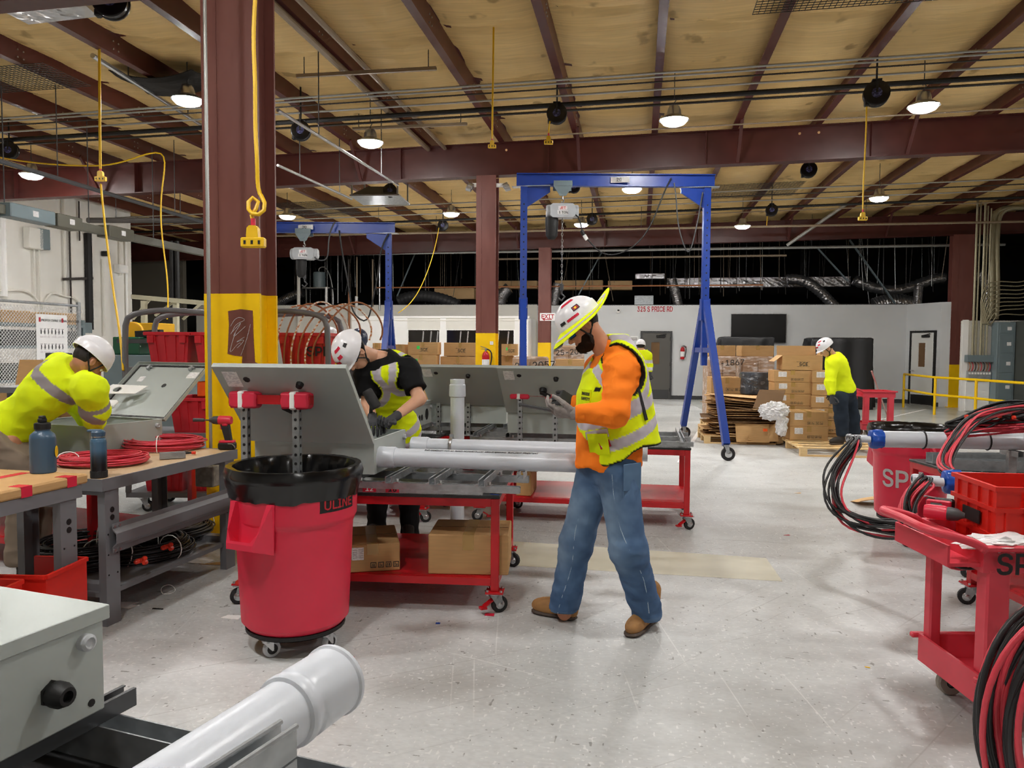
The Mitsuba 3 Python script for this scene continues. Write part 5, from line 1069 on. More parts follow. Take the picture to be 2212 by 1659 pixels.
worker('man in a plain yellow shirt and dark jeans standing on the pallet by the boxes', (1784, 752, 11.9), (-.7, -.1, -.45), (-.4, 0, .9), (1797, 766, 11.95), (1808, 792, 11.95), (1823, 842, 12.0),
       [[(1798, 786, 11.75), (1793, 826, 11.7), (1797, 856, 11.65)], [(1815, 782, 12.15), (1800, 815, 12.2), (1795, 845, 12.1)]], [[(1814, 862, 11.85), (1818, 905, 11.85), (1820, 938, 11.85)], [(1834, 862, 12.1), (1842, 903, 12.15), (1845, 934, 12.15)]],
       'm_hvshirt', 'm_darkjeans', feet=[(P(1824, 947, 11.85) * [1, 1, 0] + [0, 0, .146], P(1792, 948, 11.8) * [1, 1, 0] + [0, 0, .146]), (P(1849, 944, 12.15) * [1, 1, 0] + [0, 0, .146], P(1826, 944, 12.1) * [1, 1, 0] + [0, 0, .146])], r=(.2, .19, .19), h=.02, rs=(.09, .08, .055), rl=(.12, .1, .088), tuck=.07)
def far_vest(E):
    return lambda p, n: np.where((np.abs(((p - E['pelv']) @ E['ax']) - .2) < .035)[:, None] | (np.abs(((p - E['pelv']) @ E['ax']) - .05) < .035)[:, None], hx('c2c0c4'), hx('dcee12'))
worker('man with his back turned in a yellow vest, far off beside the dark gray door', (1384, 748, 17.5), (.2, .9, -.1), (0, 0, 1), (1385, 757, 17.5), (1385, 772, 17.5), (1385, 801, 17.5), [[(1401, 768, 17.5), (1405, 790, 17.5), (1404, 810, 17.4)], [(1369, 768, 17.5), (1365, 790, 17.4), (1367, 808, 17.3)]],
       [[(1392, 812, 17.5), (1393, 855, 17.5), (1393, 893, 17.5)], [(1378, 812, 17.5), (1377, 855, 17.5), (1377, 893, 17.5)]], far_vest, 'm_darkgray', feet=[(P(1394, 901, 17.5) * [1, 1, 0], P(1392, 899, 17.8) * [1, 1, 0]), (P(1377, 901, 17.5) * [1, 1, 0], P(1376, 899, 17.8) * [1, 1, 0])], h=.024, stick=False, brim=False)
worker('man with a dark blue hard hat half hidden behind the man in the black shirt', (776, 738, 9.55), (.1, -.8, -.5), (0, -.3, .9), (782, 757, 9.65), (786, 785, 9.65), (790, 850, 9.70), [[(815, 785, 9.65), (822, 830, 9.55), (800, 850, 9.35)], [(757, 785, 9.65), (750, 830, 9.55), (765, 850, 9.35)]],
       [[(800, 872, 9.70), (802, 940, 9.70), (803, 1005, 9.70)], [(778, 872, 9.70), (776, 940, 9.70), (776, 1005, 9.70)]], 'm_darkgray', 'm_darkgray', helm='m_navy', feet=[(P(803, 1029, 9.70) * [1, 1, 0], P(806, 1033, 9.45) * [1, 1, 0]), (P(776, 1029, 9.70) * [1, 1, 0], P(773, 1033, 9.45) * [1, 1, 0])], h=.024, stick=False) if mat('m_navy', '1b2a44', .3) else 0
def orange_vest(E): return lambda p, n: np.where((np.abs(((p - E['pelv']) @ E['ax']) - .25) < .03)[:, None], hx('c2c0c4'), np.where((np.abs(((p - E['pelv']) @ E['ax']) - .25) < .055)[:, None], hx('dff51a'), hx('f06a1c')))
worker('man in an orange vest almost hidden between the big column and the man in black', (713, 735, 9.6), (-.2, .9, -.4), (0, 0, 1), (712, 753, 9.6), (711, 778, 9.6), (711, 836, 9.6), [[(733, 775, 9.6), (737, 815, 9.6), (735, 848, 9.5)], [(689, 775, 9.6), (686, 815, 9.6), (690, 848, 9.5)]],
       [[(720, 860, 9.6), (721, 950, 9.6), (721, 1005, 9.6)], [(702, 860, 9.6), (701, 950, 9.6), (701, 1005, 9.6)]], orange_vest, 'm_darkgray', feet=[(P(721, 1049, 9.6) * [1, 1, 0], P(722, 1045, 9.85) * [1, 1, 0]), (P(701, 1049, 9.6) * [1, 1, 0], P(700, 1045, 9.85) * [1, 1, 0])], h=.024, stick=False, brim=False)
# ---------------------------------------------------------------- blue gantry cranes with electric hoists
CR2 = np.array([CAMR[0], CAMR[1], 0.]); CF2 = np.array([CAMF[0], CAMF[1], 0.])
def gantry(label, xl, xr, ytop, d, zs, lean, spread, number=None):
    b = B(); a, c = P(xl, ytop, d), P(xr, ytop, d); zt = a[2]; c[2] = zt; u = unit((c - a) * [1, 1, 0]); v = np.array([-u[1], u[0], 0]); h = .2
    I = [(-.055, 0), (.055, 0), (.055, .014), (.005, .014), (.005, h - .014), (.055, h - .014), (.055, h), (-.055, h), (-.055, h - .014), (-.005, h - .014), (-.005, .014), (-.055, .014)]
    b.add('beam', prof(a - [0, 0, h], c - [0, 0, h], I), 'm_blue', False)
    for e, s in ((a + u * .12, 1), (c - u * .12, -1)):
        if e is not None:
            top = e - [0, 0, h + .012]; bot = np.array([*(e + u * s * lean)[:2], zs]); w = .11
            b.add('cap_plate', bx(top + u * s * .12 + [0, 0, .006], (.62, .13, .012)), 'm_steel', False)
            p = b.add('upper_leg', bar(top, bot - [0, 0, .25], w, w, v), 'm_blue', False)
            g = hull([top + u * s * .05 + v * .02, top + u * s * .05 - v * .02, top + u * s * .42 + v * .02, top + u * s * .42 - v * .02, top + u * s * .05 + v * .02 - [0, 0, .32], top + u * s * .05 - v * .02 - [0, 0, .32], top + u * s * .42 + v * .02 - [0, 0, .08], top + u * s * .42 - v * .02 - [0, 0, .08]])
            b.add('gusset', g, 'm_blue', False)
            ax = unit(top - bot); b.add(p + '__pin_holes', cat([cyl(bot + ax * t - v * .0565, bot + ax * t - v * .054, .012, 8) for t in np.arange(.1, top[2] - zs - .2, .12)]), 'm_black', False, kind='stuff')
            b.add('sleeve', bar(bot + [0, 0, .05], bot - [0, 0, .3], .14, .14, v), 'm_blue', False)
            b.add('lock_pin', cat(cyl(bot - v * .11, bot + v * .11, .01, 8), *[tube([bot + v * k * .1, bot + v * k * .12 + u * .06 - [0, 0, .1], bot + v * k * .1 + u * .02 - [0, 0, .2]], .006, 5) for k in (-1, 1)]), 'm_steel')
            b.add('center_leg', bar(bot - [0, 0, .28], np.array([*bot[:2], 1.35]), .09, .09, v), 'm_blue', False)
            q = [bot - v * (spread * .55) - [0, 0, zs - 1.35], bot + v * (spread * .55) - [0, 0, zs - 1.35]]
            for k in (-1, 1):
                f = np.array([*(bot + v * k * spread)[:2], .235]); b.add('slanted_leg', bar(bot + v * k * .06 - [0, 0, .0], f, .1, .1, u), 'm_blue', False)
                caster_parts(b, 'caster', tr(f[0], f[1], 0, rz=12), r=.1, w=.05, h=.235)
            t = (zs - 1.6) / (zs - .235); m0, m1 = bot - v * (.06 + (spread - .06) * t), bot + v * (.06 + (spread - .06) * t); m0[2] = m1[2] = 1.6; b.add('cross_bar', bar(m0, m1, .08, .08), 'm_blue', False)
    if number: b.add('number', text(number, .11, face(np.array([*(a + u * .075)[:2], 1.98]) - v * .075, u, (0, 0, 1))), 'm_redink', False)
    b.add('capacity_label', bx(a + (c - a) * .52 - v * .0585 - [0, 0, .1], (.3, .003, .09)), 'm_label', False); b.add('number_plate', text('2000', .05, face(a + (c - a) * .5 - v * .061 - [0, 0, .125], u, (0, 0, 1))), 'm_ink', False)
    b.place('gantry_crane', label, 'gantry crane'); return a, c, u, v, zt - h
def hoist(label, px, d, zt, u, v, s=1.0, chain=1.2, flip=1, bagoff=-.17, py=445):
    b = B(); o = P(px, py, d); o[2] = zt; M = np.eye(4); M[:3, 0], M[:3, 1], M[:3, 3] = u, v, o
    b.add('trolley', tf(cat(bb(-.15, .15, -.1, -.085, -.02, .07, .004), hull([[-.15, -.1, -.02], [.15, -.1, -.02], [-.05, -.1, -.17], [.05, -.1, -.17], [-.15, -.085, -.02], [.15, -.085, -.02], [-.05, -.085, -.17], [.05, -.085, -.17]]), bb(-.15, .15, .085, .1, -.06, .07, .004), cyl((0, -.11, -.1), (0, .11, -.1), .03, 16), *[cyl((x, -.085, .025), (x, -.06, .025), .045, 16) for x in (-.08, .08)]), M), 'm_panelgray', False)
    b.add('hook', tf(tube([(0, 0, -.12), (0, 0, -.2), (.025, 0, -.23), (0, 0, -.27), (-.02, 0, -.24)], .013, 8), M), 'm_steel')
    z = -.40; b.add('motor_housing', tf(cat(hull([[x, y, zz] for x, q in ((-.2, .075), (-.16, .11), (.16, .11), (.2, .075)) for y in (-.11, .11) for zz in (z - q, z + q)]), tf(lathe([(0, -.26), (.09, -.26), (.105, -.24), (.105, .24), (.09, .26), (0, .26)], 20), tr(0, .02, z, ry=90))), M), 'm_grayplastic', False)
    b.add('brand_plate', tf(bb(-.07, .07, -.114, -.11, z + .005, z + .065), M), 'm_whiteink', False); b.add('brand_lettering', tf(text('JET', .04, face((-.052, -.1145, z + .015), (1, 0, 0), (0, 0, 1), .001)), M), 'm_redink', False)
    b.add('capacity_plate', tf(bb(-.085, .085, -.114, -.11, z - .07, z - .005), M), 'm_label', False); b.add('capacity_lettering', tf(text('1 TON', .036, face((-.068, -.1145, z - .055), (1, 0, 0), (0, 0, 1), .001)), M), 'm_ink', False)
    bz = lathe([(0, -.34), (.05, -.33), (.085, -.28), (.095, -.1), (.095, 0), (.085, 0), (.08, -.2), (0, -.2)], 20); bz.vertices *= [1.1, .8, 1.05]; b.add('chain_bag', tf(bz, M @ tr(bagoff, 0, z - .1)), 'm_black', 40)
    links = []; n = int(chain / .05)
    for i in range(n): q = tube([(.014 * math.cos(t) if i % 2 else 0, 0 if i % 2 else .014 * math.cos(t), z - .12 - .05 * i + .03 * math.sin(t)) for t in np.linspace(0, 2 * np.pi, 9)[:-1]], .0055, 5, True); links.append(q)
    b.add('chain', tf(cat(links), M), 'm_steel', True, kind='stuff'); zb = z - .12 - .05 * n
    b.add('load_hook', tf(cat(bx((0, 0, zb), (.06, .05, .12), .015), tube([(0, 0, zb - .06), (0, 0, zb - .1), (.05, 0, zb - .15), (.0, 0, zb - .21), (-.05, 0, zb - .17)], .016, 8)), M), 'm_darkgray')
    return b, b.place('chain_hoist', label, 'hoist')
a, c, u, v, zt = gantry('taller blue gantry crane on casters behind the man with orange sleeves', 1116, 1544, 375, 12.2, 2.38, .0, 1.38, '2'); G1 = (u, v, zt)
bh, hk = hoist('gray one-ton electric chain hoist under the taller blue gantry beam', 1215, 12.2, zt, u, v, 1, 1.15)
def cable(label, pts, r, mat_, name='cable', cat_='cable', n=40, grp=None): return one(name, tube(spline(pts, n), r, 6), mat_, label, cat_, True, grp)
D = 12.15
cable('black power cable looping from the tall gantry beam to the hoist plug', [P(x, y, D) for x, y in ((1450, 385), (1425, 440), (1390, 510), (1345, 545), (1305, 548), (1272, 520), (1258, 500), (1250, 470), (1232, 462))], .012, 'm_black')
cable('gray cable hanging in a loop from the right half of the tall gantry beam', [P(x, y, D) for x, y in ((1456, 395), (1462, 450), (1474, 520), (1486, 544), (1500, 510), (1512, 450), (1518, 415))], .011, 'm_darkgray')
pg = B(); q0, q1 = P(1256, 498, D), P(1268, 518, D); pg.add('plug', cyl(q0, q0 * .5 + q1 * .5, .03, 12), 'm_black'); pg.add('socket', cyl(q0 * .5 + q1 * .5, q1, .03, 12), 'm_white'); pg.place('cable_plug', 'black and white plug on the hoist cable of the tall gantry', 'plug')
a, c, u, v, zt = gantry('lower blue gantry crane, its beam end and right leg showing right of the big column', 455, 853, 479, 14.5, 2.45, .0, 1.2)
bh, hk = hoist('gray electric chain hoist under the lower blue gantry beam beside the big column', 657, 14.5, zt, u, v, 1, .35, bagoff=-.06, py=500)
cable('black cable hanging in a deep loop under the lower blue gantry beam', [P(x, y, 14.4) for x, y in ((733, 498), (742, 560), (756, 640), (772, 685), (786, 693), (804, 655), (815, 600), (820, 560), (840, 505))], .016, 'm_black')
cable('gray and black cable from the lower gantry beam to its hoist', [P(x, y, 14.35) for x, y in ((724, 479), (714, 500), (709, 540), (703, 560), (690, 562), (680, 555))], .014, 'm_darkgray')
# ---------------------------------------------------------------- cartons, pallets and wrapped stacks
mat('m_wrapped', tex(lambda p, n, uv: mix(V3('a98b73'), V3('d5cbc4'), smoothstep(.45, .75, fbm(p.x * 9 + p.y * 5, p.z * 22, p.y * 9, 3)) * .8)), .18, spec=.8, bump=(tex(lambda p, n, uv: fbm(p.x * 14, p.y * 14, p.z * 30, 2)), .02), clearcoat=.6)
mat('m_wrapdark', tex(lambda p, n, uv: mix(V3('3a4048'), V3('9aa0a8'), smoothstep(.6, .8, fbm(p.x * 9, p.y * 9, p.z * 14, 3)) * .7)), .2, spec=.8, bump=(tex(lambda p, n, uv: fbm(p.x * 14, p.y * 14, p.z * 20, 2)), .02))
mat('m_clearfilm', two('c9c9cb', 'e4e4e6', lambda p: fbm(p.x * 12, p.y * 12, p.z * 12, 2)), .25, spec=.7)
mat('m_tape', 'a9884f', .3)
_cart = {}
def carton(w, d, h, style='mark', open_=False, m='m_card'):
    k = (round(w, 2), round(d, 2), round(h, 2), style, open_, m)
    if k in _cart: return _cart[k]
    b = B(); t = .006
    if not open_:
        b.add('box', bb(0, w, 0, d, 0, h, .006), m, False); b.add('packing_tape', cat(bb(w * .5 - .035, w * .5 + .035, -.0012, d + .0012, h - .0005, h + .001), bb(w * .5 - .035, w * .5 + .035, -.0012, 0, h * .62, h)), 'm_tape', False)
        b.add('lid_seam', bb(.01, w - .01, d * .5 - .002, d * .5 + .002, h, h + .0015), 'm_carddark', False)
    else:
        b.add('box', cat(bb(0, w, 0, t, 0, h), bb(0, w, d - t, d, 0, h), bb(0, t, 0, d, 0, h), bb(w - t, w, 0, d, 0, h), bb(0, w, 0, d, 0, t)), m, False)
        fl = h * .7; b.add('flap', tf(bb(0, w, -.002, .002, 0, fl), tr(0, d, h, rx=-18)), m, False); b.add('flap', tf(bb(-.002, .002, 0, d, 0, fl), tr(0, 0, h, ry=-128)), 'm_cardlight', False); b.add('flap', tf(bb(-.002, .002, 0, d, 0, fl), tr(w, 0, h, ry=40)), m, False)
    if 'label' in style: b.add('shipping_label', bb(w * .12, w * .34, -.002, 0, h * .45, h * .9), 'm_label', False); b.add('label_text', cat(*[bb(w * .135 + w * .11 * j, w * .215 + w * .11 * j, -.003, -.002, h * (.52 + .07 * i), h * (.55 + .07 * i)) for i in range(5) for j in range(2)]), 'm_grayink', False)
    if 'sym' in style:
        s = h * .2; x0 = w * .46; g = []
        for i in range(4):
            x = x0 + i * s * 1.35; g.append(cat(bb(x, x + s, -.0016, 0, h * .14, h * .14 + .004), bb(x, x + s, -.0016, 0, h * .14 + s - .004, h * .14 + s), bb(x, x + .004, -.0016, 0, h * .14, h * .14 + s), bb(x + s - .004, x + s, -.0016, 0, h * .14, h * .14 + s), bb(x + s * .28, x + s * .4, -.0016, 0, h * .14 + s * .2, h * .14 + s * .75), bb(x + s * .55, x + s * .72, -.0016, 0, h * .14 + s * .2, h * .14 + s * (.75 - .2 * (i % 2)))))
        b.add('handling_mark', cat(g), 'm_ink', False)
    if 'sce' in style: b.add('printing', text('SCE', min(.07, h * .22), face((w * .42, -.001, h * .3), (1, 0, 0), (0, 0, 1), .001)), 'm_ink', False); b.add('printing', tf(cat(*[bb(w * .36, w * .68, -.002, -.001, h * q, h * q + .004) for q in (.24, .56)]), tr()), 'm_ink', False)
    if 'green' in style: b.add('sticker', bb(w * .3, w * .4, -.002, 0, h * .45, h * .7), 'm_brightgreen', False)
    _cart[k] = b; return b
def put(label, x, y, z, w, d, h, style='plain', open_=False, m='m_card', rz=0., grp=None, name='cardboard_box'): return carton(w, d, h, style, open_, m).place(name, label, 'box', tr(x, y, z, rz), grp)
def putpx(label, xl, xr, yt, yb, d, dep, style='plain', **k):
    a, c = P(xl, yb, d), P(xr, yt, d); return put(label, a[0], a[1], a[2], (xr - xl) * d / FPX, dep, (yb - yt) * d / FPX, style, rz=k.pop('rz', 4), **k)
_pal = {}
def pallet(label, M, L=1.2, W=1.0):
    k = (L, W)
    if k not in _pal:
        b = B(); n = 7; w = .095
        for i in range(n): y = i * (W - w) / (n - 1); b.add('top_slat', bb(0, L, y, y + w, .122, .142), 'm_wood', False)
        for x in (0, L / 2 - .05, L - .1):
            for y in (0, W / 2 - .05, W - .1): b.add('block', bb(x, x + .1, y, y + .1, .02, .102), 'm_wood', False)
            b.add('stringer_board', bb(x, x + .1, 0, W, .102, .122), 'm_wood', False)
        for y in (0, W / 2 - .05, W - .1): b.add('bottom_slat', bb(0, L, y, y + .1, 0, .02), 'm_wood', False)
        _pal[k] = b
    return _pal[k].place('pallet', label, 'pallet', M)
# right group
pl = Z(1729, 986); Mp = tr(pl[0], pl[1], 0, 2); pallet('wooden pallet under the carton stack and the man in plain yellow', Mp, 1.22, 1.95)
d0 = 11.95
for i, (yt, yb) in enumerate(((889, 921), (921, 950))): putpx(('upper' if i == 0 else 'lower') + ' one of the two labelled cartons standing low in front of the tall carton stack', 1706, 1786, yt, yb, d0 + .45, .5, 'labelsym')
zq = [.145 + .205 * i for i in range(6)]
a = P(1671, 850, 13.05)
NM = ['bottom', 'second from the bottom', 'third from the bottom', 'fourth from the bottom', 'fifth from the bottom', 'top']
for i in range(5): put(f'carton in the left column of the tall labelled stack, {NM[i] if i < 4 else "top"}', a[0] + .012 * (i % 2), a[1], .145 + .203 * i + .1, .62, .5, .2, 'labelsym', rz=2)
a = P(1753, 850, 12.9)
for i in range(5): put(f'carton in the stack right behind the man in plain yellow, {NM[i] if i < 4 else "top"}', a[0] + .01 * (i % 2), a[1], .145 + .212 * i + .06, .6, .5, .208, 'labelsym', rz=-3)
put('plain low carton under the left column of the tall stack', P(1671, 850, 13.05)[0], P(1671, 850, 13.05)[1], .144, .62, .5, .1); put('plain flat carton under the right column of the tall stack', P(1753, 850, 12.9)[0], P(1753, 850, 12.9)[1], .144, .6, .5, .06)
a = P(1690, 783, 13.0); put('big open carton with a hanging side flap on top of the tall stack', a[0], a[1], 1.265, .66, .45, .25, 'sce', True, rz=2)
# wrapped pallets behind the pile of flattened cardboard
def wrapped(label, xl, xr, yt, d, dep, txt=None, m='m_wrapped', zb=.145, tx=.16):
    a, c = P(xl, yt, d), P(xr, yt, d); w = (xr - xl) * d / FPX; h = a[2] - zb; r = np.random.default_rng(xl); b = B()
    M = tr(a[0], a[1], zb, 4); n = max(2, int(h / .3)); q = bb(0, w, 0, dep, 0, h, .03)
    for _ in range(3): q = q.subdivide()
    q.vertices += (meshkit.fbm(q.vertices * 7, 2, xl)[:, None] - .5) * .03
    b.add('film_wrapped_load', q, m, 50); b.add('carton_seam', cat(*[bb(.02, w - .02, -.017, -.012, h * k / n - .004, h * k / n + .004) for k in range(1, n)], bb(w * .5 - .004, w * .5 + .004, -.017, -.012, .02, h - .1)), 'm_carddark', False)
    if txt: b.add('handwriting', text(txt, tx, face((w * .06, -.02, h - tx * 1.9), (1, 0, 0.06), (0, 0, 1), .001), .001, False), 'm_ink', False)
    b.place('wrapped_pallet_load', label, 'pallet load', M); p_ = P(xl, yt, d); pallet('pallet under the ' + label, tr(p_[0] - .02, p_[1] - .05, 0, 4), max(w, .5), dep + .1); return M, w, h
M, w, h = wrapped('film-wrapped carton load marked 25-1867 in black handwriting', 1530, 1591, 769, 15.2, .7, '25-1867', tx=.11)
carton(w * .94, .6, .21).place('cardboard_box', 'carton tied on top of the load marked 25-1867', 'box', M @ tr(.01, .03, h + .004))
putpx('open low carton in front of the load marked 25-1867', 1536, 1604, 815, 849, 14.2, .5, 'sym', open_=False)
a = P(1536, 849, 14.2); put('tall plain carton under the open low carton beside the gantry leg', a[0], a[1], .145, .59, .5, a[2] - .147, rz=4); pallet('pallet beside the near right gantry leg', tr(a[0] - .12, a[1] - .1, 0, 4), .9, .8)
M, w, h = wrapped('film-wrapped load right of the load marked 25-1867', 1602, 1672, 770, 15.6, .7)
carton(w * .96, .6, .22).place('cardboard_box', 'carton tied on top of the second wrapped load, under the television', 'box', M @ tr(.01, .03, h + .004))
one('wrapped_roll', tf((lambda q: q)(lathe([(0, 0), (.3, 0), (.31, .03), (.3, .36), (.28, .4), (0, .4)], 26)), tr(*P(1632, 850, 14.2))), 'm_wrapdark', 'dark film-wrapped bundle in front of the second wrapped load', 'bundle', 40)
a = P(1602, 850, 14.35); put('plain carton beneath the dark film-wrapped bundle', a[0], a[1] - .28, .0, .62, .6, a[2] - .002, rz=0)
# flattened cardboard
Mc = tr(*Z(1522, 958)[:2], 0, 3); pallet('pallet under the pile of flattened cardboard', Mc, 1.3, .95); r = np.random.default_rng(5)
def sheet(w, d, seed, t=.008, curl=.06):
    u, v_ = np.meshgrid(np.linspace(-.5, .5, 11), np.linspace(-.5, .5, 7), indexing='ij'); z = curl * ((u * 2) ** 2 * np.sin(seed * 2.1) + .7 * (v_ * 2) ** 3 * np.cos(seed) + .4 * (u * v_ * 4)); X_ = np.stack([u * w, v_ * d, z], -1).reshape(-1, 3); i = np.arange(77).reshape(11, 7); f = np.stack([i[:-1, :-1], i[1:, :-1], i[1:, 1:], i[:-1, 1:]], -1).reshape(-1, 4); f = np.vstack([f[:, :3], f[:, [0, 2, 3]]]); rim = np.r_[i[:, 0], i[-1, 1:], i[-2::-1, -1], i[0, -2:0:-1]]; k = np.stack([rim, np.roll(rim, -1)], 1)
    return mk(np.vstack([X_, X_ - [0, 0, t]]), np.vstack([f, f[:, ::-1] + 77, np.stack([k[:, 0], k[:, 0] + 77, k[:, 1]], 1), np.stack([k[:, 1], k[:, 0] + 77, k[:, 1] + 77], 1)]))
z = .15
for i in range(34):
    cu = .004 + .05 * max(0, (i - 16) / 18) * r.random(); mt = ('m_card', 'm_cardlight', 'm_carddark', 'm_card')[i % 4]; w_ = r.uniform(.9, 1.25)
    key = one('flattened_carton', tf(sheet(w_, r.uniform(.6, .85), i, .007, cu), Mc @ tr(.62 + r.uniform(-.08, .1), .45 + r.uniform(-.1, .05), z + cu * .6, rz=r.uniform(-8, 8), ry=r.uniform(-1.5, 1.5) + (3.5 if i > 25 else 0))), mt, 'flattened brown carton in the loose pile on the pallet behind the gantry leg', 'cardboard', False, 'flattened cartons in the pile'); z += .0155 + cu * .35
for i, (x, y, rx, w_, h_) in enumerate(((.78, -.06, 78, .55, .32), (.95, -.02, 70, .5, .3))): one('torn_carton', tf(sheet(w_, h_, i + 3, .007, .05), Mc @ tr(x, y, .2, rx=rx, rz=-4 * i)), 'm_card', ('torn brown carton leaning on the front of the cardboard pile', 'torn carton with an orange sticker leaning on the cardboard pile')[i], 'cardboard', False)
one('orange_sticker', tf(bb(-.035, .035, -.001, .001, -.025, .025), Mc @ tr(.98, -.1, .26, rx=-20)), 'm_orangeplastic', 'orange sticker on the torn carton of the cardboard pile', 'sticker', False)
a = P(1655, 865, 12.7); one('open_carton', tf(sheet(.45, .4, 9, .007, .03), tr(a[0] + .05, a[1], a[2] + .02, rx=55, rz=-30)), 'm_carddark', 'dark open carton flap standing on top of the cardboard pile', 'cardboard', False)
def crumple(c, r_, seed, amp=.35, k=3):
    m = trimesh.creation.icosphere(subdivisions=k); v = m.vertices.copy(); q = 1 + amp * (np.abs(meshkit.fbm(v * 2.6 + seed, 3, seed) - .5) * 4 - .6); m.vertices = v * q[:, None] * np.asarray(r_) + np.asarray(c); return m
a = P(1672, 888, 12.4); one('plastic_wrap', cat(crumple(a, (.26, .16, .16), 3, .32, 4), crumple(a + [.12, 0, -.22], (.1, .08, .2), 5, .32, 4)), 'm_clearfilm', 'crumpled clear plastic film hanging off the cardboard pile', 'plastic film', False)
cable('black strapping tangled on the floor beside the cardboard pile', [Z(1668, 940) + [0, 0, .06], Z(1690, 955) + [0, 0, .02], Z(1700, 945) + [0, 0, .12], Z(1672, 958) + [0, 0, .02], Z(1680, 962) + [0, 0, .01], Z(1702, 958) + [0, 0, .05], Z(1698, 940) + [0, 0, .2]], .008, 'm_black', 'strapping', 'strap')
# left group, between the columns
for i, (xl, xr, yt, yb, st, lb) in enumerate(((881, 946, 739, 766, 'scegreen', 'carton with a green mark, top left of the stacks before the office windows'), (959, 1029, 740, 769, 'sce', 'carton on the top row left of the middle column'), (875, 943, 766, 797, 'green', 'carton with a green splash in the second row of the stacks'), (951, 1027, 770, 808, 'sce', 'taped carton in the second row left of the middle column'),
        (853, 874, 744, 768, 'plain', 'small carton at the left of the stacks behind the lower gantry leg'), (805, 822, 741, 767, 'plain', 'small carton left of the lower gantry leg'), (1083, 1117, 743, 768, 'scegreen', 'carton with a green sticker right of the middle column'), (1083, 1108, 769, 801, 'plain', 'carton in the lower row right of the middle column'))):
    a = putpx(lb, xl, xr, yt, yb, 17.2 + .3 * (i % 2), .5, st, rz=6)
for xl, xr, yt in ((870, 945, 797), (949, 1029, 808), (800, 872, 768), (1080, 1120, 801)):
    a = P(xl, yt, 17.1); n = 3; hh = (a[2] - .145) / n
    for k in range(n): put('plain carton in the lower rows of the stacks between the columns', a[0], a[1], .145 + hh * k, (xr - xl) * 17.1 / FPX, .55, hh - .003, rz=6, grp='cartons in the lower rows of the stacks')
    pallet('pallet under the carton stacks between the columns, ' + {870: 'second from left', 949: 'left of the middle column', 800: 'leftmost', 1080: 'right of the middle column'}[xl], tr(a[0] - .03, a[1] - .04, 0, 6), round((xr - xl) * 17.1 / FPX, 2) + .06, .65)
wrapped('film-wrapped carton load marked 25-2057 behind the left gantry leg', 1107, 1183, 771, 14.8, .55, '25-2057', tx=.13); wrapped('film-wrapped load marked 25-205 by the face of the orange-sleeved man', 1196, 1262, 746, 15.8, .6, '25-2051', tx=.11)
a = putpx('plain carton in front of the wrapped load, left of the orange sleeve', 1200, 1262, 776, 806, 14.3, .5); a = P(1200, 806, 14.3); put('bigger plain carton underneath, mostly behind the raised lid left of the orange sleeve', a[0], a[1], 0, .55, .5, a[2] - .002, rz=4)
# ---------------------------------------------------------------- cartons on the shelf of the red table
sA = Z(768, 1243, .225); carton(.34, .5, .175, 'labelsym').place('cardboard_box', 'brown carton with a shipping label, turned askew on the shelf of the nearest red table', 'box', tr(sA[0] - .08, sA[1] + .03, .225, 22))
sB = Z(925, 1240, .225); carton(.50, .42, .25).place('cardboard_box', 'plain brown carton at the right end of the shelf of the nearest red table', 'box', tr(sB[0], sB[1], .225, 7))
sC = Z(1113, 1073, .245); carton(.14, .4, .22).place('cardboard_box', 'narrow brown carton on the shelf of the farther red table', 'box', tr(sC[0], sC[1] + .05, .245, 0))
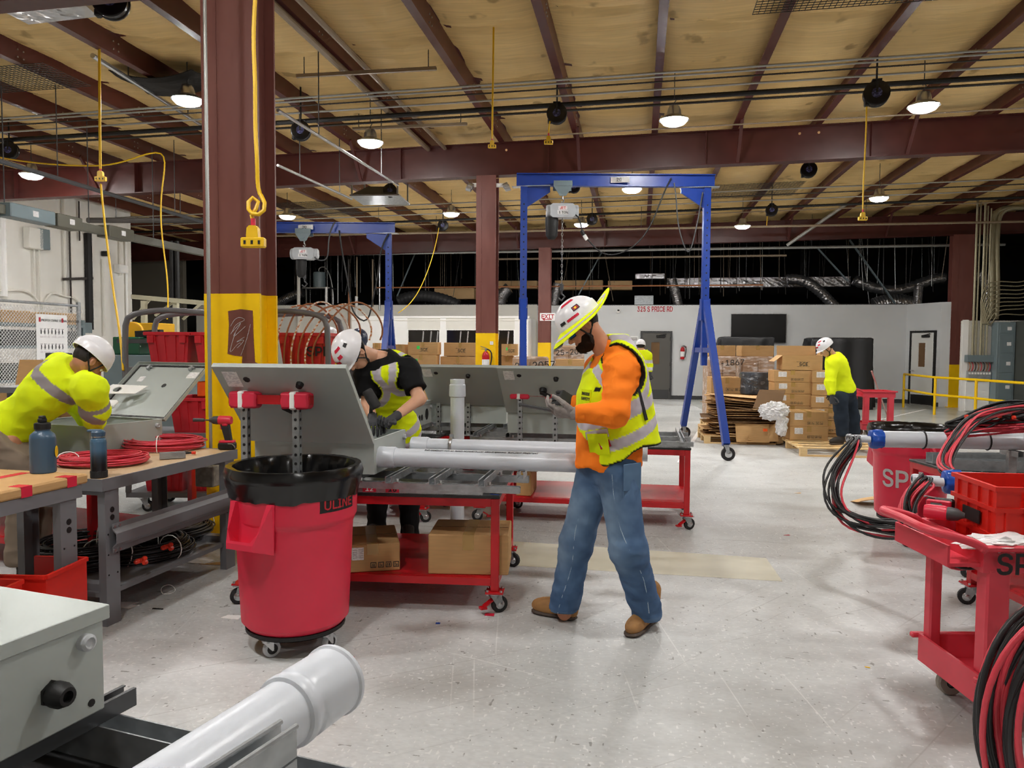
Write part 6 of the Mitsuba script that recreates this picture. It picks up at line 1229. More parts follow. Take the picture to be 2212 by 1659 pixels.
# ---------------------------------------------------------------- red utility carts
def cart(label, M, L=.95, W=.46, H=.83, txt=None):
    b = B(); t = .012
    def tray(z0, z1, nm):
        b.add(nm, cat(bb(0, L, 0, W, z0, z0 + t), bb(0, L, 0, t, z0, z1), bb(0, L, W - t, W, z0, z1), bb(0, t, 0, W, z0, z1), bb(L - t, L, 0, W, z0, z1), bb(-.03, L + .03, -.03, 0, z1 - .025, z1, .006), bb(-.03, L + .03, W, W + .03, z1 - .025, z1, .006), bb(L, L + .03, 0, W, z1 - .025, z1)), 'm_cart', False)
    tray(H - .12, H, 'top_tray'); tray(.14, .27, 'lower_tray')
    for x, w in ((.02, .1), (L - .12, .1)):
        for y in (.0, W - .06): b.add('post', bb(x, x + (w if y == 0 else .055), y, y + (.08 if y == 0 else .06), .2, H - .1, .008), 'm_cart', False)
    h = [(-.0, -.015, H - .02), (-.13, .0, H + .035), (-.2, .03, H + .05), (-.215, W / 2, H + .055), (-.2, W - .03, H + .05), (-.13, W, H + .035), (0, W + .015, H - .02)]
    b.add('handle', tube(spline(h, 30), .019, 10), 'm_cart', True); b.add('handle_shelf', bb(-.13, 0, .02, W - .02, H - .1, H - .085), 'm_cart', False); b.add('handle_shelf_wall', bb(-.14, -.13, .02, W - .02, H - .1, H - .01), 'm_cart', False)
    for x in (.1, L - .1):
        for y in (.07, W - .07):
            b.add('caster', bb(x - .05, x + .05, y - .04, y + .04, .13, .14), 'm_galv', False); n = b.add('caster_wheel', tf(lathe([(.03, -.02), (.055, -.02), (.063, -.012), (.063, .012), (.055, .02), (.03, .02)], 22), tr(x + .02, y, .063, rx=90)), 'm_grayrubber', 40); b.add(n + '__hub', tf(lathe([(0, -.024), (.008, -.024), (.035, -.018), (.035, .018), (.008, .024), (0, .024)], 14), tr(x + .02, y, .063, rx=90)), 'm_black', 40)
            b.add('caster_fork', cat(*[hull([[x + .0, y + s * .027, .05], [x + .04, y + s * .027, .05], [x - .035, y + s * .027, .132], [x + .035, y + s * .027, .132], [x, y + s * .03, .05], [x + .04, y + s * .03, .05], [x - .035, y + s * .03, .132], [x + .035, y + s * .03, .132]]) for s in (-1, 1)]), 'm_darkgray', False)
    if txt: b.add('lettering', text(txt, .085, face((.03, -.0305, H - .115), (1, 0, 0), (0, 0, 1), .001)), 'm_ink', False)
    b.place('utility_cart', label, 'cart', M)
mat('m_cart', two('c73545', 'd54554', lambda p: fbm(p.x * 7, p.y * 7, p.z * 7, 3)), .4); mat('m_grayrubber', '8f8a80', .6)
fc = EYE * [1, 1, 0] + CR2 * 1.98 + CF2 * 3.14; MC = Mxy(fc, CR2); cart('red utility cart in the right foreground carrying a tool and a red crate', MC, 1.0, .48, .83, 'SPE')
kc = Z(1862, 945); cart('red utility cart beside the man in plain yellow, a mop handle behind it', tr(kc[0], kc[1], 0, 6), .58, .5, .86, None)
# crate, tool and bag on the cart
def crate(label, M, L=.5, W=.36, H=.26):
    b = B(); t = .006
    wl = lambda y: cat(bb(0, L, y, y + t, 0, H * .3), bb(0, L * .22, y, y + t, H * .3, H * .62), bb(L * .78, L, y, y + t, H * .3, H * .62), bb(L * .25, L * .75, y, y + t, H * .35, H * .55), bb(0, L, y, y + t, H * .62, H * .68), bb(0, L * .12, y, y + t, H * .68, H), bb(L * .88, L, y, y + t, H * .68, H))
    b.add('wall', cat(bb(0, L, 0, t, 0, H * .72), bb(0, .1, 0, t, 0, H), bb(L - .1, L, 0, t, 0, H)), 'm_redcrate', False); b.add('wall', cat(bb(0, L, W - t, W, 0, H)), 'm_redcrate', False); b.add('wall', bb(0, t, 0, W, 0, H), 'm_redcrate', False); b.add('wall', bb(L - t, L, 0, W, 0, H), 'm_redcrate', False); b.add('floor', bb(0, L, 0, W, 0, t), 'm_redcrate', False)
    for z in (.0, H * .3, H * .66, H - .02): b.add('rim', cat(bb(-.012, L + .012, -.012, 0, z, z + .02), bb(-.012, L + .012, W, W + .012, z, z + .02), bb(-.012, 0, 0, W, z, z + .02), bb(L, L + .012, 0, W, z, z + .02)), 'm_redcrate', False)
    for x in np.linspace(.04, L - .04, 7): b.add('rib', bb(x - .004, x + .004, -.01, 0, 0, H * .7), 'm_redcrate', False); b.add('rib', bb(x - .004, x + .004, W, W + .01, 0, H), 'm_redcrate', False)
    for y in np.linspace(.05, W - .05, 4): b.add('rib', bb(-.01, 0, y - .004, y + .004, 0, H), 'm_redcrate', False)
    b.add('hand_grip', bb(-.014, -.008, W * .3, W * .7, H * .42, H * .6), 'm_black', False); b.add('dark_handle', bb(L * .2, L * .9, -.03, -.012, H * .6, H * .82, .006), 'm_black', False); b.place('crate', label, 'crate', M)
cq = P(2152, 1100, 3.3); crate('bright red plastic crate standing on the red utility cart at the right edge', Mxy(cq[:2], (math.cos(YAW - .1), math.sin(YAW - .1)), .722), .55, .38, .33)
dx_, dz_ = unit(CAMR * .78 - CAMF * .62), -unit(CAMR * .62 + CAMF * .78); DM = np.eye(4); DM[:3, 0], DM[:3, 2], DM[:3, 1], DM[:3, 3] = dx_, dz_, np.cross(dz_, dx_), P(2036, 1108, 3.5); driver('red and gray cordless driver lying on the handle end of the red utility cart', DM, False)
q = crumple((0, 0, 0), (.17, .09, .035), 8, .4, 3); one('plastic_bag', tf(q, MC @ tr(.1, .06, .825)), 'm_clearfilm', 'clear plastic bag of parts on the front rim of the red utility cart', 'bag', False)
# ---------------------------------------------------------------- overhead: pipes, cord reels, hanging cords
def xpipe(px, py, z, x0, x1, r, m, label, name='conduit', cat_='pipe', slope=.0167, n=8):
    p = Z(px, py, z); f = lambda x: (x, p[1], p[2] + slope * (x - p[0])); k = one(name, cyl(f(x0), f(x1), r, n), m, label, cat_)
    for x in (np.linspace(x0 + .5, x1 - .5, 5) if slope == 0 else ()): sub(k, 'hanger', cyl(f(x), (x, p[1], ZR(x) + .24), .006, 5), 'm_darkgray')
    return k
OV = ['light twin', 'second light', 'thin dark', 'bright single', 'thick black', 'thin brown']
for (py, r, m), n_ in zip(((166, .016, 'm_conduit'), (174, .014, 'm_conduit'), (185, .011, 'm_pipe_dark'), (201, .015, 'm_conduit'), (221, .036, 'm_black'), (234, .018, 'm_pipe_dark')), OV): xpipe(1300, py, 5.1, -15, 12, r, m, f'{n_} pipe crossing under the roof in front of the large girder')
xpipe(1500, 274, 4.95, -2, 12, .012, 'm_pipe_tan', 'thin tan pipe just above the large girder at the right')
for i, (py, z, r, m, n_) in enumerate(((425, 5.05, .016, 'm_conduit', 'highest'), (436, 5.05, .013, 'm_pipe_dark', 'second'), (447, 5.0, .014, 'm_conduit', 'third'), (462, 5.0, .03, 'm_black', 'thick black'), (470, 4.95, .013, 'm_pipe_tan', 'lowest'))): xpipe(1300, py, z, -15, 12, r, m, f'{n_} pipe of the bundle crossing behind the large girder')
xpipe(1300, 496, 4.85, -12, 12, .03, 'm_pipe_tan', 'tan pipe crossing in front of the farther girder', slope=.0); xpipe(1300, 541, 4.55, -9.5, 10, .04, 'm_conduit', 'gray pipe crossing below the farther girder', slope=.0); xpipe(1300, 557, 4.4, -5, 4.3, .032, 'm_pipe_tan', 'brown pipe below the gray pipe under the farther girder', slope=0.); xpipe(1300, 618, 3.5, -8.4, 3.6, .022, 'm_copper', 'copper pipe above the far office wall', slope=.0) if mat('m_copper', 'a9714f', .35, .6) else 0
for (px, py), r, n_ in (((612, 30), .042, 'thicker'), ((668, 22), .032, 'thinner')):
    p = Z(px, py, 5.12); one('pipe_run', cyl((p[0], 5, 5.12), (p[0], 13.2, 5.12), r, 10), 'm_pipe_tan', f'{n_} tan pipe running along the roof right of the big column', 'pipe')
for a, c, n_ in (((641, 168), (940, 148), 'upper'), ((762, 281), (1004, 264), 'lower')):
    p, q = Z(*a, 5.03), Z(*c, 5.03); q[1] = p[1]; k = one('hanging_strut', prof(p, q, STR), 'm_pipe_tan', f'{n_} perforated strut hanging across the two tan pipes', 'strut', False); sub(k, 'rod', cat(cyl(p + [.1, 0, 0], p + [.1, 0, .25], .006, 6), cyl(q - [.1, 0, 0], q + [-.1, 0, .25], .006, 6)), 'm_darkgray')
reel = B(); reel.add('drum', tf(lathe([(0, -.055), (.125, -.055), (.14, -.045), (.14, -.03), (.13, -.02), (.13, .02), (.14, .03), (.14, .045), (.125, .055), (0, .055)], 28), tr(rx=90)), 'm_blackgloss', 40)
reel.add('face_label', tf(lathe([(0, .056), (.055, .056), (.055, .0572), (0, .0572)], 24), tr(rx=90)), 'm_reellabel', False); reel.add('bracket', cat(bb(-.05, .05, -.05, .05, .14, .155), bb(-.012, .012, -.06, -.05, .0, .15), bb(-.012, .012, .05, .06, 0, .15)), 'm_black', False); reel.add('cord_guide', bx((-.1, 0, -.1), (.05, .07, .06), .01), 'm_black')
mat('m_reellabel', two('26264a', '565a86', lambda p: smoothstep(.5, .6, noise(p.x * 60, p.y * 10, p.z * 60))), .4)
for px, py, s, z, n_ in ((240, 4, 1.1, 4.75, 'at the top left corner beside the silver duct'), (20, 325, 1, 4.75, 'at the left edge above the white wall'), (650, 283, 1, 4.75, 'just right of the big column'), (1203, 246, 1, 4.85, 'above the left half of the tall gantry'), (1893, 203, 1.12, 4.85, 'at the upper right with the long yellow cord'), (1747, 367, 1, 4.8, 'behind the large girder at the right'), (1667, 454, 1, 4.85, 'right of the tall gantry above the farther girder'), (1279, 474, 1, 4.85, 'behind the one-ton hoist'), (957, 487, 1, 4.8, 'left of the middle column with a slanting yellow cord'), (843, 412, 1, 4.85, 'above the ceiling air diffuser'), (1240, 404, .9, 4.85, 'just below the tall gantry beam')):
    p = Z(px, py, z); k = reel.place('cord_reel', 'black cord reel ' + n_, 'cord reel', tr(*p, rz=math.degrees(math.atan2(-p[0], p[1])) * .5, s=s)); sub(k, 'hanger', cyl(p + [0, 0, .15 * s], (p[0], p[1], ZR(p[0]) + .24), .012, 6), 'm_black')
blk = B(); blk.add('block', cat(bb(-.065, .065, -.025, .025, -.085, -.03, .006), hull([[x, y, z] for x, z in ((-.035, -.04), (.035, -.04), (-.03, .02), (.03, .02), (-.018, .035), (.018, .035)) for y in (-.022, .022)])), 'm_cord', False); blk.add('socket', cat(*[bx((x, -.026, -.058), (.012, .004, .02)) for x in (-.04, 0, .04)]), 'm_black', False); blk.add('strain_relief', cyl((0, 0, .03), (0, 0, .075), .013, 10), 'm_redplastic')
def cord(label, pts, r, end=True, s=1.0, d0=None):
    k = one('power_cord', tube(spline(pts, 48), r, 7), 'm_cord', label, 'power cord', True)
    if end:
        e = np.asarray(pts[-1]); b_ = blk.place('outlet_block', 'outlet block ending the ' + label, 'outlet', tr(*(e - [0, 0, .06 * s]), rz=8, s=s))
d = 4.2; cord('yellow cord with a knot hanging in front of the big column', [P(x, y, dd) for x, y, dd in ((552, -120, d), (551, 0, d), (548, 90, d), (551, 180, d), (552, 280, d), (556, 370, d), (562, 420, d + .01), (572, 440, d - .02), (566, 460, d - .03), (545, 462, d - .02), (536, 445, d), (545, 427, d + .02), (556, 432, d + .03), (550, 455, d + .02), (547, 478, d))], .0115, True, 1.0)
d = 9.0; cord('yellow cord hanging from the silver duct at the left', [P(x, 0 + y, d) for x, y in ((214, 40), (215, 150), (216, 280), (217, 365))], .016, True, 1.0)
cord('yellow cord running on down to the gray rack at the left', [P(x, y, dd) for x, y, dd in ((218, 398, 9.), (224, 460, 8.8), (236, 560, 8.4), (250, 660, 7.9), (263, 760, 7.4), (266, 800, 7.3))], .012, False)
d = 9.0; cord('yellow cord hanging above the middle column', [P(x, y, d) for x, y in ((1068, -80), (1067, 0), (1065, 150), (1063, 300))], .012, True, .75)
d = 10.45; cord('short yellow cord hanging from the reel above the tall gantry', [P(x, y, d) for x, y in ((1188, 262), (1186, 275), (1185, 290))], .01, True, .95)
d = 9.63; cord('long yellow cord hanging from the reel at the upper right', [P(x, y, d) for x, y in ((1872, 226), (1870, 300), (1866, 380), (1864, 455))], .01, True, .85)
d = 12.; cord('thin yellow cord left of the big column', [P(x, y, d) for x, y in ((0, 340), (80, 352), (180, 358), (270, 348), (350, 334), (351, 400), (355, 550), (361, 690))], .012, False)
d = 19.8; cord('yellow cord slanting down from the reel left of the middle column', [P(x, y, d) for x, y in ((948, 492), (938, 540), (918, 600), (890, 650), (860, 676))], .012, False)
d = 17.8; cord('short yellow cord right of the tall gantry', [P(x, y, d) for x, y in ((1658, 462), (1657, 475), (1656, 487))], .01, False)
# skylight guards, silver duct, torn insulation, air diffuser
def guard(label, x0, x1, y0, y1, z, st=.06):
    ms = [bb(x - .003, x + .003, y0, y1, ZR(x) - .008 + z, ZR(x) - .002 + z) for x in np.arange(x0, x1, st)]
    for y in np.arange(y0, y1 + .01, st):
        for x in np.arange(x0, x1, 1.0): xe_ = min(x + 1., x1); ms.append(bar((x, y, ZR(x) - .01 + z), (xe_, y, ZR(xe_) - .01 + z), .006, .006))
    one('skylight_guard', cat(*ms), 'm_pipe_dark', label, 'wire mesh', False)
p, q = Z(1625, 42, 5.2), Z(2120, 12, 5.2); guard('wire mesh skylight guard at the top right corner of the picture', p[0], q[0] + .3, p[1] - 1.4, p[1], 0)
p, q = Z(185, 165, 5.2), Z(-60, 120, 5.2); guard('wire mesh skylight guard at the left under the roof', p[0] - 2.4, p[0], p[1] - .75, p[1] + .1, 0)
p, q = Z(1545, 410, 5.15), Z(1745, 402, 5.15); guard('wire mesh skylight guard far off, right of the tall gantry beam', p[0], q[0], p[1], p[1] + 1.6, 0, .07)
p, q = Z(602, 447, 5.1), Z(735, 437, 5.1); guard('wire mesh skylight guard far off, right of the big column', p[0], q[0], p[1] - .6, p[1] + 1.4, 0, .07)
poly = [Z(x, y, 4.95)[:2] for x, y in ((213, 36), (62, 53), (-160, -60), (60, -95))]; one('silver_duct', tf(prism(poly, .3), tr(0, 0, 4.95)), 'm_foil', 'silver foil duct in the top left corner of the picture', 'duct', False)
p = Z(365, 178, 5.15); one('torn_insulation', tf(sheet(1.25, .7, 4, .01, .12), tr(p[0], p[1], 5.1, rz=-5, rx=10)), 'm_insul_dark', 'torn black insulation hanging beside the lamp left of the big column', 'insulation', False)
p = Z(822, 430, 4.75); df = B(); df.add('plenum', hull([[x, y, z] for x, y, z in ((-.5, -.5, 0), (.5, -.5, 0), (-.5, .5, 0), (.5, .5, 0), (-.22, -.22, .22), (.22, -.22, .22), (-.22, .22, .22), (.22, .22, .22))]), 'm_darkgray', False); df.add('grille', bb(-.52, .52, -.52, .52, -.03, 0), 'm_galv', False)
for x in (-.48, .48):
    for y in (-.48, .48): df.add('rod', bb(x - .015, x + .015, y - .015, y + .015, 0, .5), 'm_galv', False)
df.place('air_diffuser', 'square metal air diffuser hanging behind the large girder', 'air vent', tr(*p, rz=5))
# open dark space above the far offices: ducts, tubes, hangers
def yb(px, py, v): return Y(px, py, v)
def ductbox(label, l, r, t, b_, v, m, dep=.5):
    a, c = yb(l, b_, v), yb(r, t, v); one('air_duct', bb(a[0], c[0], v, v + dep, a[2], c[2], .01), m, label, 'duct', False)
ductbox('long silver duct above the office wall under the television', 1440, 1838, 597, 622, 27.5, 'm_foil'); ductbox('square silver duct end above the office door', 1372, 1436, 590, 603, 26.5, 'm_foil'); ductbox('tan duct board left of the reddish far column', 1046, 1160, 606, 624, 27, 'm_cardlight'); ductbox('tan duct board right of the reddish far column', 1198, 1302, 605, 626, 27, 'm_cardlight'); ductbox('tan duct board above the office door', 1313, 1366, 606, 626, 27, 'm_cardlight'); ductbox('tan duct boxes left of the middle column', 938, 1024, 622, 646, 26.5, 'm_cardlight'); ductbox('dark vent box on the office roof', 1370, 1412, 638, 659, 25.6, 'm_galv', .4)
def flex(label, pts, r, v, m='m_foil'):
    c = spline([yb(x, y, v) if len(q_) == 2 else yb(x, y, q_[2]) for q_ in pts for x, y in [q_[:2]]], 46); rr = r * (1 + .07 * np.sin(np.arange(46) * 2.2)); one('flexible_duct', tube(c, rr, 14), m, label, 'duct', True)
flex('crinkled silver flexible duct sagging at the right end of the long duct', ((1845, 604), (1890, 622), (1945, 626), (1990, 612), (2042, 600)), .17, 27); flex('dark flexible duct bending down onto the office roof under the long duct', ((1700, 604), (1735, 607), (1765, 625), (1805, 664)), .17, 26.6, 'm_foil'); flex('upright crinkled flexible duct behind the tall gantry', ((1450, 602), (1458, 630), (1466, 664)), .16, 26.2); flex('dark flexible duct behind the left gantry leg', ((1100, 622), (1085, 640), (1080, 664)), .2, 26); flex('big round flexible duct lying on the office roof at the right', ((1890, 664), (1930, 655), (1975, 664)), .3, 26.3); flex('dark flexible duct on the left office roof', ((860, 650), (900, 640), (950, 645), (990, 660)), .2, 26, 'm_darkgray'); flex('crinkled duct beside the chain of the tall gantry', ((1205, 612), (1200, 640), (1196, 664)), .15, 26); flex('upright silver duct at the right end above the angled wall', ((1985, 618), (1983, 640), (1982, 664)), .13, 26); flex('crinkled silver ducts right of the maroon column', ((2112, 590), (2128, 610), (2130, 664)), .16, 25); flex('flexible duct near the big column on the left office roof', ((602, 655), (630, 640), (655, 632)), .16, 26)
r = np.random.default_rng(11); k = struct('trim_hangers', bb(-12, 12, 26, 26.04, 5.4, 5.44), 'm_darkgray', 'dark hanger rail in the space above the offices')
for i in range(120):
    x = r.uniform(605, 2050); v = r.uniform(24.9, 29); a, c = yb(x, 540, v), yb(x + r.normal(0, 10) * (r.random() < .4), r.uniform(600, 660), v); a[2] = 5.4; sub(k, 'hanger_rod', cyl(a, c, r.uniform(.006, .014), 5), ('m_darkgray', 'm_conduit', 'm_pipe_tan', 'm_pipe_dark')[i % 4])
for a, c, w in (((1835, 518), (1938, 662), .09), ((1766, 536), (1832, 608), .07), ((1300, 545), (1240, 655), .03), ((900, 540), (858, 640), .04)): sub(k, 'brace', bar(yb(*a, 25.4), yb(*c, 25.4), w, .04), 'm_panelgray', smooth=False)
q = cyl(yb(1828, 441, 21.5), yb(1700, 530, 22.2), .045, 10); one('slanted_pipe', q, 'm_conduit', 'slanted gray pipe with clamps in front of the farther girder at the right', 'pipe')
a = yb(690, 622, 24.9); th = B(); th.add('tank', lathe([(0, 0), (.2, 0), (.21, .02), (.21, .5), (.19, .54), (0, .54)], 24), 'm_panelgray', 40); th.add('pipe', tube(spline([(0, 0, .54), (0, 0, .66), (.12, 0, .72), (.25, 0, .66), (.25, 0, -.6)], 30), .02, 8), 'm_conduit'); th.add('stand', cat(bb(-.5, .5, -.3, .3, -.04, 0), bb(-.5, -.46, -.02, .02, -.65, 0), bb(.46, .5, -.02, .02, -.65, 0)), 'm_steel', False); th.place('water_heater', 'gray water heater tank on a stand above the left office', 'tank', tr(*a))
for i, (x, y0, y1, v, rr, m) in enumerate(((730, 540, 655, 24.2, .02, 'm_conduit'), (771, 555, 662, 24.2, .03, 'm_pipe_tan'), (753, 560, 655, 24.2, .035, 'm_pipe_dark'), (805, 560, 662, 24.2, .03, 'm_pipe_tan'), (820, 520, 670, 24.0, .035, 'm_steel'), (645, 590, 720, 24.0, .06, 'm_offwhite'), (754, 630, 740, 24.0, .04, 'm_copper'), (770, 640, 740, 24.1, .05, 'm_white'), (705, 620, 690, 24.1, .04, 'm_white'))): one('riser_pipe', cyl(yb(x, y1, YW - rr), yb(x, y0, YW - rr), rr, 10), m, ('thin bright', 'tan bent', 'dark thick', 'tan short', 'shining long', 'cream thick', 'copper', 'white thick', 'white short')[i] + ' upright pipe rising over the left office front', 'pipe')
# ---------------------------------------------------------------- signs and fittings on the far wall and columns
yw = YW - .004
q = yb(1376, 673, yw); tx = meshkit.text_mesh('325 S PRICE RD', 1, .002, True); wt = tx.bounds[1][0]; tx.vertices *= [(yb(1453, 673, yw)[0] - q[0]) / wt, .155, 1]; one('stencilled_address', tf(tx, face(q, (1, 0, 0), (0, 0, 1), 0)), 'm_redink', 'red stencilled lettering 325 S PRICE RD high on the office wall', 'lettering', False)
q0, q1 = yb(1579, 739, yw - .12), yb(1699, 679, yw - .12); tv = B(); tv.add('screen', bb(q0[0], q1[0], yw - .12, yw - .06, q0[2], q1[2], .006), 'm_blackgloss', False); tv.add('bezel', cat(bb(q0[0] - .01, q1[0] + .01, yw - .115, yw - .055, q0[2] - .012, q0[2]), bb(q0[0] - .01, q1[0] + .01, yw - .115, yw - .055, q1[2], q1[2] + .012)), 'm_black', False); tv.add('wall_bracket', bb((q0[0] + q1[0]) / 2 - .2, (q0[0] + q1[0]) / 2 + .2, yw - .06, yw, q0[2] + .2, q0[2] + .5), 'm_black', False); tv.place('television', 'large dark television on the office wall above the carton stacks', 'television')
q = yb(1336, 676, yw); em = B(); em.add('body', bx(q + [0, -.05, .06], (.1, .09, .12), .015), 'm_white'); em.add('lens', bx(q + [0, -.1, .08], (.06, .01, .05)), 'm_black', False); em.place('wall_camera', 'small white camera high on the office wall left of the address lettering', 'camera')
def sign(label, l, r_, t, b_, v, tx=None, m='m_whiteink', tm='m_redink', name='sign', hh=.5, bars=0):
    a, c = yb(l, b_, v), yb(r_, t, v); b = B(); b.add('plate', bb(a[0], c[0], v - .004, v, a[2], c[2]), m, False); h = c[2] - a[2]
    if tx: w = meshkit.text_mesh(tx, 1, .001, True); k = min(h * hh, (c[0] - a[0]) * .86 / w.bounds[1][0]); b.add('lettering', text(tx, k, face((a[0] + (c[0] - a[0] - w.bounds[1][0] * k) / 2, v - .004, a[2] + h * (1 - hh) * .6), (1, 0, 0), (0, 0, 1), .001)), tm, False)
    for i in range(bars): b.add('line', bb(a[0] + h * .1, c[0] - h * .1, v - .006, v - .004, a[2] + h * (.12 + .7 * i / bars), a[2] + h * (.12 + .7 * i / bars + .3 / bars)), tm, False)
    return b.place(name, label, 'sign')
k = sign('white EXIT sign with a red arrow on the reddish far column', 1166, 1200, 676, 693, YG2 - .155, 'EXIT', hh=.52); a = yb(1171, 690, YG2 - .16); sub(k, 'arrow', cat(bb(a[0] + .04, a[0] + .3, YG2 - .162, YG2 - .159, a[2] - .012, a[2] + .012), prism([(0, 0), (.08, .04), (.08, -.04)], .002).apply_transform(face((a[0], YG2 - .16, a[2]), (1, 0, 0), (0, 0, 1)))), 'm_redink', smooth=False)
sign('black and white notice left of the dark gray door', 1362, 1378, 726, 737, yw, None, 'm_whiteink', 'm_ink', bars=3); sign('long black name plate left of the narrow white door', 1967, 1986, 770, 776, yw, None, 'm_ink', 'm_whiteink', bars=1); sign('red sticker lettering FE35 above the wall extinguisher', 1471, 1484, 747, 752, yw, 'FE35', 'm_graywall', 'm_redink', hh=.8)
def extinguisher(label, p, s=1.):
    b = B(); b.add('cylinder', lathe([(0, 0), (.06, 0), (.065, .01), (.065, .3), (.05, .35), (.025, .38), (0, .38)], 20), 'm_redpaint', 40); b.add('label', tf(lathe([(.066, .08), (.0665, .08), (.0665, .24), (.066, .24)], 20, False), tr()), 'm_whiteink', 40); b.add('valve', cat(cyl((0, 0, .38), (0, 0, .43), .018, 10), bar((-.09, 0, .47), (.03, 0, .43), .02, .012), bar((-.08, 0, .42), (.03, 0, .42), .02, .01)), 'm_steel'); b.add('hose', tube(spline([(.02, -.0, .42), (.09, -.01, .38), (.1, -.02, .2), (.08, -.02, .06)], 16), .012, 8), 'm_black'); b.place('fire_extinguisher', label, 'fire extinguisher', tr(*p, s=s))
q = yb(1474, 776, yw - .075); extinguisher('red fire extinguisher on the office wall right of the dark gray door', q); q = Y(1049, 806, YG1 - .23); extinguisher('red fire extinguisher with a white label on the yellow foot of the middle column', q)
q = Y(1062, 741, YG1 - .155); one('wall_switch', bx(q, (.06, .01, .06)), 'm_offwhite', 'small square plate on the yellow foot of the middle column', 'plate', False)
for px, sd in ((1021, -1), (1090, 1)):
    q = Y(px, 400, YG1 - .1); b = B(); b.add('bracket', bx(q - [sd * .06, 0, 0], (.2, .06, .06)), 'm_white'); b.add('lamp_head', cat(*[tf(lathe([(0, -.05), (.05, -.04), (.06, .05), (0, .05)], 14), tr(*(q + [sd * .05 * k, -.03, -.06 * k]), ry=70 * sd)) for k in (.4, 1)]), 'm_steel'); b.place('emergency_light', f'twin emergency light on the {"left" if sd < 0 else "right"} of the middle column head', 'lamp')
# draped machines along the office wall
def draped(label, l, r_, t, v, dep, zb, seed):
    a, c = yb(l, t, v), yb(r_, t, v); cx, w, h = (a[0] + c[0]) / 2, (c[0] - a[0]), a[2]; rng_ = np.random.default_rng(seed); n = 96; u = np.arange(n) / n * 4; rows = []
    base = np.array([((-1 + 2 * (q % 1), -1) if q < 1 else (1, -1 + 2 * (q % 1)) if q < 2 else (1 - 2 * (q % 1), 1) if q < 3 else (-1, 1 - 2 * (q % 1))) for q in u]); ph = rng_.uniform(0, 6, 4)
    for z, g, wv in ((h - .0, .9, 0), (h - .03, .97, .015), (h - .15, .98, .07), (h * .6, 1.0, .12), (h * .3, 1.03, .15), (zb, 1.05, .17)):
        k = 1 + wv * sum(np.sin(u * f + p_) / 1.5 for f, p_ in zip((7.8, 12.5, 19, 4.7), ph)) * .5; rows.append(np.stack([cx + base[:, 0] * w / 2 * g * k, v + dep / 2 + base[:, 1] * dep / 2 * g * k, np.full(n, z) + .03 * np.sin(u * 9 + ph[0]) * (z < h - .1)], 1))
    one('draped_machine', ringmesh(rows[::-1], False, True), 'm_drape', label, 'covered machine', True)
draped('machine under a black cloth behind the wrapped loads, below the television', 1556, 1676, 727, 21.8, .9, .02, 1); draped('tall machine under a black cloth behind the man in plain yellow', 1752, 1890, 729, 21.5, 1., .02, 2)
a, c = Z(1915, 895), P(1883, 802, 13.6); one('leaning_pole', cyl(a + [0, 0, .02], c, .016, 10), 'm_pinkpole', 'pink and gray pole leaning beside the far red utility cart', 'pole') if mat('m_pinkpole', 'b98a86', .4) else 0
a = Z(1495, 860); mbk = B(); mbk.add('bucket', hull([[x * s, y * s, z] for s, z in ((.14, .08), (.17, .42)) for x in (-1.1, 1.1) for y in (-1, 1)]), 'm_yellow', False); mbk.add('wringer', hull([[x, y, z] for z, q in ((.42, .12), (.75, .08)) for x in (-q, q) for y in (-.1, .1)]), 'm_yellow', False); mbk.add('wheel', cat(*[cyl((x, y - .015, .04), (x, y + .015, .04), .04, 12) for x in (-.12, .12) for y in (-.12, .12)]), 'm_black', kind='stuff'); mbk.place('mop_bucket', 'yellow mop bucket by the office wall behind the tall gantry leg', 'bucket', tr(a[0], a[1], 0))
# ---------------------------------------------------------------- railing, switchgear and conduits at the right
R_ = [Z(1951, 880), Z(2018, 896), Z(2106, 907), Z(2290, 935)]; rl = B()
for p in R_[:3]: rl.add('post', cyl(p, p + [0, 0, .93], .032, 12), 'm_yellow')
for z in (.93, .5): rl.add('rail', tube([p + [0, 0, z] for p in R_], .03, 12), 'm_yellow', 40)
rl.add('post', cyl(R_[3], R_[3] + [0, 0, .93], .032, 12), 'm_yellow'); rl.place('railing', 'yellow tube railing in front of the white partition at the right', 'railing')
yp = 21.55; a, c = Y(2142, 700, yp), Y(2181, 700, yp); e = B(); e.add('cabinet', bb(a[0], c[0], yp - .35, yp, 0.1, 2.33, .01), 'm_panelgray', False)
for i, (z0, z1) in enumerate(((2.05, 2.28), (1.55, 2.0), (1.05, 1.5), (.35, 1.0))): p = e.add('door_panel', bb(a[0] + .05, c[0] - .05, yp - .362, yp - .35, z0, z1, .004), 'm_panelgray', False); e.add(p + '__label', bx(((a[0] + c[0]) / 2 + .06, yp - .364, (z0 + z1) / 2), (.1, .004, .09)), 'm_label', False)
e.place('switchgear_cabinet', 'gray electrical switchgear cabinet at the right edge behind the yellow railing', 'electrical cabinet'); one('switchgear_cabinet', bb(c[0] + .01, c[0] + 1.6, yp - 1.2, yp, .05, 2.35, .01), 'm_paneldark', 'dark olive electrical cabinet at the very right edge', 'electrical cabinet', False)
l, r_ = Y(2083, 775, yp), Y(2140, 775, yp); tb = B(); tb.add('trough', bb(l[0], r_[0], yp - .2, yp, l[2] - .08, l[2] + .1, .006), 'm_panelgray', False)
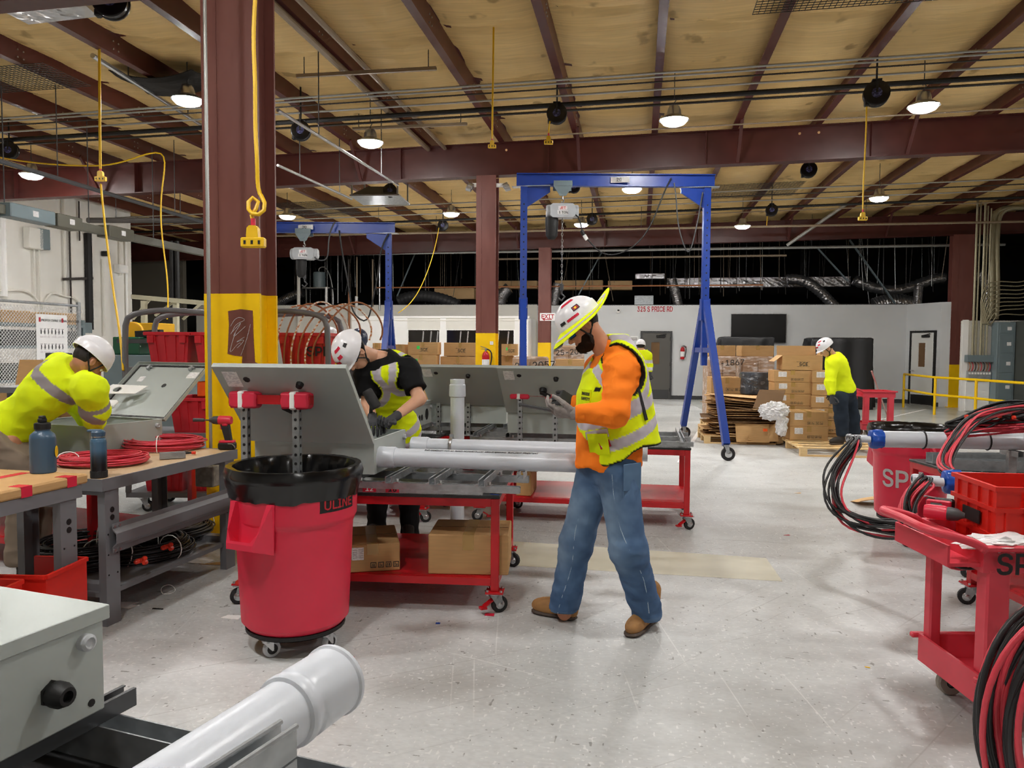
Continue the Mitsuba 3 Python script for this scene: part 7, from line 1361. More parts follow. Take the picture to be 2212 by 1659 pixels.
for i in range(8): x = l[0] + .06 + i * (r_[0] - l[0] - .12) / 7.5; m_ = tb.add('meter', bb(x, x + .075, yp - .12, yp, l[2] - .55, l[2] - .32, .004), 'm_galv', False); tb.add(m_ + '__label', bb(x + .01, x + .06, yp - .124, yp - .12, l[2] - .4, l[2] - .35), 'm_white', False); tb.add('wire', tube(spline([(x + .03, yp - .06, l[2] - .32), (x + .05, yp - .1, l[2] - .2), (x + .03, yp - .06, l[2] - .08)], 8), .012, 6), ('m_copper', 'm_redwire', 'm_blackwire')[i % 3])
tb.place('meter_trough', 'gray wiring trough with a row of meters on the white partition', 'electrical box'); one('guard_sheet', bb(l[0] + .05, r_[0] - .02, yp - .03, yp, .02, l[2] - .6), 'm_white', 'white sheet under the row of meters', 'sheet', False)
for i, (x0, top, rr) in enumerate(((2100, 430, .03), (2107, 436, .022), (2117, 438, .03), (2123, 445, .02), (2130, 450, .02))): p = Y(x0, 770, yp - .06); t_ = Y(x0 + 6, top, yp - .06); one('conduit_riser', cyl(p, (p[0], p[1], t_[2]), rr, 10), 'm_conduit_gold', 'upright conduit rising from the meter trough, ' + ('leftmost', 'second from left', 'middle one', 'second from right', 'rightmost')[i], 'pipe') if mat('m_conduit_gold', 'a39c82', .35, .6) else 0
for i, x0 in enumerate((2140, 2151)): p = Y(x0, 690, yp + .3); q = [Y(x0, 690, yp + .3), Y(x0 + 2, 560, yp + .3), Y(x0 + 4, 490, yp + .3), Y(x0 + 14, 458, yp + .3), Y(x0 + 40, 449, yp + .3), Y(x0 + 90, 445, yp + .3)]; one('large_conduit', tube(spline(q, 40), .07, 14), 'm_conduit_gold', f'{("left", "right")[i]} one of two fat shining conduits bending over at the right edge', 'pipe', True)
for i in range(9): y0 = 610 + i * 9; q = [Y(2124 + (i % 5) * 3, 700, yp - .1), Y(2124 + i * 2, y0 + 18, yp - .1), Y(2134 + i * 2, y0 + 4, yp - .1), Y(2160, y0 - 2, yp - .1), Y(2225, y0 - 14, yp - .1)]; one('bent_conduit', tube(spline(q, 28), .016, 7), 'm_conduit_gold', 'thin conduit of the rack bending right above the switchgear', 'pipe', True, 'conduits bending right above the switchgear')
# ---------------------------------------------------------------- left background: wall fittings, fence, shelves, rack with red bins
XW = XL + .012
def xw(px, py, off=.05): return X(px, py, XL + off)
for px, y0, y1, rr, m, n_ in ((8, 440, 640, .075, 'm_white', 'fat white'), (76, 528, 640, .022, 'm_offwhite', 'cream'), (87, 528, 660, .022, 'm_offwhite', 'second cream'), (141, 430, 640, .022, 'm_offwhite', 'third cream'), (155, 498, 725, .022, 'm_pipe_dark', 'dark brown'), (172, 435, 520, .018, 'm_pipe_dark', 'short dark'), (225, 560, 725, .022, 'm_offwhite', 'fourth cream'), (260, 520, 595, .022, 'm_offwhite', 'short cream'), (275, 520, 700, .03, 'm_white', 'thick white'), (194, 505, 712, .09, 'm_black', 'wide black')):
    a, c = xw(px, y1), xw(px, y0); c[:2] = a[:2]; one('wall_conduit', cyl(a, c, rr, 10), m, f'{n_} upright pipe on the white wall at the left', 'pipe')
for pts, n_ in (((( -40, 620), (30, 627), (62, 632), (74, 640), (78, 680)), 'left'), (((98, 690), (100, 645), (112, 634), (140, 640), (160, 644), (170, 652), (172, 690)), 'right')): one('wall_conduit', tube(spline([xw(*q) for q in pts], 30), .02, 8), 'm_offwhite', f'cream conduit bending down the white wall at the left, the {n_} one', 'pipe', True)
a, c = xw(137, 603), xw(200, 601); one('wall_bracket', bar(a, c, .05, .06), 'm_pipe_dark', 'dark crosspiece between the pipes on the white wall', 'bracket', False)
for (px, py, w, h), m, n_ in (((72, 515, .4, .45), 'm_offwhite', 'pale box'), ((91, 517, .3, .45), 'm_panelgray', 'gray box'), ((262, 581, .35, .2), 'm_white', 'twin-lamp emergency light box'), ((228, 548, .12, .12), 'm_black', 'small black bracket'), ((182, 708, .35, .25), 'm_panelgray', 'small gray box above the rail')):
    q = xw(px, py, .1); one('wall_box', bx(q, (.16, w, h), .01), m, f'{n_} on the white wall at the left', 'box', False)
# busway with plug-in boxes
bz = 3.44; y0, y1 = 6.5, X(442, 555, -8.5)[1]; bw_ = B(); bw_.add('duct', bb(-8.56, -8.44, y0, y1, bz - .06, bz + .06), 'm_busway', False)
for px, l, m in ((55, .8, 'm_panelgray'), (135, .5, 'm_busway'), (248, .6, 'm_busway')): q = X(px, 460 + px * .22, -8.5); k = bw_.add('tap_box', bb(-8.6, -8.36, q[1] - l / 2, q[1] + l / 2, bz - .09, bz + .1, .01), m, False); bw_.add(k + '__label', bb(-8.359, -8.357, q[1] - .02, q[1] + .08, bz - .03, bz + .05), 'm_label', False)
for y in np.arange(y0 + 1, y1, 1.6): bw_.add('hanger', cyl((-8.5, y, bz + .08), (-8.5, y, 5.1), .008, 6), 'm_darkgray')
bw_.place('busway', 'olive electrical busway with tap boxes running along the left wall', 'busway')
for a, c, rr, m, n_ in ((P(190, 476, 15.5), P(442, 476, 14.8), .055, 'm_pipe_dark', 'thick dark level'), (P(-40, 336, 9.5), P(446, 482, 14.6), .032, 'm_darkgray', 'gray slanting'), (P(600, 238, 8.3), P(860, 400, 12.9), .02, 'm_steel', 'shining thin slanting'), (P(600, 357, 11), P(760, 430, 14), .02, 'm_conduit', 'thin gray slanting'), (P(200, 120, 9), P(443, 275, 12.6), .03, 'm_steel', 'bright slanting')):
    k = one('sprinkler_pipe', cyl(a, c, rr, 10), m, f'{n_} pipe under the roof near the big column', 'pipe'); 
    for t in (.25, .8): q = a * (1 - t) + c * t; sub(k, 'hanger', cyl(q, (q[0], q[1], ZR(q[0]) + .24), .007, 6), 'm_darkgray')
# conduit down the big column and its box
a = P(442, 0, 5.62); one('column_conduit', cyl((a[0], a[1], 1.1), (a[0], a[1], 5.4), .014, 10), 'm_conduit', 'gray conduit running down the left edge of the big column', 'pipe'); q = P(434, 1042, 5.7); one('junction_box', bx((a[0] - .03, a[1], 1.65 - 295 * 5.7 / FPX + .02), (.15, .1, .16), .008), 'm_grimy', 'grimy gray junction box low on the left edge of the big column', 'box', False) if mat('m_grimy', two('6d6860', '9a958c', lambda p: fbm(p.x * 30, p.y * 30, p.z * 30, 2)), .6) else 0
one('column_conduit', cyl((a[0], a[1], .72), (a[0], a[1], 1.1), .012, 8), 'm_conduit', 'lower conduit stub above the grimy box on the big column', 'pipe')
# chain-link fence panel, poster
fx = -9.3; ya, yb2 = X(-60, 700, fx)[1], X(170, 700, fx)[1]; zt = 1.65 + (747 - 650) * X(0, 650, fx)[1] / FPX * 1.02; zt = float(X(60, 653, fx)[2]); f_ = B(); wires = []
s_ = .058; H_ = zt - .1
for k in range(int((yb2 - ya + H_) / s_)):
    for sgn in (1, -1):
        u0 = ya - H_ + k * s_ if sgn > 0 else ya + k * s_; z0, z1 = .05, zt - .05; p0, p1 = [u0, z0], [u0 + sgn * H_, z1]
        t0, t1 = 0., 1.
        for (A, Bv) in ((p0[0], p1[0] - p0[0]),):
            lo, hi = (ya - A) / Bv, (yb2 - A) / Bv; lo, hi = min(lo, hi), max(lo, hi); t0, t1 = max(t0, lo), min(t1, hi)
        if t1 - t0 > .02: q0, q1 = [np.array([fx + .003 * sgn, p0[0] + (p1[0] - p0[0]) * t, z0 + (z1 - z0) * t]) for t in (t0, t1)]; wires.append(tube([q0, q1], .0048, 4))
f_.add('mesh', cat(*wires), 'm_fencewire', False, 'diamond wire mesh', 'stuff'); f_.add('post', cyl((fx, yb2, 0), (fx, yb2, zt + .06), .035, 12), 'm_galv'); f_.add('post', cyl((fx, ya, 0), (fx, ya, zt + .06), .035, 12), 'm_galv'); f_.add('top_rail', cyl((fx, ya, zt), (fx, yb2, zt), .022, 10), 'm_galv'); f_.add('corner_clamp', cat(*[cyl((fx, yb2, z), (fx, yb2, z + .03), .042, 12) for z in (zt - .12, zt * .6, zt * .3)]), 'm_steel'); f_.place('chain_link_fence', 'chain-link fence panel at the left edge with a white poster on it', 'fence')
mat('m_fencewire', 'd4d4d4', .4, .2); a, c = X(77, 678, fx + .03), X(148, 850, fx + .03); po = B(); po.add('board', bb(fx + .03, fx + .035, a[1], c[1], c[2] - .1, a[2]), 'm_whiteink', False); W_ = c[1] - a[1]
po.add('heading', text('PROPER CRANE SIGNALING GUIDE', .035, face((fx + .035, a[1] + W_ * .15, a[2] - .11), (0, 1, 0), (0, 0, 1), .001)), 'm_ink', False)
for yy in (.12, .85): po.add('emblem', bb(fx + .0355, fx + .037, a[1] + W_ * (yy - .04), a[1] + W_ * (yy + .02), a[2] - .12, a[2] - .05), 'm_redink', False)
for rrow in range(4):
    z = a[2] - .26 - rrow * .24
    for i in range(7): y = a[1] + W_ * (.13 + .115 * i); po.add('pictogram', cat(bb(fx + .0355, fx + .037, y, y + .018, z - .05, z + .02), bb(fx + .0355, fx + .037, y - .01, y + .04, z + .03, z + .036), bb(fx + .0355, fx + .037, y - .015 * (i % 2), y + .03, z - .02, z - .012)), 'm_ink', False); po.add('caption', cat(*[bb(fx + .0355, fx + .037, y - .015, y + .045, z - .09 - .016 * q, z - .084 - .016 * q) for q in range(2)]), 'm_grayink', False)
po.place('poster', 'white poster of crane hand signals hung on the chain-link fence', 'poster')
# shelving behind the fence
sh = B(); sx0, sx1, sy0, sy1 = -11.6, -10.8, 10.2, 13.4
for z in (.3, .95, 1.55, 1.95): sh.add('shelf', bb(sx0, sx1, sy0, sy1, z, z + .05), 'm_panelgray', False)
for y in (sy0, sy1): sh.add('post', cat(bb(sx1 - .06, sx1, y - .03, y + .03, 0, 2.1), bb(sx0, sx0 + .06, y - .03, y + .03, 0, 2.1)), 'm_panelgray', False)
sh.place('shelving', 'gray metal shelving behind the chain-link fence', 'shelf'); r = np.random.default_rng(3)
for i in range(12): z = (.35, 1.0, 1.6, 2.0)[i % 4]; y = sy0 + .2 + (i // 4) * 1.05; h = .28 if z < 1.9 else .22; m = ('m_drape', 'm_paneldark', 'm_darkgray', 'm_card')[i % 4]; one('storage_box', bb(sx0 + .15, sx1 - .03, y, y + r.uniform(.6, .95), z + .001, z + h, .01), m, ('dark', 'olive', 'gray', 'brown')[i % 4] + ' box on the ' + ('lowest', 'second', 'third', 'top')[i % 4] + ' shelf behind the fence, ' + ('left', 'middle', 'right')[i // 4], 'box', False)
# mezzanine in the dark recess
mz = B(); a, c = P(287, 641, 17.5), P(445, 655, 16.5); mz.add('beam', bar(a, c, .1, .1), 'm_creamsteel', False); mat('m_creamsteel', 'b8b39a', .5)
for (p0, p1) in (((287, 690), (325, 645)), ((335, 682), (378, 650)), ((395, 690), (435, 655))): mz.add('brace', bar(P(*p0, 17.3), P(*p1, 17.3), .05, .05), 'm_creamsteel', False)
for px in (311, 380): a = P(px, 650, 17); mz.add('post', bb(a[0] - .05, a[0] + .05, a[1] - .05, a[1] + .05, 0, a[2]), 'm_creamsteel', False)
mz.place('mezzanine_frame', 'cream steel frame in the dark recess left of the big column', 'frame')
for px, m, n_ in ((374, 'm_black', 'left'), (385, 'm_black', 'right')): a = P(px, 720, 19); one('recess_pipe', cyl((a[0], a[1], 0), (a[0], a[1], 4.2), .06, 12), m, f'{n_} black pipe standing in the dark recess', 'pipe')
# rack with red bins
mat('m_rack', '6a6a6e', .35)
D0, D1 = P(268, 800, 7.35), P(712, 800, 7.35); u = unit((D1 - D0) * [1, 1, 0]); MR = Mxy(D0[:2], u); RL = float(np.linalg.norm((D1 - D0)[:2])); rk = B(); W_ = .6
for y in (0, W_): rk.add('frame', tube(spline([(0.02, y, .2), (.02, y, 1.0), (.02, y, 1.78), (.05, y, 1.9), (.14, y, 1.94), (RL / 2, y, 1.94), (RL - .14, y, 1.94), (RL - .05, y, 1.9), (RL - .02, y, 1.78), (RL - .02, y, 1.0), (RL - .02, y, .2)], 70), .028, 10), 'm_rack', True)
for z in (.2, .78, 1.42): rk.add('shelf', cat(bb(0, RL, 0, W_, z - .012, z), bb(0, RL, -.01, .01, z - .05, z), bb(0, RL, W_ - .01, W_ + .01, z - .05, z)), 'm_rack', False)
for x in (.15, RL - .15):
    for y in (.06, W_ - .06): caster_parts(rk, 'caster', tr(x, y, 0), .055, h=.15)
rk.place('rack_cart', 'gray tube-framed rack cart carrying red bins behind the big column', 'cart', MR)
bn = B(); w0, w1, d0_, d1_, hb = .17, .205, .23, .27, .34
def taper(w, d, z): return [[-w, -d, z], [w, -d, z], [w, d, z], [-w, d, z]]
q = ringmesh([taper(w0, d0_, .012), taper(w0, d0_, 0), taper(w1, d1_, hb), taper(w1 - .008, d1_ - .008, hb), taper(w0 - .008, d0_ - .008, .014)], False, True); bn.add('shell', q, 'm_redbin', False); bn.add('rim', cat(bb(-w1 - .022, w1 + .022, -d1_ - .022, -d1_, hb - .03, hb + .004, .005), bb(-w1 - .022, w1 + .022, d1_, d1_ + .022, hb - .03, hb + .004, .005), bb(-w1 - .022, -w1, -d1_, d1_, hb - .03, hb + .004, .005), bb(w1, w1 + .022, -d1_, d1_, hb - .03, hb + .004, .005)), 'm_redbin', False)
for x in (-.12, -.045, .045, .12): k = x / w0 * (w1 - w0) / 1; bn.add('rib', hull([[x - .022, -d0_ - .01, .02], [x + .022, -d0_ - .01, .02], [x - .03 + k, -d1_ - .014, hb - .03], [x + .03 + k, -d1_ - .014, hb - .03], [x - .025, -d0_ + .005, .02], [x + .025, -d0_ + .005, .02], [x - .03 + k, -d1_ + .005, hb - .03], [x + .03 + k, -d1_ + .005, hb - .03]]), 'm_redbin', False)
bn.add('corner_lug', cat(*[bb(s * (w1 - .05) - .03, s * (w1 - .05) + .03, -d1_ - .03, -d1_, hb - .1, hb - .03) for s in (-1, 1)]), 'm_redbin', False)
for x, z, n_ in ((.41, 1.42, 'left bin on the top shelf of the rack cart'), (.87, 1.42, 'second bin on the top shelf of the rack cart, partly behind the big column'), (.62, .78, 'bin on the middle shelf under the orange folder, left of the big column'), (.98, .78, 'bin on the middle shelf beside the big column'), (.34, .2, 'left bin on the bottom shelf of the rack cart'), (.8, .2, 'right bin on the bottom shelf of the rack cart')): bn.place('storage_bin', 'red ' + n_, 'bin', MR @ tr(x, .3, z))
kk = bn.place('storage_bin', 'red bin lettered SPE on the rack cart, right of the big column', 'bin', MR @ tr(1.72, .3, 1.42) @ np.diag([1.15, 1, 1, 1])); sub(kk, 'lettering', tf(text('SPE', .09, face((-.02, -.262, .12), (1, 0, 0), (0, -.1, 1), .002)), MR @ tr(1.78, .28, 1.42)), 'm_ink', smooth=False)
one('orange_folder', tf(bb(.66, 1.1, .1, .3, 1.13, 1.28, .01), MR), 'm_orangeplastic', 'orange sheet over the bins on the middle shelf left of the big column', 'folder', False)
cw = B()
for i in range(6): x = 1.48 + .07 * i; cw.add('strand', tube(spline([(x, -.0, 1.44), (x + .01, -.02, 1.62), (x + .04 + .02 * i, .0, 1.85), (x + .14 + .05 * i, .15, 2.03 + .02 * (i % 3)), (x + .32 + .05 * i, .3, 1.95), (x + .38 + .04 * i, .4, 1.7)], 24), .009, 7), 'm_copper' if i % 2 else 'm_twist', True)
mat('m_twist', two('c07a4a', 'e8e0d4', lambda p: smoothstep(.45, .55, noise(p.x * 50, p.y * 50, p.z * 60))), .4); cw.place('copper_wire', 'loops of twisted copper wire arching out of the red bin right of the big column', 'wire', MR)
# tool chest, saw, carton, monitor behind the rack
mat('m_sawyellow', 'e0a818', .4); a, c = P(243, 766, 9.6), P(309, 728, 9.6); one('tool_chest', bb(a[0], c[0], a[1], a[1] + 1.1, a[2], c[2], .012), 'm_green', 'dark green tool chest behind the gray rack', 'tool chest', False); q = P(285, 745, 9.55); one('chest_emblem', tf(prism([(-.05, 0), (0, .06), (.05, 0), (0, -.06)], .002), face(P(296, 748, 9.55), CAMR, (0, 0, 1), .001)), 'm_whiteink', 'white diamond mark on the dark green tool chest', 'emblem', False)
ca_ = a[2]; cz_ = c[2]; one('cabinet', bb(a[0] - .1, c[0] + .5, a[1] - .05, a[1] + 1.2, 0, ca_ - .002, .01), 'm_panelgray', 'gray cabinet under the dark green tool chest', 'cabinet', False)
sw = B(); p_ = P(288, 722, 9.7); sw.add('blade_guard', tf(lathe([(0, -.03), (.12, -.03), (.14, -.02), (.14, .02), (.12, .03), (0, .03)], 24), tr(p_[0], p_[1], p_[2] + .02, rx=90)), 'm_sawyellow', 40); sw.add('base', bx((p_[0] + .15, p_[1], p_[2] - .09), (.55, .3, .05)), 'm_darkgray', False); sw.add('arm', bar((p_[0] + .05, p_[1], p_[2]), (p_[0] + .4, p_[1], p_[2] + .02), .08, .08), 'm_black', False); sw.place('miter_saw', 'yellow miter saw on top of the dark green tool chest', 'saw'); a, c = P(297, 714, 10.2), P(344, 698, 10.2); one('yellow_carton', bb(a[0], c[0], a[1], a[1] + .4, cz_ + .001, c[2], .006), 'm_sawyellow', 'yellow carton behind the miter saw', 'box', False)
a = P(128, 800, 6.9); one('monitor', cat(bx(a + [0, 0, .07], (.27, .02, .18), .006), bx(a + [0, .02, -.06], (.04, .03, .16)), bx(a + [0, .02, -.14], (.2, .14, .015))), 'm_darkgray', 'dark monitor showing above the back of the man in the yellow reflective shirt', 'monitor', False)
one('counter', bb(a[0] - .6, a[0] + .5, a[1] - .2, a[1] + .4, a[2] - .2, a[2] - .15), 'm_bench', 'gray counter under the dark monitor at the left', 'table', False); k = 'counter'; sub(k, 'leg', bb(a[0] - .55, a[0] - .5, a[1], a[1] + .05, 0, a[2] - .2), 'm_bench'); sub(k, 'leg', bb(a[0] + .4, a[0] + .45, a[1], a[1] + .05, 0, a[2] - .2), 'm_bench')
a = P(20, 875, 7.2); put('open brown carton at the left edge beyond the bent man', a[0] - .3, a[1], a[2] - .25, .75, .5, .4, 'plain', True, rz=10); one('packing_table', bb(a[0] - .6, a[0] + .6, a[1] - .1, a[1] + .6, a[2] - .3, a[2] - .252), 'm_bench', 'gray table under the open carton at the left edge', 'table', False); k = 'packing_table'; [sub(k, 'leg', bb(a[0] + x, a[0] + x + .05, a[1], a[1] + .05, 0, a[2] - .3), 'm_bench') for x in (-.55, .5)]
# white cut-out panel lying in the open enclosure
q = P(262, 842, 6.2); one('plastic_plate', tf(prism(Polygon([(-.17, -.06), (.14, -.06), (.2, .05), (-.1, .07)]).difference(Point(-.03, 0).buffer(.035)), .006), tr(q[0], q[1], q[2], rz=9, rx=32)), 'm_white', 'white plastic plate with a slot lying against the raised lid of the open enclosure', 'plate', False); q = P(236, 878, 6.0); one('white_cap', tf(bb(-.06, .06, -.05, .05, 0, .04, .012), tr(q[0], q[1], q[2], rz=12, rx=20)), 'm_white', 'small white box by the hands of the man in the yellow reflective shirt', 'box', False)
# open-fronted red bins under the cardboard-topped bench
ob = B(); t = .006; L_, W2, H2 = .3, .34, .26
ob.add('shell', cat(bb(0, L_, 0, t, 0, H2), bb(0, L_, W2 - t, W2, 0, H2), bb(L_ - t, L_, 0, W2, 0, H2), bb(0, L_, 0, W2, 0, t), bb(0, t, 0, W2, 0, .09)), 'm_redcrate', False); ob.add('rim', cat(bb(-.0, L_, -.012, 0, H2 - .02, H2), bb(0, L_, W2, W2 + .012, H2 - .02, H2), bb(L_, L_ + .012, 0, W2, H2 - .02, H2)), 'm_redcrate', False); ob.add('foot_rail', bb(-.06, 0, .02, W2 - .02, 0, .02), 'm_redcrate', False)
q = MB2 @ tr(1.1, .1, .2); ob.place('open_front_bin', 'red open-fronted bin between the legs of the cardboard-topped bench, right one', 'bin', q @ tr(rz=-80) @ tr(-.15, -.17, .0)); ob.place('open_front_bin', 'red open-fronted bin at the left edge under the cardboard-topped bench', 'bin', MB2 @ tr(.68, .1, .2) @ tr(rz=-80) @ tr(-.15, -.17, 0))
# ---------------------------------------------------------------- right: table with taped pipes and cable looms
tl = EYE * [1, 1, 0] + CR2 * 3.3 + CF2 * 5.4; red_table('red steel table with black top under the blue-taped gray pipes at the right', Mxy(tl, CR2), 2.0, .85, .735, .22)
t2 = EYE * [1, 1, 0] + CR2 * 2.95 + CF2 * 4.0; red_table('nearer red table behind the red utility cart at the right edge', Mxy(t2, CR2), 1.9, .85, .735, .22)
def taped(label, p0, p1, r_):
    b, M, L = pipe('', p0, p1, r_, False); t = crumple((0, 0, 0), 1, 4, .0, 3); n = 40; a_ = np.arange(n) * 2 * np.pi / n; rr = np.random.default_rng(int(p0[1] * 100)); rows = []
    for z, k in ((-.015, .3), (-.01, .95), (.0, 1.1), (.03, 1.16), (.05, 1.1), (.075, 1.12), (.077, 1.0)): rows.append(np.stack([r_ * k * (1 + .06 * np.sin(a_ * 5 + z * 60) + .03 * np.sin(a_ * 11)) * np.cos(a_), r_ * k * (1 + .06 * np.sin(a_ * 5 + z * 60)) * np.sin(a_), np.full(n, z + .0) + (.03 * np.sin(a_ + 1) if z > .1 else 0)], 1))
    b.add('blue_tape', tf(ringmesh(rows, False, True), M), 'm_bluetape', True, 'blue tape wrapped end'); t_ = unit(p1 - p0); up_ = np.cross(t_, basis(t_)[1])
    for k in (-1, 1): q = p0 - t_ * .02 + basis(t_)[1] * .035 * k; b.add('end_fitting', tf(lathe([(.016, -.14), (.026, -.14), (.03, -.13), (.03, -.11), (.024, -.10), (.024, .0), (.018, .0)], 18, False), (lambda Mq: Mq)(np.block([[np.stack([basis(t_)[1], basis(t_)[2], t_], 1), q[:, None]], [np.zeros((1, 3)), np.ones((1, 1))]]))), 'm_pvc', 40)
    for f in (.28, .62): q = p0 + (p1 - p0) * f; b.add('zip_tie', tube([q + r_ * 1.03 * (math.cos(v) * basis(t_)[1] + math.sin(v) * basis(t_)[2]) for v in np.linspace(0, 2 * np.pi, 25)[:-1]], .006, 5, True), 'm_black', True)
    b.place('taped_pipe', label, 'pipe'); return t_
pA0, pA1 = P(1882, 948, 5.5), P(2290, 962, 5.35); pA1[2] = pA0[2]; taped('upper gray pipe with a blue-taped end above the table at the right', pA0, pA1, .06)
pB0, pB1 = P(2042, 1040, 4.2), P(2330, 1056, 4.05); pB1[2] = pB0[2]; taped('lower gray pipe with a blue-taped end, left of the bright red crate', pB0, pB1, .058)
for p0, p1, z0, n_ in ((pA0, pA1, .735, 'upper'), (pB0, pB1, .735, 'lower')):
    for f in (.75, .95): q = p0 + (p1 - p0) * f; one('pipe_support', cat(bx((q[0], q[1], (z0 + q[2] - .06) / 2), (.05, .05, q[2] - .06 - z0)), prof(q - CF2 * .1 - [0, 0, .1], q + CF2 * .1 - [0, 0, .1], STR)), 'm_galv', f'galvanized post holding the {n_} blue-taped pipe, ' + ('left' if f < .8 else 'right'), 'support', False)
q = P(2040, 992, 5.75); m = cat(prof(q, q + CR2 * 1.1 - CF2 * .25, chan(.1, .08, .004)), prof(q + [0, .3, 0], q + CR2 * 1.1 - CF2 * .0 + [0, .3, 0], chan(.1, .08, .004))); m.apply_translation([0, 0, .738 - q[2]]); one('strut_channel', m, 'm_galv', 'galvanized channels lying on the black table top under the blue-taped pipe', 'channel', False)
def loom(label, keys, n, spread, r_, seed, mats=('m_blackwire', 'm_redwire'), frac=.6, sm=40, ng=8):
    rr = np.random.default_rng(seed); b = B(); keys = [np.asarray(k, float) for k in keys]
    for i in range(n):
        o = rr.normal(0, 1, 3) * spread; off = [o * min(1, .35 + .9 * math.sin(math.pi * j / (len(keys) - 1))) + rr.normal(0, .25, 3) * spread for j in range(len(keys))]
        b.add('cable', tube(spline([k + q for k, q in zip(keys, off)], sm), r_, 7), mats[0] if rr.random() < frac else mats[1], True)
    b.place('cable_loom', label, 'cables')
tA = unit(pA1 - pA0); tB = unit(pB1 - pB0)
K1 = [pA0 - tA * .14, P(1840, 965, 5.3), P(1800, 1020, 5.2), P(1792, 1065, 5.1), P(1815, 1110, 4.95), P(1870, 1133, 4.8), P(1930, 1140, 4.6), P(1985, 1155, 4.4), P(2035, 1195, 4.3), P(2100, 1210, 4.35), P(2200, 1205, 4.5)]
loom('loom of black and red cables drooping from the upper blue-taped pipe end', K1, 17, .028, .0078, 3)
K2 = [pB0 - tB * .13, P(1992, 1048, 4.1), P(1963, 1085, 4.05), P(1960, 1130, 4.0), P(1985, 1170, 4.0), P(2030, 1195, 4.0), P(2090, 1205, 4.05), P(2200, 1195, 4.15)]
loom('loom of black and red cables drooping from the lower blue-taped pipe end behind the cart', K2, 16, .022, .0078, 4)
K3 = [pB0 + tB * .05 + [0, 0, .05], P(2038, 1000, 4.35), P(2062, 950, 4.5), P(2095, 910, 4.6), P(2140, 890, 4.7), P(2200, 880, 4.8), P(2280, 876, 4.9)]
loom('loom of black and red cables rising from the lower blue-taped pipe end', K3, 15, .024, .0078, 5)
for i, (y0, y1, fr, n_) in enumerate(((912, 885, 1.0, 'black'), (930, 922, 0.05, 'red'))): loom(f'heap of straight {n_} cables with plugs on the upper pipe at the right edge', [P(2048, y0 + 8, 5.3), P(2110, y0 - 4, 5.25), P(2170, y1, 5.2), P(2230, y1 - 2, 5.1), P(2300, y1, 5.0)], 26, .03, .007, 20 + i, frac=fr, sm=16)
cp = B(); rr = np.random.default_rng(9)
for i in range(16): p_ = P(2090 + rr.uniform(0, 120), 888 + rr.uniform(-8, 16), 5.1 + rr.uniform(-.1, .05)); cp.add('plug', cyl(p_, p_ + unit(CR2 + rr.normal(0, .2, 3)) * .06, .012, 8), 'm_black'); cp.add('plug_ring', cyl(p_ - CR2 * .018, p_, .013, 8), 'm_orangeconn')
cp.place('cable_plugs', 'black plugs with red rings on the heap of cables at the right edge', 'connectors')
# coil hanging in the right foreground
hk_ = P(2330, 1410, 2.65); ckey = P(2320, 1560, 2.6); rr = np.random.default_rng(2); cb = B(); e1_, e2_ = CR2, np.array([0, 0, 1.])
for i in range(26):
    R0 = rr.uniform(.26, .36); a_ = np.linspace(0, 2 * np.pi, 46)[:-1]; o = rr.normal(0, .022, 2); dd_ = rr.uniform(-.07, .07); ph = rr.uniform(0, 6.28)
    q = [ckey + e1_ * (R0 * .88 * math.cos(v) * (1 + .03 * math.sin(2 * v + ph)) + o[0]) + e2_ * (R0 * 1.28 * math.sin(v) - .1 * 0 + o[1]) + CF2 * (dd_ + .03 * math.sin(v + ph)) for v in a_]; cb.add('loop', tube(q, .0105, 8, True), 'm_redwire' if rr.random() < .62 else 'm_blackwire', True)
cb.place('cable_coil', 'hanging coil of red and black cables in the right foreground corner', 'cable')
top = ckey + [0, 0, .36]; one('coil_stand', cat(cyl((top[0] - .0, top[1], top[2]), (top[0] + .5, top[1] + .08, top[2]), .02, 10), cyl((top[0] + .5, top[1] + .08, 0), (top[0] + .5, top[1] + .08, top[2] + .05), .025, 10), bx((top[0] + .5, top[1] + .08, .01), (.4, .4, .02))), 'm_galv', 'steel stand holding the hanging cable coil at the right foreground edge', 'stand')
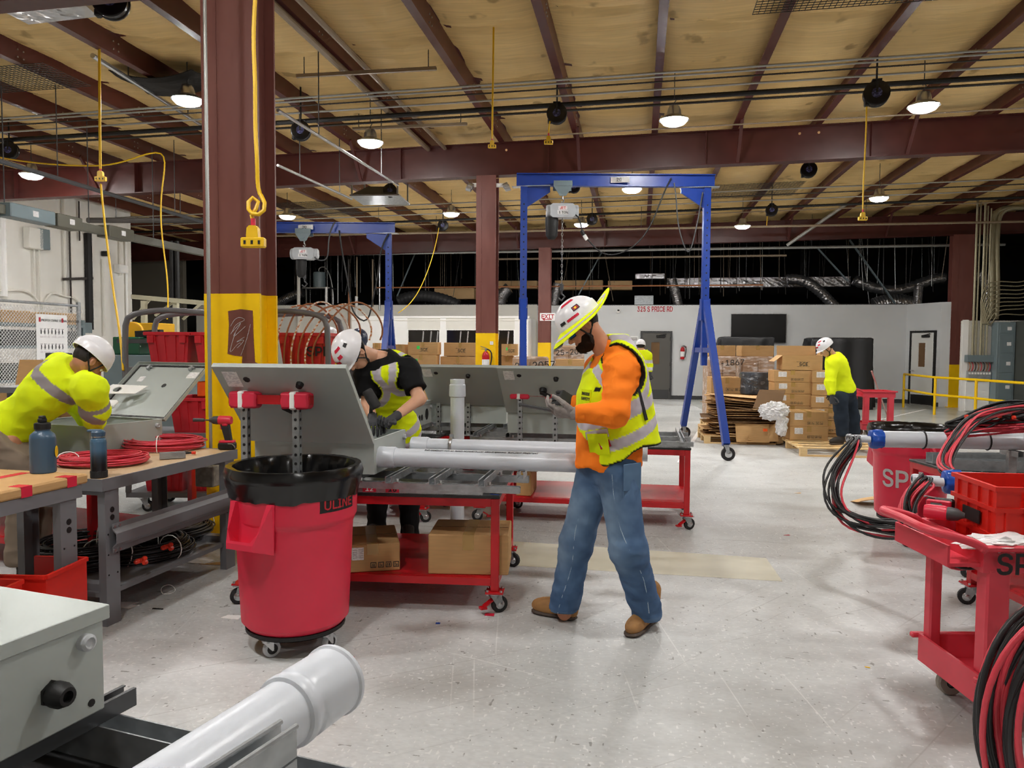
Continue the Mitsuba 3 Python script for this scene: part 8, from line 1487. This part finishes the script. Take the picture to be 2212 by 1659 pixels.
# ---------------------------------------------------------------- small things on tables and scraps on the floor
q = Z(1000, 1012, .74); one('pliers', cat(bar(q, q + [.12, .03, 0], .012, .01), bar(q + [0, .03, 0], q + [.12, .0, 0], .012, .01), tube(spline([q + [.12, 0, 0], q + [.17, -.02, 0], q + [.24, -.01, 0]], 8), .009, 6)), 'm_steel', 'steel pliers lying between the struts under the long pipes', 'pliers', False); q = Z(1012, 1016, .74); one('red_grip', bx(q + [0, 0, .015], (.09, .035, .025), .008), 'm_redplastic', 'red tool grip lying beside the pliers under the long pipes', 'tool', False)
def scrap(label, px, py, pts, m='m_paper', rz=0, name='paper_scrap', cat_='paper'): p_ = Z(px, py); one(name, tf(prism(pts, .002), tr(p_[0], p_[1], .001, rz=rz)), m, label, cat_, False)
scrap('torn white paper on the floor between the workbench and the trash can', 270, 1308, [(-.1, -.04), (.06, -.05), (.09, .02), (.03, .01), (.05, .07), (-.06, .05)]); scrap('pale paper scrap beside the left foot of the trash can', 500, 1334, [(-.06, -.02), (.06, -.03), (.05, .04), (-.04, .03)]); scrap('white paper under the gray workbench', 420, 1212, [(-.15, -.05), (.12, -.06), (.14, .05), (-.1, .07)]); scrap('brown scrap under the gray workbench', 455, 1218, [(-.08, -.03), (.1, -.02), (.06, .06)], 'm_card', 0, 'cardboard_scrap', 'cardboard')
scrap('small blue tape bit on the floor in front of the nearest red table', 946, 1347, [(-.012, -.01), (.014, -.008), (.012, .012), (-.014, .01)], 'm_bluetape', 0, 'tape_scrap', 'tape'); scrap('red tape bit under the front caster of the nearest red table', 1058, 1328, [(-.03, -.02), (.03, -.025), (.025, .02), (-.03, .02)], 'm_redplastic', 0, 'tape_scrap', 'tape'); scrap('tiny red bit on the floor near the flared pipe end', 761, 1420, [(-.012, -.004), (.012, -.006), (.01, .005)], 'm_redplastic', 10, 'tape_scrap', 'tape'); scrap('dark red bit on the floor right of the orange-sleeved man', 1699, 1156, [(-.03, -.015), (.03, -.01), (.02, .015)], 'm_redink', 0, 'tape_scrap', 'tape'); scrap('tan bit on the floor near the cable loom', 1723, 1065, [(-.04, -.02), (.03, -.025), (.04, .02)], 'm_cardlight', 0, 'cardboard_scrap', 'cardboard'); scrap('tiny dark bit with a yellow end on the floor at the right', 1874, 1442, [(-.012, -.003), (.012, -.004), (.012, .004), (-.012, .003)], 'm_yellow', -20, 'tape_scrap', 'tape')
one('strap_loop', tube(spline([Z(352, 1284) + [0, 0, .004], Z(355, 1275) + [0, 0, .03], Z(367, 1270) + [0, 0, .02], Z(378, 1277) + [0, 0, .004], Z(365, 1284) + [0, 0, .004], Z(352, 1284) + [0, 0, .004]], 30), .002, 5), 'm_white', 'white plastic loop on the floor left of the trash can', 'strap'); p_ = Z(341, 1316); one('rubber_strip', bx(p_ + [0, 0, .003], (.07, .008, .005)), 'm_black', 'short black strip on the floor left of the trash can', 'strip', False)
q = Z(1866, 1092); one('bent_cardboard', tf(sheet(.55, .3, 2, .006, .05), tr(q[0] + .2, q[1] + .1, .07, rz=6)), 'm_cardlight', 'bent cardboard sheet on the floor in front of the SPE trash can', 'cardboard', False)
